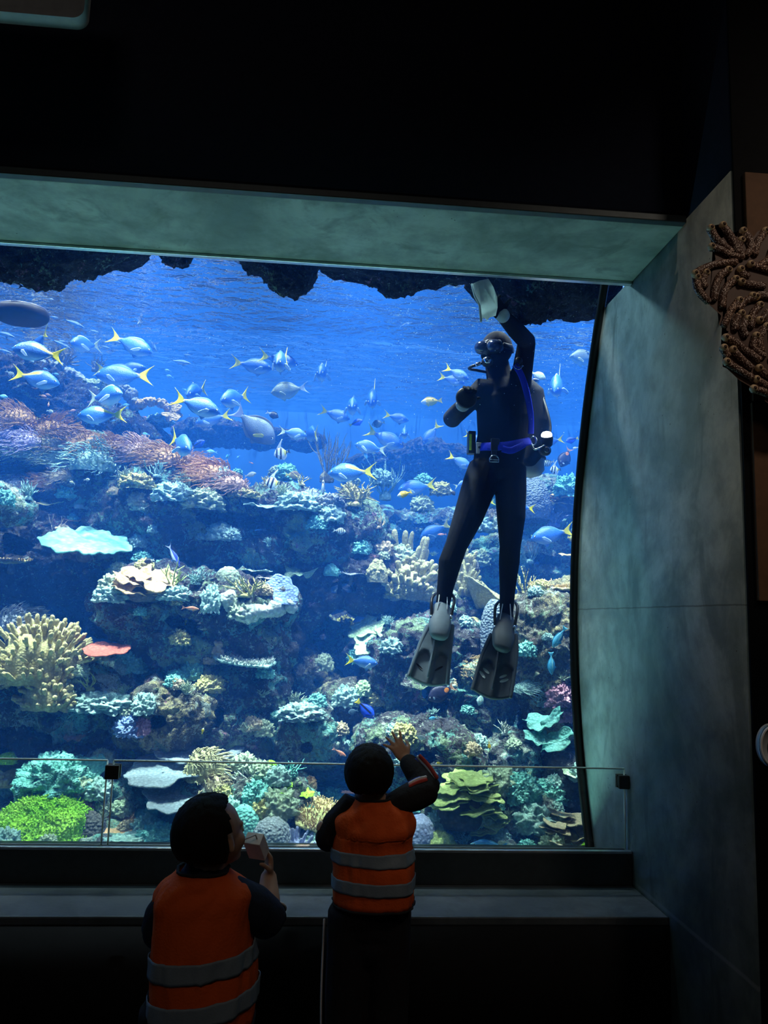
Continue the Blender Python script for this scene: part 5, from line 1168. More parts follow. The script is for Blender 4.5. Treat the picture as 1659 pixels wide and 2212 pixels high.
# ------------------------------------------------------------------ people
def V3(a): return np.asarray(a, float)
def unit(a): a = V3(a); return a / np.linalg.norm(a)
def hand(mb, wrist, d, pn, size, curl=.4, spread=.18, thumb=1, curls=None, rf=None, tcurl=.5):
    """palm, four unequal fingers bent towards the palm side pn, and a thumb leaving the side of the palm"""
    d = unit(d); pn = unit(V3(pn) - d * np.dot(pn, d)); s = np.cross(d, pn) * thumb; w = V3(wrist); rf = rf or size * .052
    for k in range(4):
        o = s * (.5 - k) * 0 + s * size * (.165 - .11 * k); mb.tube([w - d * size * .05 + o * .55, w + d * size * .22 + o * .9, w + d * size * .46 + o], [size * .085, size * .088, size * .07], 8)
    for k, ln in enumerate((.40, .46, .43, .33)):
        o = s * size * (.165 - .11 * k); a = spread * (1.5 - k) * .55; fd = unit(d * math.cos(a) + s * math.sin(a)); c = (curls[k] if curls else curl)
        p = w + d * size * .46 + o; pts = [p]; ang = .15 * c
        for q, fr in enumerate((.45, .32, .23)):
            ang += c * (.55, .8, .6)[q]; pts.append(pts[-1] + (fd * math.cos(ang) + pn * math.sin(ang)) * size * ln * fr)
        mb.tube(pts, [rf, rf * .97, rf * .9, rf * .78], 8)
    p = w + d * size * .12 + s * size * .17; t1 = unit(d * .62 + s * .72 + pn * .25 * tcurl * 2); p1 = p + t1 * size * .19; t2 = unit(d * .85 + s * .30 + pn * .6 * tcurl * 2); p2 = p1 + t2 * size * .17; t3 = unit(t2 + pn * .5 * tcurl * 2); p3 = p2 + t3 * size * .12
    mb.tube([w + d * size * .05 + s * size * .06, p, p1, p2, p3], [rf * 1.4, rf * 1.35, rf * 1.15, rf * 1.02, rf * .85], 8)
def head_shape(mb, c, f, u, h, ears=True):
    """skull, jaw, cheeks, nose, lips and ears of a head of height h facing f"""
    f = unit(f); u = unit(V3(u) - f * np.dot(u, f)); s = np.cross(f, u); R = np.stack([f, s, u], 1)
    def b(x, y, z, r): mb.ball(V3(c) + R @ (V3((x, y, z)) * h), V3(r) * h, 22, 16, R=R)
    b(-.06, 0, .10, (.43, .36, .40)); b(.08, 0, -.10, (.31, .29, .33)); b(.14, 0, -.26, (.20, .20, .18)); b(.245, 0, -.37, (.09, .10, .08))
    for y in (-1, 1): b(.22, y * .15, -.13, (.13, .12, .12)); b(.30, y * .13, .06, (.07, .10, .05))
    mb.tube([V3(c) + R @ (V3((.33, 0, .03)) * h), V3(c) + R @ (V3((.39, 0, -.07)) * h), V3(c) + R @ (V3((.42, 0, -.11)) * h)], [.03 * h, .042 * h, .05 * h], 8)
    for y in (-1, 1): b(.385, y * .04, -.115, (.03, .03, .025))
    b(.37, 0, -.215, (.035, .085, .022)); b(.36, 0, -.25, (.035, .075, .026))
    if ears:
        for y in (-1, 1): b(-.02, y * .36, -.05, (.085, .035, .125)); b(.0, y * .375, -.13, (.05, .03, .05))
    return R
def eyes(c, R, h, parent):
    for y in (-1, 1):
        m = MB(); p = V3(c) + R @ (V3((.315, y * .135, .0)) * h); m.ball(p, (.05 * h,) * 3, 12, 8); q = V3(c) + R @ (V3((.352, y * .135, .0)) * h); m.ball(q, (.024 * h,) * 3, 10, 6, 1); m.build('eye', [M_eye, M_pup], parent)
def hair_cap(c, R, h, name, parent, mat, front=.16, low=-.30, grow=1.0, seed=0):
    """short hair: a thick cap that leaves the face and the front of the neck free"""
    V, F = ball(72, 44); rad = V3((.44, .39, .43)) * h * grow
    keep = []
    for f in F:
        m = V[list(f)].mean(0); zz = m[2]
        if (m[0] > front and zz < .66 + .25 * (m[0] - front)) or zz < low - .45 - .35 * m[0] - (.0 if m[0] < 0 else .2 * -1): continue
        if m[0] > -.02 and abs(m[1]) > .45 and zz < .10: continue
        keep.append(f)
    d = 1 + .035 * fbm(V * np.array([7, 7, 2.5]) + seed, 3); L = V * rad * d[:, None]; L[:, 2] += .085 * h; L[:, 0] -= .085 * h; W = L @ R.T + V3(c)
    used = sorted({i for f in keep for i in f}); mp = {a: b for b, a in enumerate(used)}
    o = mesh_obj('tmp_hair', W[used], [tuple(mp[i] for i in f) for f in keep], mat); s = o.modifiers.new('s', 'SOLIDIFY'); s.thickness = .014 * h / .2; s.offset = -1
    o = from_eval(o, name, mat, parent); return o
def hairmat(name, col):
    n = NT(name); v = n.co(); w = n.noise(n.co(scale=(60, 60, 6)), 3, 4, .6); return n.pbr(n.mix(w, tuple(x * .5 for x in col), tuple(x * 1.5 for x in col)), .7, nrm=n.bump(w, .6, .004), spec=.15)
M_hair = hairmat('black_hair', (.007, .006, .006))
def skinmat(name, col):
    n = NT(name); v = n.co(); c = n.mix(n.mr(n.noise(v, 14, 3), .3, .7), tuple(x * .9 for x in col), tuple(x * 1.1 for x in col)); b = n.n('BsdfPrincipled'); n.set(b.inputs['Base Color'], c); b.inputs['Roughness'].default_value = .5; b.inputs['Subsurface Weight'].default_value = .1; b.inputs['Subsurface Radius'].default_value = (.01, .004, .002); n.t.links.new(b.outputs[0], n.out.inputs[0]); return n.m
M_skin = skinmat('child_skin', (.42, .25, .17))
def cloth(name, col, weave=120, rough=.85, trans=0.0, wr=8, st=.5):
    n = NT(name); v = n.co(); w = n.noise(v, weave, 2); f = n.noise(n.co(scale=(1, 1, .45)), wr, 3, .5, .8)
    c = n.mix(n.mr(f, .3, .7, 0, .5), col, tuple(x * .75 for x in col)); nb = n.bump(n.math('ADD', n.math('MULTIPLY', f, 1.0), n.math('MULTIPLY', w, .08)), st, .03)
    n.pbr(c, rough, nrm=nb, spec=.2)
    if trans:
        b = n.out.inputs[0].links[0].from_socket; t = n.n('BsdfTranslucent'); n.set(t.inputs[0], c); m = n.n('MixShader'); m.inputs[0].default_value = trans; n.t.links.new(b, m.inputs[1]); n.t.links.new(t.outputs[0], m.inputs[2]); n.t.links.new(m.outputs[0], n.out.inputs[0])
    return n.m
M_vest = cloth('orange_vest_cloth', (.86, .13, .022), 160, .75, .22, 7, .7); M_band = cloth('reflective_tape', (.20, .26, .32), 200, .45, 0, 6, .3); M_trim = cloth('black_binding', (.02, .02, .024))
M_nshirt = cloth('navy_shirt', (.018, .024, .045)); M_bshirt = cloth('black_sleeve', (.016, .016, .02)); M_pant = cloth('dark_trousers', (.013, .013, .017)); M_shoe = plain('dark_shoe', (.03, .03, .035), .6)
M_white = cloth('white_stripe', (.65, .66, .70)); M_redst = cloth('red_stripe', (.45, .06, .05)); M_bluest = cloth('blue_stripe', (.03, .06, .42))
def vest(name, rings, parent, bands, seed=0, tilt=0.0):
    """sleeveless safety vest: rings of (z, cx, cy, rx, ry) from hem to neck, with two reflective bands"""
    rg = np.array(rings); n = 46; t = np.linspace(0, 1, n); zz = np.interp(t, np.linspace(0, 1, len(rg)), rg[:, 0]); I = [interp(rg[:, 0], rg[:, k], zz) for k in (1, 2, 3, 4)]
    na = 96; a = np.arange(na) * 2 * PI / na
    def surf(z, grow):
        cx, cy, rx, ry = (interp(rg[:, 0], rg[:, k], z) for k in (1, 2, 3, 4)); se = .86
        X = cx[:, None] + (rx[:, None] + grow) * np.sign(np.cos(a)) * np.abs(np.cos(a)) ** se; Y = cy[:, None] + (ry[:, None] + grow) * np.sign(np.sin(a)) * np.abs(np.sin(a)) ** se
        q = np.stack([X, Y, np.repeat(z[:, None], na, 1)], 2).reshape(-1, 3); w = fbm(q * np.array([9, 9, 3.0]) + seed, 3) * .009 + .013 * perlin(q * np.array([15, 15, 2.2]) + seed) + .004 * ridged(q * np.array([30, 30, 7.0]) + seed, 2)
        q[:, 2] += tilt * (q[:, 0] - np.repeat(cx, na)) * np.clip((rg[-1, 0] - q[:, 2]) / (rg[-1, 0] - rg[0, 0]), 0, 1); r = q - np.stack([np.repeat(cx[:, None], na, 1), np.repeat(cy[:, None], na, 1), q[:, 2].reshape(-1, na)], 2).reshape(-1, 3); l = np.linalg.norm(r, axis=1, keepdims=True); return q + r / l * w[:, None]
    o = mesh_obj('tmp_vest', surf(zz, 0), np.array(grid_faces(na, n, True)), M_vest); s = o.modifiers.new('s', 'SOLIDIFY'); s.thickness = .004; s.offset = 0; v = from_eval(o, name, M_vest, parent)
    for z0, z1 in bands:
        o = mesh_obj('tmp_band', surf(np.linspace(z0, z1, 8), .0045), np.array(grid_faces(na, 8, True)), M_band); s = o.modifiers.new('s', 'SOLIDIFY'); s.thickness = .002; s.offset = 1; b = from_eval(o, 'reflective_band', M_band, v); b['label'] = 'grey reflective band'
    for z in (zz[0], zz[-1]):
        q = surf(np.array([z, z]), .002)[:na]; m = MB(); m.tube(np.vstack([q, q[:1]]), .0042, 6, cap=False); m.build('hem' if z == zz[0] else 'collar_edge', M_trim, v)
    return v
# ---- waving child in the middle, standing at the ledge
KY = 2.70
def K2(px, py, dy=0): return P(px, py, KY + dy)
kid = empty('person', (K2(812, 1900)[0], KY, 0))
def rel(root):
    bpy.context.view_layer.update()
    for ch in root.children: ch.matrix_parent_inverse = root.matrix_world.inverted()
hc = K2(797, 1670); hh_ = .183; hf, hu = unit((.06, .92, .30)), (0, -.3, 1)
mb = MB(); R2 = head_shape(mb, hc, hf, hu, hh_)
nb = K2(806, 1735, .0); zsh = nb[2] - .01; xm = nb[0]
mb.tube([hc + V3((0, -.005, -.05)), nb], [.045, .05], 12)
mb.tube([V3((xm + .005, KY, .46)), V3((xm + .005, KY, .62)), V3((xm, KY, zsh - .05)), nb], [.07, .075, .07, .045], 20, flat=(.8, 1.1), up=(0, 1, 0))
sl, sr = K2(748, 1742), K2(872, 1728); el, er = K2(708, 1812, .02), K2(927, 1706, .03); wl = K2(740, 1770, .24); wr = K2(876, 1640, .12)
mb.tube([nb + V3((0, 0, -.05)), sl, el], [.028, .028, .027], 12); mb.tube([el, (el + wl) / 2, wl], [.028, .026, .022], 12); mb.tube([nb + V3((0, 0, -.05)), sr, er], [.028, .028, .027], 12); mb.tube([er, (er + wr) / 2, wr], [.028, .026, .022], 12)
hd = K2(846, 1592, .13) - wr; hand(mb, wr, hd, (-.35, .9, .1), .118, .22, .62, -1, rf=.0066)
hand(mb, wl, (.35, .8, .1), (.2, .1, -1), .112, .5, .2, 1, rf=.0066)
for sx in (-.062, .062): mb.tube([V3((xm + sx, KY, .50)), V3((xm + sx * 1.1, KY + .01, .27)), V3((xm + sx * 1.15, KY, .07))], [.056, .044, .034], 12); mb.tube([V3((xm + sx * 1.15, KY - .03, .035)), V3((xm + sx * 1.2, KY + .12, .03))], [.033, .026], 10)
body = remeshed(mb, 'body', M_skin, .0045, kid, 3)
eyes(hc, R2, hh_, kid)
hair_cap(hc, R2, hh_, 'hair', kid, M_hair, seed=3)
mb = MB(); mb.tube([V3((xm + .005, KY, .50)), V3((xm, KY, zsh - .06)), nb + V3((0, 0, .0))], [.098, .098, .055], 20, flat=(.8, 1.1), up=(0, 1, 0))
mb.tube([nb + V3((0, 0, -.05)), sl, (sl + el) / 2, el], [.04, .044, .048, .045], 14); mb.tube([el, (el + wl) / 2, wl - (wl - el) * .1], [.045, .042, .033], 14); mb.tube([nb + V3((0, 0, -.05)), sr, (sr + er) / 2, er], [.04, .046, .052, .046], 14); mb.tube([er, (er + wr) / 2, wr - (wr - er) * .06], [.046, .042, .032], 14)
sh = remeshed(mb, 'jacket', M_bshirt, .006, kid, 4); sh['label'] = 'black long sleeved jacket with striped sleeves'
def stripe(p, q, off, mat, w, nm='sleeve_stripe'):
    m = MB(); m.tube(smooth_path([V3(p) + off, (V3(p) + V3(q)) / 2 + off * 1.08, V3(q) + off], 12), w, 8, flat=(1, .5)); m.build(nm, mat, sh)
out = unit((.55, -.35, .75))
stripe(er + (wr - er) * .08, er + (wr - er) * .8, out * .042, M_white, .0075); stripe(er + (wr - er) * .08, er + (wr - er) * .8, out * .040 + V3((.008, -.01, .006)), M_redst, .0085); stripe(er + (wr - er) * .1, er + (wr - er) * .75, out * .040 + V3((-.012, .004, -.006)), M_bluest, .009)
up_ = unit((-.1, -.25, 1)); stripe(sr + (er - sr) * .25, sr + (er - sr) * .9, up_ * .047, M_white, .008); stripe(sr + (er - sr) * .25, sr + (er - sr) * .9, up_ * .045 + V3((0, -.012, -.004)), M_redst, .008); stripe(sr + (er - sr) * .25, sr + (er - sr) * .9, up_ * .045 + V3((0, .012, .0)), M_bluest, .009)
stripe(sl + (el - sl) * .62, sl + (el - sl) * .82, unit((-.95, -.2, .3)) * .047, M_white, .008)
mb = MB()
for sx in (-.062, .062): mb.tube([V3((xm + sx * .9, KY, .56)), V3((xm + sx * 1.08, KY, .30)), V3((xm + sx * 1.15, KY, .06))], [.084, .072, .058], 16)
mb.ball((xm, KY, .47), (.10, .085, .09)); mb.tube([V3((xm, KY, .50)), V3((xm, KY, .60))], [.105, .112], 18, flat=(.85, 1.1), up=(0, 1, 0)); tr = remeshed(mb, 'trousers', M_pant, .007, kid, 4)
m = MB(); m.tube(smooth_path([(xm - .150, KY - .02, .54), (xm - .150, KY - .015, .30), (xm - .140, KY - .01, .07)], 16), .0035, 6); m.build('piping', M_white, tr)
for sx in (-.062, .062): m = MB(); m.tube([V3((xm + sx * 1.15, KY - .035, .045)), V3((xm + sx * 1.18, KY + .05, .045)), V3((xm + sx * 1.25, KY + .14, .032))], [.040, .042, .030], 14, flat=(1, 1.0)); m.box((xm + sx * 1.2 - .042, KY - .07, 0), (xm + sx * 1.2 + .042, KY + .16, .014)); m.build('shoe', M_shoe, kid)
zh = K2(815, 1972, -.11)[2]; zb = [K2(815, y, -.115)[2] for y in (1938, 1910, 1878, 1850)]
vest('safety_vest', [(zh, xm + .012, KY, .133, .118), (zh + .1, xm + .008, KY, .131, .116), (zh + .22, xm + .004, KY, .122, .108), (zsh - .09, xm, KY, .122, .102), (zsh - .035, xm, KY, .127, .088), (zsh - .010, xm, KY + .002, .112, .074), (zsh + .016, xm, KY + .004, .070, .060), (zsh + .03, xm, KY + .005, .058, .056)], kid, ((zb[0], zb[1]), (zb[2], zb[3])), 4)
rel(kid)
tag(kid, 'small child in an orange safety vest with one hand raised, standing at the ledge', 'person', 'children in orange safety vests')
# ---- child with the juice box, nearer on the left
JY = 2.10
def K1(px, py, dy=0): return P(px, py, JY + dy)
kid1 = empty('person', (K1(445, 2000)[0], JY, 0))
hc = K1(464, 1804); hh_ = .190; hf, hu = unit((.72, .62, .22)), unit((-.22, -.12, 1))
mb = MB(); R1 = head_shape(mb, hc, hf, hu, hh_)
nb = K1(440, 1900, .0); zsh = nb[2] - .005; xm = nb[0]
mb.tube([hc + V3((-.01, -.005, -.05)), nb], [.047, .052], 12)
mb.tube([V3((xm + .008, JY, .44)), V3((xm + .008, JY, .58)), V3((xm, JY, zsh - .05)), nb], [.075, .078, .075, .047], 20, flat=(.8, 1.1), up=(0, 1, 0))
sl, sr = K1(366, 1940), K1(508, 1938); el, er = K1(344, 2010, .03), K1(580, 1985, .09); wl = K1(400, 2020, .22); wr = K1(580, 1890, .17)
mb.tube([nb + V3((0, 0, -.05)), sl, el], [.028, .028, .028], 12); mb.tube([el, (el + wl) / 2, wl], [.032, .03, .023], 12); mb.tube([nb + V3((0, 0, -.05)), sr, er], [.028, .032, .034], 12); mb.tube([er, (er + wr) / 2, wr], [.035, .031, .022], 12)
hand(mb, wr, K1(582, 1845, .17) - wr, (-.85, -.25, .1), .112, 1.05, .12, 1, rf=.0066, tcurl=.8)
hand(mb, wl, (.5, .7, .0), (.2, .1, -1), .112, .5, .2, 1, rf=.0066)
for sx in (-.062, .062): mb.tube([V3((xm + sx, JY, .48)), V3((xm + sx * 1.1, JY + .01, .26)), V3((xm + sx * 1.15, JY, .07))], [.056, .044, .034], 12); mb.tube([V3((xm + sx * 1.15, JY - .03, .035)), V3((xm + sx * 1.2, JY + .12, .03))], [.033, .026], 10)
remeshed(mb, 'body', M_skin, .0045, kid1, 3); eyes(hc, R1, hh_, kid1); hair_cap(hc, R1, hh_, 'hair', kid1, M_hair, front=.20, seed=9)
mb = MB(); mb.tube([V3((xm + .005, JY, .46)), V3((xm, JY, zsh - .06)), nb + V3((0, 0, .01))], [.10, .098, .062], 20, flat=(.8, 1.1), up=(0, 1, 0)); mb.tube([nb + V3((0, 0, -.01)), nb + (hc - nb) * .30], [.060, .056], 14)
mb.tube([nb + V3((0, 0, -.06)), sl, (sl + el) / 2, el], [.04, .046, .050, .047], 14); mb.tube([el, el + (wl - el) * .45], [.046, .042], 14); mb.tube([nb + V3((0, 0, -.06)), sr, (sr + er) / 2, er + (er - sr) * .02], [.042, .052, .060, .052], 14); mb.tube([er, er + (wr - er) * .22], [.050, .043], 14)
sh = remeshed(mb, 'shirt', M_nshirt, .006, kid1, 4); sh['label'] = 'navy short sleeved shirt'
e0 = er + (wr - er) * .21; m = MB(); ax = unit(wr - er); uu = unit(np.cross(ax, (0, 1, 0))); ww = np.cross(ax, uu); m.tube([e0 + .046 * (math.cos(t) * uu + math.sin(t) * ww) for t in np.linspace(0, 2 * PI, 25)], .0035, 6, cap=False); m.build('cuff', M_white, sh)
mb = MB()
for sx in (-.062, .062): mb.tube([V3((xm + sx * .9, JY, .54)), V3((xm + sx * 1.08, JY, .30)), V3((xm + sx * 1.15, JY, .06))], [.084, .072, .058], 16)
mb.ball((xm, JY, .45), (.10, .085, .09)); mb.tube([V3((xm, JY, .48)), V3((xm, JY, .58))], [.108, .114], 18, flat=(.85, 1.1), up=(0, 1, 0)); remeshed(mb, 'trousers', M_pant, .007, kid1, 4)
for sx in (-.062, .062): m = MB(); m.tube([V3((xm + sx * 1.15, JY - .035, .045)), V3((xm + sx * 1.18, JY + .05, .045)), V3((xm + sx * 1.25, JY + .14, .032))], [.040, .042, .030], 14); m.box((xm + sx * 1.2 - .042, JY - .07, 0), (xm + sx * 1.2 + .042, JY + .16, .014)); m.build('shoe', M_shoe, kid1)
zb = [K1(440, y, -.12)[2] for y in (2222, 2178, 2131, 2088)]; zh = zb[0] - .05
vest('safety_vest', [(zh, xm + .014, JY, .126, .112), (zh + .12, xm + .012, JY, .125, .110), (zsh - .16, xm + .006, JY, .120, .106), (zsh - .07, xm + .0, JY, .114, .098), (zsh - .025, xm - .002, JY, .116, .088), (zsh - .002, xm - .002, JY + .002, .100, .074), (zsh + .018, xm - .003, JY + .004, .072, .062), (zsh + .03, xm - .003, JY + .004, .062, .058)], kid1, ((zb[0], zb[1]), (zb[2], zb[3])), 8, .16)
rel(kid1)
tag(kid1, 'nearer small child in an orange safety vest, sipping from a juice box', 'person', 'children in orange safety vests')
# juice box held up by that child
bc = K1(554, 1828, .12); ax = unit(K1(546, 1806, .10) - K1(562, 1850, .16)); u1 = unit(np.cross(ax, (.35, 1, .1))); u2 = np.cross(ax, u1); Rb = np.stack([u1, u2, ax], 1)
M_carton = plain('juice_carton', (.80, .74, .70), .5); M_cpink = plain('carton_pink', (.78, .32, .34), .5); M_cbrown = plain('carton_brown', (.20, .12, .09), .5)
m = MB(); m.box((-.024, -.017, -.036), (.024, .017, .036), R=Rb, c=bc); box = m.build('juice_box', M_carton, smooth=False, bevel=.0015)
for nm, lo, hi, mt in (('printed_panel', (-.0214, -.0164, -.0362), (-.006, .0164, .024), M_cpink), ('printed_patch', (.004, -.0166, -.022), (.0213, .0166, .006), M_cbrown)): MB().box(lo, hi, R=Rb, c=bc).build(nm, mt, box, smooth=False)
for i, (y, w_) in enumerate(((.016, .009), (.010, .006))):   # tiny print lines on the side
    MB().box((.006, -.0167, y), (.006 + w_, -.0163, y + .0022), R=Rb, c=bc).build('print', M_cbrown, box, smooth=False)
m = MB(); st = bc + Rb @ V3((-.010, 0, .036)); mouth = hc + R1 @ (V3((.40, .0, -.23)) * hh_); m.tube([st - ax * .01, st + ax * .018, mouth + (st - mouth) * .12], .0022, 8); m.build('straw', M_white, box)
tag(box, 'small white and pink juice box with a straw, in the hand of the left child', 'juice box')
# ------------------------------------------------------------------ the diver
DY = 4.42; mpx = DY / FPX
def D(px, py, dy=0): return P(px, py, DY + dy)
dv = empty('person', D(1080, 1000))
M_neo = cloth('black_neoprene', (.0055, .0065, .010), 240, .8, 0, 6, .35); M_blk = plain('black_rubber', (.014, .015, .018), .45, spec=.5); M_webb = cloth('blue_webbing', (.015, .03, .62), 260, .6, 0, 20, .15)
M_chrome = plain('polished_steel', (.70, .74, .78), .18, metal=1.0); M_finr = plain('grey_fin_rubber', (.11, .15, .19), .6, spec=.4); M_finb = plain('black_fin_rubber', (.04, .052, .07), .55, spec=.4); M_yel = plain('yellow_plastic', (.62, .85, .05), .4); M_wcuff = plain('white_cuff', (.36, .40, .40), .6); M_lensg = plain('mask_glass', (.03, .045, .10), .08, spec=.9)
mb = MB(); hc = D(1071, 760, -.02); hf, hu = unit((-.60, -.79, -.08)), (.10, 0, 1); RD = head_shape(mb, hc, hf, hu, .255, ears=False)
nk = D(1080, 822, .0)
mb.tube([hc + V3((.01, .02, -.06)), nk, D(1084, 850)], [.072, .080, .115], 16)
mb.tube([D(1074, 1018), D(1078, 985), D(1085, 945), D(1088, 900), D(1087, 862), D(1084, 830)], [.150, .150, .150, .163, .163, .10], 26, flat=(.72, 1.0), up=(0, 1, 0))
sR, eR, wR = D(1122, 842, -.02), D(1138, 738, -.14), D(1086, 682, -.50); sL, eL, wL = D(1040, 842, -.02), D(976, 905, .02), D(1000, 874, -.22)
mb.tube([D(1095, 850), sR, (sR + eR) / 2, eR], [.08, .075, .060, .053], 16); mb.tube([eR, (eR + wR) / 2, wR], [.053, .050, .036], 16); mb.tube([D(1075, 850), sL, (sL + eL) / 2, eL], [.08, .072, .058, .052], 16); mb.tube([eL, (eL + wL) / 2, wL], [.056, .050, .037], 16)
for pts, rr in (([(1047, 1010), (1035, 1050), (1012, 1115), (985, 1180), (972, 1215), (962, 1270), (957, 1305)], [36, 38, 33, 24, 25, 18, 15.5]), ([(1104, 1010), (1103, 1060), (1104, 1120), (1102, 1180), (1100, 1215), (1096, 1275), (1094, 1322)], [34, 35, 31, 23, 22.5, 17, 15])):
    mb.tube([D(*p, -.02 * min(i, 3)) for i, p in enumerate(pts)], [r * mpx for r in rr], 18)
padn = unit(D(1048, 650, -.6) - D(1048, 650, -.5))
hand(mb, wR, D(1052, 636, -.62) - wR, (-.25, -.9, -.1), .19, .55, .2, 1, rf=.0105, tcurl=.6)
hand(mb, wL, D(1008, 850, -.25) - wL, (.2, -.95, 0), .18, 1.2, .15, 1, rf=.0105, tcurl=.8)
for (a_, t_) in (((957, 1312), (944, 1372)), ((1094, 1328), (1083, 1390))): mb.tube([D(*a_, -.06), D(a_[0] - 2, a_[1] + 20, -.09), D(*t_, -.16)], [.042, .048, .040], 14)
remeshed(mb, 'body', M_neo, .0065, dv, 3)
# hood seam line and mask
def hd(x, y, z): return hc + RD @ (V3((x, y, z)) * .255)
m = MB()
for y in (-1, 1): m.tube([hd(.26, y * .145, .03), hd(.43, y * .155, .02)], [.043, .050], 18, flat=(.85, 1.05))
m.tube([hd(.33, -.25, .12), hd(.41, 0, .14), hd(.33, .25, .12)], .018, 10); m.tube([hd(.36, 0, .0), hd(.43, 0, -.10)], [.02, .03], 10)
mask = remeshed(m, 'mask', M_blk, .005, dv, 2)
for y in (-1, 1): m = MB(); m.tube([hd(.470, y * .155, .02), hd(.492, y * .155, .02)], [.042, .042], 22, flat=(.85, 1.05)); m.build('lens', M_lensg, mask)
m = MB(); m.tube([hd(.30, -.34, .06), hd(0, -.41, .07), hd(-.3, -.32, .08), hd(-.47, 0, .09), hd(-.3, .32, .08), hd(0, .41, .07), hd(.30, .34, .06)], .011, 8, flat=(1.6, .5)); m.build('strap', M_blk, mask)
rg = MB(); rc = D(1052, 782, -.16); rg.ball(rc, (.034, .032, .03), 18, 12); rg.tube([rc, hd(.36, 0, -.22)], [.02, .018], 10); reg = rg.build('regulator', M_blk, dv)
m = MB(); m.tube([rc + V3((-.004, -.031, 0)), rc + V3((-.004, -.036, 0))], [.022, .02], 16); m.build('cover_ring', M_chrome, reg)
m = MB(); m.tube(smooth_path([rc + V3((-.02, 0, -.005)), D(1036, 786, -.16), D(1018, 792, -.14), D(1014, 797, -.10), D(1030, 800, -.04), D(1062, 806, 0.02)], 30), .0085, 8); m.build('hose', M_blk, reg)
m = MB(); m.tube([D(1037, 785, -.17), D(1029, 788, -.17)], .011, 10); m.build('hose_fitting', M_chrome, reg)
# back gear
m = MB(); cy0, cy1 = D(1146, 845, .20), D(1146, 1016, .20); m.tube([cy0, cy0 + (cy1 - cy0) * .1, cy1], [.06, .085, .085], 24); cyl = m.build('air_cylinder', plain('grey_cylinder', (.34, .37, .38), .45, metal=.3), dv)
m = MB(); m.tube([D(1118, 815, .12), D(1150, 850, .14), D(1158, 910, .14), D(1154, 970, .14), D(1140, 1000, .14)], [.05, .075, .082, .075, .05], 18, flat=(1.0, .95)); remeshed(m, 'buoyancy_vest', M_neo, .008, dv, 3)
m = MB(); m.tube([cy0 + V3((0, 0, .03)), cy0 + V3((0, 0, .09))], [.025, .02], 12); m.tube([cy0 + V3((-.05, 0, .07)), cy0 + V3((.05, 0, .07))], .016, 10); m.build('valve', M_chrome, cyl)
m = MB(); m.tube([D(1146, 990, .20) + .087 * V3((math.cos(t), math.sin(t), 0)) for t in np.linspace(0, 2 * PI, 30)], .010, 6, cap=False); m.build('cylinder_band', M_blk, cyl)
# straps: follow the front of the torso
def front(px, py, lift=.006):
    c = D(1087, py); w_ = .158; x = D(px, py)[0] - c[0]; k = max(0, 1 - (x / w_) ** 2); return V3((c[0] + x, DY - .72 * w_ * math.sqrt(k) - lift - (.02 if py < 950 else .012), D(px, py)[2]))
def ribbon(pts, w0, mat, nm, parent, th=.004, n=26):
    sp = smooth_path(pts, n); V, F = tube(sp, w0 / 2, 10, cap=False, flat=(1, 2 * th / w0), up=np.cross(unit(sp[1] - sp[0]), (0, 1, 0))); return mesh_obj(nm, V, F, mat, parent)
belt = ribbon([D(1026, 968, .0), front(1040, 971), front(1062, 974), front(1090, 972), front(1115, 966), front(1138, 958), D(1146, 953, -.0)], .050, M_webb, 'weight_belt', dv)
ribbon([front(1073, 980, .014), front(1090, 984, .014), front(1106, 978, .014), front(1122, 968, .012)], .040, M_webb, 'loose_end', belt)
m = MB(); b_ = front(1032, 972, .01); m.box((b_[0] - .020, b_[1] - .008, b_[2] - .034), (b_[0] + .020, b_[1] + .004, b_[2] + .034)); bu = m.build('buckle', plain('buckle_steel', (.62, .66, .68), .35, metal=.7), belt, smooth=False, bevel=.003); MB().ball((b_[0] - .002, b_[1] - .009, b_[2] + .004), (.008, .004, .008), 12, 8).build('rivet', M_blk, bu)
MB().box(tuple(front(1060, 970, .011) - V3((.026, .004, .036))), tuple(front(1060, 970, .011) + V3((.026, .010, .036)))).build('belt_keeper', M_blk, belt, smooth=False, bevel=.004)
dr = front(1058, 1002, .008); m = MB(); rr_ = .026; m.tube([dr + V3((rr_ * math.cos(t), 0, rr_ * 1.05 * math.sin(t))) for t in np.linspace(0, PI, 16)] + [dr + V3((-rr_, 0, -.012)), dr + V3((rr_, 0, -.012)), dr + V3((rr_, 0, 0))], .0042, 8); m.tube([dr + V3((-rr_, 0, .0)), dr + V3((rr_, 0, .0))], .0035, 8); m.build('steel_ring', M_chrome, belt)
MB().box((dr[0] - .016, dr[1] + .002, dr[2] - .01), (dr[0] + .016, dr[1] + .012, dr[2] + .08)).build('crotch_strap', M_blk, belt, smooth=False, bevel=.003)
ss = ribbon([front(1098, 806, .03), front(1112, 824, .02), front(1124, 850, .012), front(1135, 885, .010), front(1142, 915, .01), front(1143, 940, .01)], .040, M_webb, 'shoulder_strap', dv)
m = MB(); q = front(1106, 802, .035); m.tube([q + V3((.018 * math.cos(t), 0, .022 * math.sin(t))) for t in np.linspace(0, 2 * PI, 20)], .004, 8, cap=False); m.ball(q + V3((0, .005, .012)), (.024, .018, .022), 14, 8); m.build('clip', M_blk, ss)
m = MB(); q2 = q + V3((-.006, -.008, -.02)); m.tube([q2 + V3((.024 * math.cos(t), 0, .024 * math.sin(t))) for t in np.linspace(PI, 2 * PI, 16)], .0028, 8); m.build('clip_ring', M_chrome, ss)
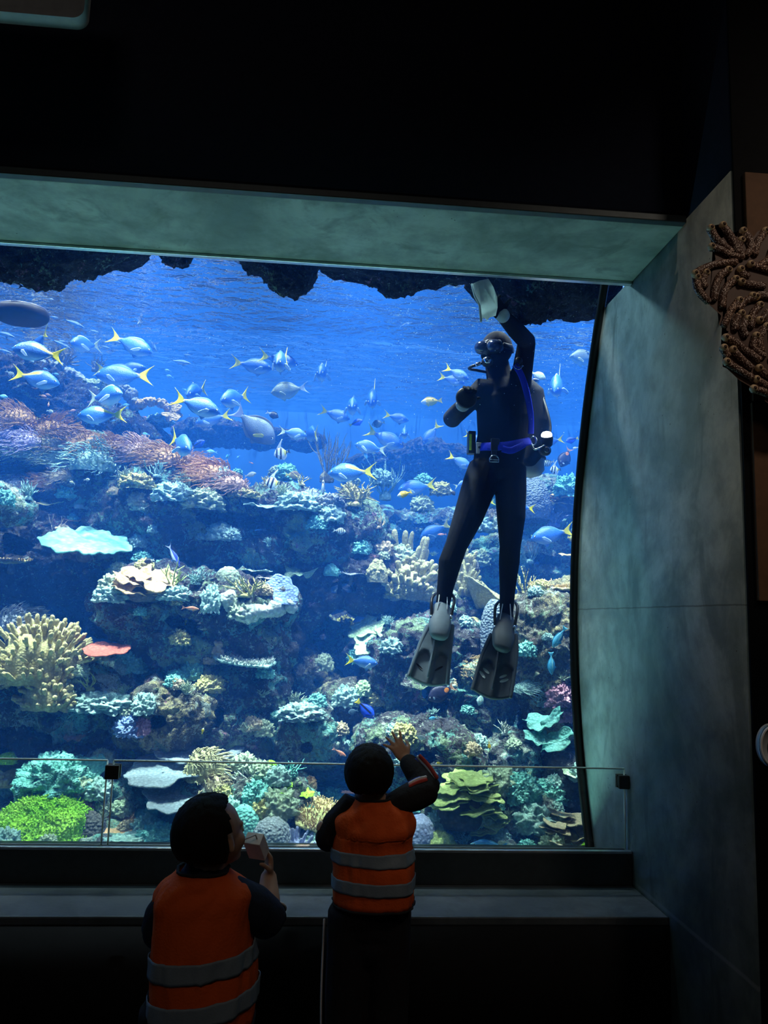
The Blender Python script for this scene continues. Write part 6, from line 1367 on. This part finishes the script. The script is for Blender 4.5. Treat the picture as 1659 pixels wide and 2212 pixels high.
m = MB(); m.box(tuple(D(1012, 978, -.02)), tuple(D(1024, 936, .04))); gz_ = m.build('gauge', M_blk, dv, smooth=False, bevel=.004); m = MB(); m.box(tuple(D(1014, 972, -.027)), tuple(D(1019, 938, -.02))); m.build('yellow_edge', M_yel, gz_, smooth=False, bevel=.002)
m = MB(); m.tube(smooth_path([D(1172, 858, .1), D(1182, 890, .05), D(1188, 920, .02), D(1187, 940, .0)], 20), .010, 8); m.build('inflator_hose', M_blk, dv)
tc = D(1181, 950, -.03); td = unit((-.15, -.45, .9)); m = MB(); m.tube([tc - td * .03, tc + td * .012], [.034, .039], 22); to = m.build('torch', M_blk, dv)
lm = NT('torch_lamp'); e_ = lm.n('Emission'); e_.inputs[0].default_value = (.92, 1, .95, 1); e_.inputs[1].default_value = 6; lm.t.links.new(e_.outputs[0], lm.out.inputs[0])
m = MB(); m.tube([tc + td * .018, tc + td * .034], [.032, .032], 22); m.build('lamp', lm.m, to)
m = MB(); m.tube(smooth_path([D(1146, 956, -.06), D(1154, 970, -.07), D(1165, 968, -.07), D(1176, 962, -.06)], 16), .006, 8); m.tube([D(1152, 952, -.05) + V3((.02 * math.cos(t), 0, .026 * math.sin(t))) for t in np.linspace(0, 2 * PI, 18)], .004, 8, cap=False); m.build('snap_hook', M_chrome, dv)
m = MB(); q = D(1179, 973, -.05); m.tube([q, q + V3((0, .05, .01))], [.033, .030], 20); db = m.build('dial', M_blk, dv); m = MB(); m.tube([q + V3((0, -.022, 0)), q + V3((0, -.018, 0))], [.020, .020], 18); m.build('dial_glass', M_lensg, db)
# fins
def swim_fin(out, pocket, ank, y0, y1, mat, slots, spine):
    """blade with raised side rails and centre spine, a rounded foot pocket and a heel strap"""
    o_ = np.array(out, float); top, bot = o_[:, 1].min(), o_[:, 1].max(); dep = lambda y: y0 + (y1 - y0) * (y - top) / (bot - top)
    n = len(o_) // 2; L_ = o_[:n]; R_ = o_[n:][::-1]                       # left edge downwards, right edge upwards
    k = 30; q = np.linspace(0, 1, k); cl = np.array([interp(np.linspace(0, 1, n), L_[:, i], q) for i in (0, 1)]).T; cr = np.array([interp(np.linspace(0, 1, n), R_[:, i], q) for i in (0, 1)]).T
    m_ = 17; V = []
    for i in range(k):
        for j in range(m_):
            t = j / (m_ - 1); px, py = cl[i] * (1 - t) + cr[i] * t; py += 12 * math.sin(PI * t) * q[i] ** 3; step = .018 * (1 if q[i] < .64 - .10 * abs(math.sin(2 * PI * t)) else 0)
            V.append(D(px, py, dep(py) - step - .012 * math.exp(-((t - .5) / .05) ** 2) * (1 if .1 < q[i] < .95 else 0)))
    V = np.array(V); g = np.array(grid_faces(m_, k)); o = mesh_obj('tmp_fin', V, g, mat); s = o.modifiers.new('s', 'SOLIDIFY'); s.thickness = .012; s.offset = 0; f = from_eval(o, 'swim_fin', mat, dv)
    for e in (cl, cr):
        MB().tube([D(px, py, dep(py) - .012) for px, py in e], np.linspace(.016, .010, k), 10, flat=(1, 1)).build('rail', mat, f)
    MB().tube([D(px, py, dep(py) - .03) for px, py in spine], np.linspace(.008, .006, len(spine)), 8).build('spine', mat, f)
    pk = [D(x, y, dep(y) - .035 - .02 * i) for i, (x, y, r) in enumerate(pocket)]; m = MB(); m.tube(pk, [r * mpx for _, _, r in pocket], 24, flat=(.55, 1.0), up=(0, 1, 0)); m.build('foot_pocket', mat, f)
    for sx in (-1, 1):
        a0 = D(pocket[1][0] + sx * pocket[1][2] * .95, pocket[1][1] + 4, dep(top) - .06); a1 = D(ank[0] + sx * 24, ank[1] - 6, dep(top) - .02); a2 = D(ank[0] + sx * 12, ank[1] - 22, .05)
        MB().tube(smooth_path([a0, a1, a2], 14), .0085, 8).build('heel_strap', M_blk, f); MB().ball(a0, (.012, .012, .016), 12, 8).ball(a0 + (a1 - a0) * .45, (.008, .009, .016), 10, 8).build('strap_buckle', M_chrome, f)
    for sl_ in slots:
        c = np.mean(sl_, 0); pts = np.array([D(x, y, dep(y) - .0085) for x, y in sl_]); pc_ = np.vstack([pts, pts + V3((0, .004, 0))]); nn = len(pts)
        mesh_obj('vent_slot', pc_, [tuple(range(nn)), tuple(range(2 * nn - 1, nn - 1, -1))] + [(i, (i + 1) % nn, nn + (i + 1) % nn, nn + i) for i in range(nn)], M_wcuff if mat is M_finb else M_blk, f, smooth=False)
    return f
def eye_slot(cx, cy, w, h, rot): return [(cx + w * math.cos(t) * math.cos(rot) - h * math.sin(t) * math.sin(rot), cy + w * math.cos(t) * math.sin(rot) + h * math.sin(t) * math.cos(rot)) for t in np.linspace(0, 2 * PI, 14, endpoint=False)]
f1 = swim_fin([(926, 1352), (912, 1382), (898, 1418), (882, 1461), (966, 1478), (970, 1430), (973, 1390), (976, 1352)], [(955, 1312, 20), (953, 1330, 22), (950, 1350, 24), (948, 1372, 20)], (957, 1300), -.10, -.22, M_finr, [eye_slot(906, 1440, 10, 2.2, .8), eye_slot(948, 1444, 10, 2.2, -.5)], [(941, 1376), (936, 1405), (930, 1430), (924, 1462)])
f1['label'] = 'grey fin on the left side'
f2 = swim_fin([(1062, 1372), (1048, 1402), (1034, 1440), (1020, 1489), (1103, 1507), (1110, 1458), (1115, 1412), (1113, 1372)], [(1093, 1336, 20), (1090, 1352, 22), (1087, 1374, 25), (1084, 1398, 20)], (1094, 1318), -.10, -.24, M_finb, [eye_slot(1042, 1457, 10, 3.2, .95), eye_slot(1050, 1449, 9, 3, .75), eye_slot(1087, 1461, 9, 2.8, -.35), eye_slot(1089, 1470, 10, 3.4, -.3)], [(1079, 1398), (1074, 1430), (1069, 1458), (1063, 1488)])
f2['label'] = 'darker fin on the right side with pale vent slots'
for (a_, b_) in (((949, 1285), (945, 1318)), ((966, 1290), (966, 1316)), ((1086, 1305), (1080, 1338)), ((1102, 1305), (1104, 1338))): m = MB(); m.tube([D(*a_, -.105), D(*b_, -.15)], .0028, 6); m.build('boot_piping', M_white, dv)
m = MB(); wdir = unit(wR - eR); c0 = wR + wdir * -.01; m.tube([c0, c0 + wdir * .035], [.0375, .0385], 18); m.build('glove_cuff', M_wcuff, dv)
m = MB(); wdir = unit(wL - eL); c0 = wL - wdir * .01; m.tube([c0, c0 + wdir * .022], [.040, .042], 18); m.build('glove_cuff', M_wcuff, dv)
rel(dv)
tag(dv, 'diver in a black wetsuit and blue belt, wiping the glass with one raised hand', 'person')
# cleaning pad under the raised hand, round black cup in the other
pad_o = [(1018, 614), (1036, 606), (1055, 602), (1066, 620), (1074, 642), (1075, 664), (1071, 682), (1058, 686), (1052, 692), (1044, 686), (1038, 697), (1038, 676), (1034, 660), (1024, 642)]
yp = wy(P(1050, 650, 3.5)[2]) + .055
def padpt(x, y, t): return P(x, y, yp + .018 + .02 * math.sin((x - 1018) / 57 * PI) * 0 + t)
pv = [padpt(x, y, 0) for x, y in pad_o] + [padpt(x, y, .022) for x, y in pad_o]; nn = len(pad_o)
pd_ = mesh_obj('cleaning_pad', pv, [tuple(range(nn)), tuple(range(2 * nn - 1, nn - 1, -1))] + [(i, (i + 1) % nn, nn + (i + 1) % nn, nn + i) for i in range(nn)], cloth('grey_pad', (.82, .86, .80), 60, .9, 0, 14, .3), smooth=False)
tag(pd_, 'pale grey cleaning pad held flat against the glass by the raised hand of the diver', 'cleaning pad')
MB().tube([padpt(x, y, -.002) for x, y in ((1019, 614), (1026, 640), (1036, 660), (1039, 694))], .006, 8).build('pale_edge', M_wcuff, pd_)
cc = D(1009, 858, -.30); m = MB(); prof_ = [(.0, 0), (.03, 0), (.056, .004), (.061, .012), (.060, .022), (.045, .032), (.022, .045), (.020, .075), (0, .075)]
nA = 40; Vp = [(r * math.cos(a), y, r * math.sin(a)) for r, y in prof_ for a in np.linspace(0, 2 * PI, nA, endpoint=False)]; Rc = np.array(Matrix.Rotation(.12, 3, 'Z')); cup = mesh_obj('suction_cup', np.array(Vp) @ Rc.T + cc, [tuple(reversed(f)) for f in grid_faces(nA, len(prof_), True)], M_blk)
MB().tube([cc + V3((0, .070, 0)), cc + V3((0, .11, -.004))], [.022, .024], 14).build('grip', M_blk, cup)
tag(cup, 'round black suction cup gripped in the lowered hand of the diver', 'suction cup')
# ------------------------------------------------------------------ things around the window
# black oval float in the tank
oc = P(46, 679, 4.9); m = MB(); V, F = ball(48, 24); V = np.sign(V) * np.abs(V) ** np.array([.85, 1, .8]); V = V * V3((.170, .14, .066)); m.add(V + oc, F); fo = m.build('tank_float', plain('black_float', (.010, .011, .018), .6, spec=.2))
m = MB(); m.tube([oc + V3((.150 * math.cos(t), .122 * math.sin(t), .036)) for t in np.linspace(0, 2 * PI, 50)], .006, 8, cap=False); m.build('seam', plain('float_seam', (.09, .11, .20), .3, spec=.5), fo)
tag(fo, 'black oval float hovering in the water at the left edge, above the yellow tailed fish', 'float')
# brown display panels on the wall right of the recess
M_brown = plain('brown_panel', (.10, .055, .032), .7, spec=.2, var=.3)
yw = 2.370
def at_wall(px, py, y=yw): return P(px, py, y)
for (x0, y0, y1, lab) in ((1603, 377, 868, 'upper brown panel on the wall right of the concrete side, behind the coral cutout'), (1618, 872, 1298, 'lower brown panel on the wall right of the concrete side')):
    a, b = at_wall(x0, y0), at_wall(x0, y1); o = boxo('display_panel', (max(a[0], b[0]), yw - .018, b[2]), (3.1, yw, a[2]), M_brown, .003); tag(o, lab, 'panel', 'brown wall panels')
# coral cutout sign: flat board with the tubes printed in low relief
SY = 2.24
def S(px, py, dy=0): return P(px, py, SY + dy)
out = [(1530, 490), (1537, 488), (1556, 517), (1563, 512), (1556, 500), (1554, 488), (1562, 483), (1572, 490), (1580, 505), (1592, 512), (1594, 500), (1603, 495), (1618, 500), (1628, 512), (1636, 500), (1648, 496), (1660, 505), (1700, 500), (1760, 560), (1780, 700), (1760, 850), (1720, 890), (1668, 878), (1660, 872), (1652, 866), (1654, 856), (1640, 850), (1622, 846), (1622, 836), (1598, 822), (1570, 796), (1561, 792), (1563, 783), (1568, 776), (1562, 768), (1557, 752), (1566, 736), (1564, 730), (1574, 716), (1560, 709), (1553, 700), (1558, 682), (1550, 674), (1532, 658), (1520, 654), (1508, 642), (1500, 620), (1496, 600), (1502, 588), (1515, 576), (1540, 568), (1546, 560), (1540, 545), (1533, 536), (1540, 531), (1554, 534), (1549, 527), (1540, 520), (1533, 505)]
n_ = len(out); bv = [S(x, y, 0) for x, y in out] + [S(x, y, .03) for x, y in out]
bm_ = bpy.data.meshes.new('tmp')
M_cut = plain('cutout_ground', (.05, .022, .014), .55, var=.5); M_cedge = plain('cutout_edge', (.30, .36, .42), .5)
import bmesh
b = bmesh.new(); vs = [b.verts.new(Vector(p)) for p in bv]; fr = b.faces.new(vs[:n_]); bk = b.faces.new(vs[n_:][::-1])
for i in range(n_): f = b.faces.new((vs[i], vs[n_ + i], vs[n_ + (i + 1) % n_], vs[(i + 1) % n_])); f.material_index = 1
bmesh.ops.triangulate(b, faces=[fr, bk]); bmesh.ops.recalc_face_normals(b, faces=b.faces); me = bpy.data.meshes.new('coral_cutout'); b.to_mesh(me); b.free(); me.materials.append(M_cut); me.materials.append(M_cedge); cut = bpy.data.objects.new('coral_cutout', me); COL.objects.link(cut)
n = NT('printed_coral'); v = n.co(); d = n.voro(v, 230); n.pbr(n.mix(n.mr(d, .28, .42), n.mix(n.mr(n.noise(v, 9, 2), .35, .65), (.66, .46, .34), (.55, .52, .52)), (.055, .025, .016)), .55, spec=.3); M_tubes = n.m
M_tip = plain('printed_tip', (.55, .42, .26), .5)
tubes_ = [[(1534, 494), (1546, 515), (1562, 530), (1580, 545)], [(1560, 488), (1574, 505), (1586, 525), (1596, 548)], [(1536, 534), (1556, 540), (1580, 552), (1604, 556)], [(1604, 500), (1616, 515), (1622, 535), (1612, 552)], [(1652, 500), (1636, 525), (1630, 550)], [(1600, 520), (1594, 535), (1604, 552)],
 [(1500, 592), (1520, 580), (1550, 570), (1590, 566)], [(1504, 600), (1506, 618), (1514, 634), (1530, 652)], [(1524, 590), (1518, 606), (1522, 620)], [(1572, 584), (1556, 596), (1546, 620), (1542, 648)], [(1588, 604), (1570, 620), (1562, 640), (1560, 664)], [(1600, 610), (1622, 615), (1650, 618)], [(1620, 572), (1648, 580), (1675, 588)], [(1632, 642), (1610, 650), (1595, 668)],
 [(1596, 650), (1580, 670), (1570, 690), (1564, 704)], [(1600, 678), (1588, 695), (1588, 712)], [(1614, 690), (1604, 708), (1610, 726)], [(1624, 640), (1650, 638), (1680, 646)], [(1640, 660), (1626, 680), (1622, 706)], [(1566, 730), (1586, 738), (1608, 755), (1640, 778)], [(1562, 752), (1572, 770)], [(1568, 782), (1590, 796), (1616, 812), (1640, 826)], [(1582, 756), (1600, 775), (1622, 795)], [(1654, 706), (1640, 730), (1645, 760)], [(1638, 796), (1660, 812), (1684, 820)], [(1632, 820), (1655, 832), (1680, 838)], [(1626, 840), (1648, 846), (1672, 858)], [(1632, 726), (1628, 752), (1650, 770)], [(1668, 540), (1660, 560), (1640, 575)], [(1676, 690), (1668, 720), (1672, 750)]]
def inside_(x, y):
    c = False
    for (a0, b0), (a1, b1) in zip(out, out[1:] + out[:1]):
        if (b0 > y) != (b1 > y) and x < (a1 - a0) * (y - b0) / (b1 - b0) + a0: c = not c
    return c
rs_ = np.random.RandomState(8); used_ = [q for t in tubes_ for q in smooth_path([(x, y, 0) for x, y in t], 12)[:, :2]]
for _ in range(1500):
    x, y = rs_.uniform(1500, 1690), rs_.uniform(500, 870); a = math.atan2(y - 650, x - 1660) + rs_.uniform(-.5, .5); ln = rs_.uniform(20, 36)
    t = [(x, y), (x - math.cos(a + .3) * ln * .5, y - math.sin(a + .3) * ln * .5), (x - math.cos(a) * ln, y - math.sin(a) * ln)]
    s_ = smooth_path([(p, q, 0) for p, q in t], 8)[:, :2]
    if all(inside_(p + d, q + e) for p, q in s_ for d in (-5, 5) for e in (-5, 5)) and min(math.hypot(p - u[0], q - u[1]) for p, q in s_ for u in used_) > 15: tubes_.append(t); used_ += list(s_)
for tp in tubes_:
    pts = smooth_path([S(x, y, -.004) for x, y in tp], 16); r_ = .0130; o = MB().tube(pts, r_ * np.linspace(1, .9, 16), 10, flat=(1, 1)).build('coral_tube', M_tubes, cut)
    MB().ball(pts[0] + V3((0, -.004, 0)), (.0125, .0135, .0125), 14, 10).build('tip', M_tip, o); MB().ball(pts[0] + V3((0, -.0165, 0)), (.0055, .003, .0055), 8, 6).build('opening', M_cut, o)
m = MB(); m.box((S(1640, 700)[0], SY + .03, S(1640, 700)[2] - .02), (S(1640, 700)[0] + .04, yw - .017, S(1640, 700)[2] + .02)); m.build('standoff', M_blk, cut, smooth=False)
tag(cut, 'flat cutout sign of a brown tube coral hung at the right wall', 'sign')
# grey round cutout lower at the right edge
gcx = P(1672, 1612, 2.34); m = MB(); na_ = 40; V = [gcx + V3((.048 * math.cos(t), 0, .066 * math.sin(t))) for t in np.linspace(0, 2 * PI, na_, endpoint=False)]; V += [p + V3((0, .02, 0)) for p in V]; m.add(V, [tuple(range(na_)), tuple(range(2 * na_ - 1, na_ - 1, -1))] + [(i, (i + 1) % na_, na_ + (i + 1) % na_, na_ + i) for i in range(na_)]); pl = m.build('wall_plaque', plain('grey_plaque', (.30, .34, .38), .6), smooth=False)
m = MB(); m.tube([gcx + V3((.043 * math.cos(t), -.002, .060 * math.sin(t))) for t in np.linspace(0, 2 * PI, 40)], .004, 8, cap=False); m.build('raised_rim', plain('plaque_rim', (.55, .58, .60), .5), pl); m = MB(); m.ball(gcx + V3((.004, -.002, -.005)), (.026, .006, .04), 16, 10); m.build('dark_centre', M_blk, pl)
tag(pl, 'grey oval plaque cut by the right edge of the picture', 'plaque')
# grey hanging panel, its rounded corner in the top left of the view
HY = 2.2; a, b_ = P(180, 40, HY), P(-400, 10, HY); rc_ = .03
def rr(x0, x1, z0, z1, r, k=8):
    pts = []
    for cx_, cz_, t0 in ((x1 - r, z0 + r, -PI / 2), (x1 - r, z1 - r, 0), (x0 + r, z1 - r, PI / 2), (x0 + r, z0 + r, PI)):
        pts += [(cx_ + r * math.cos(t0 + q * PI / 2 / k), cz_ + r * math.sin(t0 + q * PI / 2 / k)) for q in range(k + 1)]
    return pts
q = rr(b_[0], a[0], a[2], a[2] + .42, .035); nn = len(q); V = [(x, HY, z) for x, z in q] + [(x, HY + .05, z) for x, z in q]
hp_ = mesh_obj('hanging_sign', V, [tuple(range(nn)), tuple(range(2 * nn - 1, nn - 1, -1))] + [(i, (i + 1) % nn, nn + (i + 1) % nn, nn + i) for i in range(nn)], plain('grey_panel', (.26, .28, .30), .6), smooth=False)
for xx in (b_[0] + .15, a[0] - .15): MB().tube([(xx, HY + .025, a[2] + .41), (xx, HY + .025, 4.35)], .008, 8).build('hanger_rod', M_steel, hp_)
tag(hp_, 'grey rounded sign hanging near the ceiling in the top left corner', 'sign')
# specks drifting in the water
rs_ = np.random.RandomState(5); ab = AB(); bv_, bf_ = ball(6, 4); nq = 620
for _ in range(nq):
    y = rs_.uniform(3.95, 5.4); c = P(rs_.uniform(860, 1290), 600 + 330 * rs_.beta(1.1, 1.5), y) if rs_.rand() < .8 else P(rs_.uniform(400, 1290), rs_.uniform(580, 1000), y)
    if c[1] < wy(c[2]) + .06 or c[2] > WZ - .03: continue
    r = rs_.uniform(.0008, .0024); ab.add(bv_ * r + c, [f if len(f) == 4 else (*f, f[2]) for f in bf_])
M_sp = plain('speck', (.8, .85, .85), .5)
VV = np.concatenate(ab.V); FF = [tuple(dict.fromkeys(int(i) for i in f)) for f in np.concatenate(ab.F)]
tag(mesh_obj('drifting_specks', VV, FF, M_sp), 'white specks drifting in the water around the diver', 'specks', kind='stuff')
# ------------------------------------------------------------------ light
w = bpy.data.worlds.new('world'); SC.world = w; w.use_nodes = True
w.node_tree.nodes['Background'].inputs[0].default_value = (.35, .6, 1, 1); w.node_tree.nodes['Background'].inputs[1].default_value = .06
def sun(name, d, strength, col, ang):
    l = bpy.data.lights.new(name, 'SUN'); l.energy = strength; l.color = col; l.angle = math.radians(ang)
    o = bpy.data.objects.new(name, l); COL.objects.link(o); o.location = (0, 6, 9)
    o.rotation_euler = Vector(d).to_track_quat('-Z', 'Y').to_euler(); return o
sun('daylight', (.08, .10, -1), 10.5, (.80, .95, 1.0), 2.5)
def area(name, loc, tgt, size, e, col):
    l = bpy.data.lights.new(name, 'AREA'); l.energy = e; l.size = size; l.color = col
    o = bpy.data.objects.new(name, l); COL.objects.link(o); o.location = loc
    o.rotation_euler = (Vector(tgt) - Vector(loc)).to_track_quat('-Z', 'Y').to_euler(); return o
area('room_fill_light', (-.6, -1.2, 4.2), (0, 1.5, .6), .8, 8, (1.0, .82, .66))  # added fill from behind the camera for the children's backs, source unseen
area('sign_fill_light', (2.0, .5, 4.1), (1.85, 2.3, 2.2), .3, 3.0, (1.0, .78, .60)).data.spread = math.radians(75)  # added unseen light to brighten the coral cutout and brown panels
def strip(name, loc, d, sx, sy, e, col, spread=180):
    l = bpy.data.lights.new(name, 'AREA'); l.shape = 'RECTANGLE'; l.energy = e; l.size = sx; l.size_y = sy; l.color = col; l.spread = math.radians(spread)
    o = bpy.data.objects.new(name, l); COL.objects.link(o); o.location = loc; o.rotation_euler = Vector(d).to_track_quat('-Z', 'Y').to_euler(); return o
for i, x in enumerate((-2.7, -1.25, .2, 1.65)):    # added unseen fill above the tank front, brightens the reef floor
    area('tank_fill_light', (x, 4.62, 4.6), (x, 4.80, .3),   .35, 42, (.86, .97, 1.0)).data.spread = math.radians(75)
# added unseen strip light behind the window sill, brightens the concrete beam and jamb
strip('beam_fill_light', (-1.2, 3.99, .34), (0, -.62, .78), 4.6, .06, 30, (.42, 1.0, .90))
# second added strip light, hidden behind the concrete beam to brighten the jamb
strip('jamb_fill_light', (-1.3, 3.72, 3.43), (0, -.75, -.66), 4.8, .06, 13, (.50, .92, 1.0))
v = SC.view_settings; v.view_transform = 'Standard'; v.look = 'None'; v.exposure = 0.3; v.gamma = 1; v.use_curve_mapping = False
cy = SC.cycles; cy.max_bounces = 8; cy.diffuse_bounces = 3; cy.glossy_bounces = 4; cy.transmission_bounces = 6; cy.volume_bounces = 1; cy.transparent_max_bounces = 20
cy.use_denoising = True; cy.sample_clamp_indirect = 6; cy.use_adaptive_sampling = True; cy.adaptive_threshold = .02
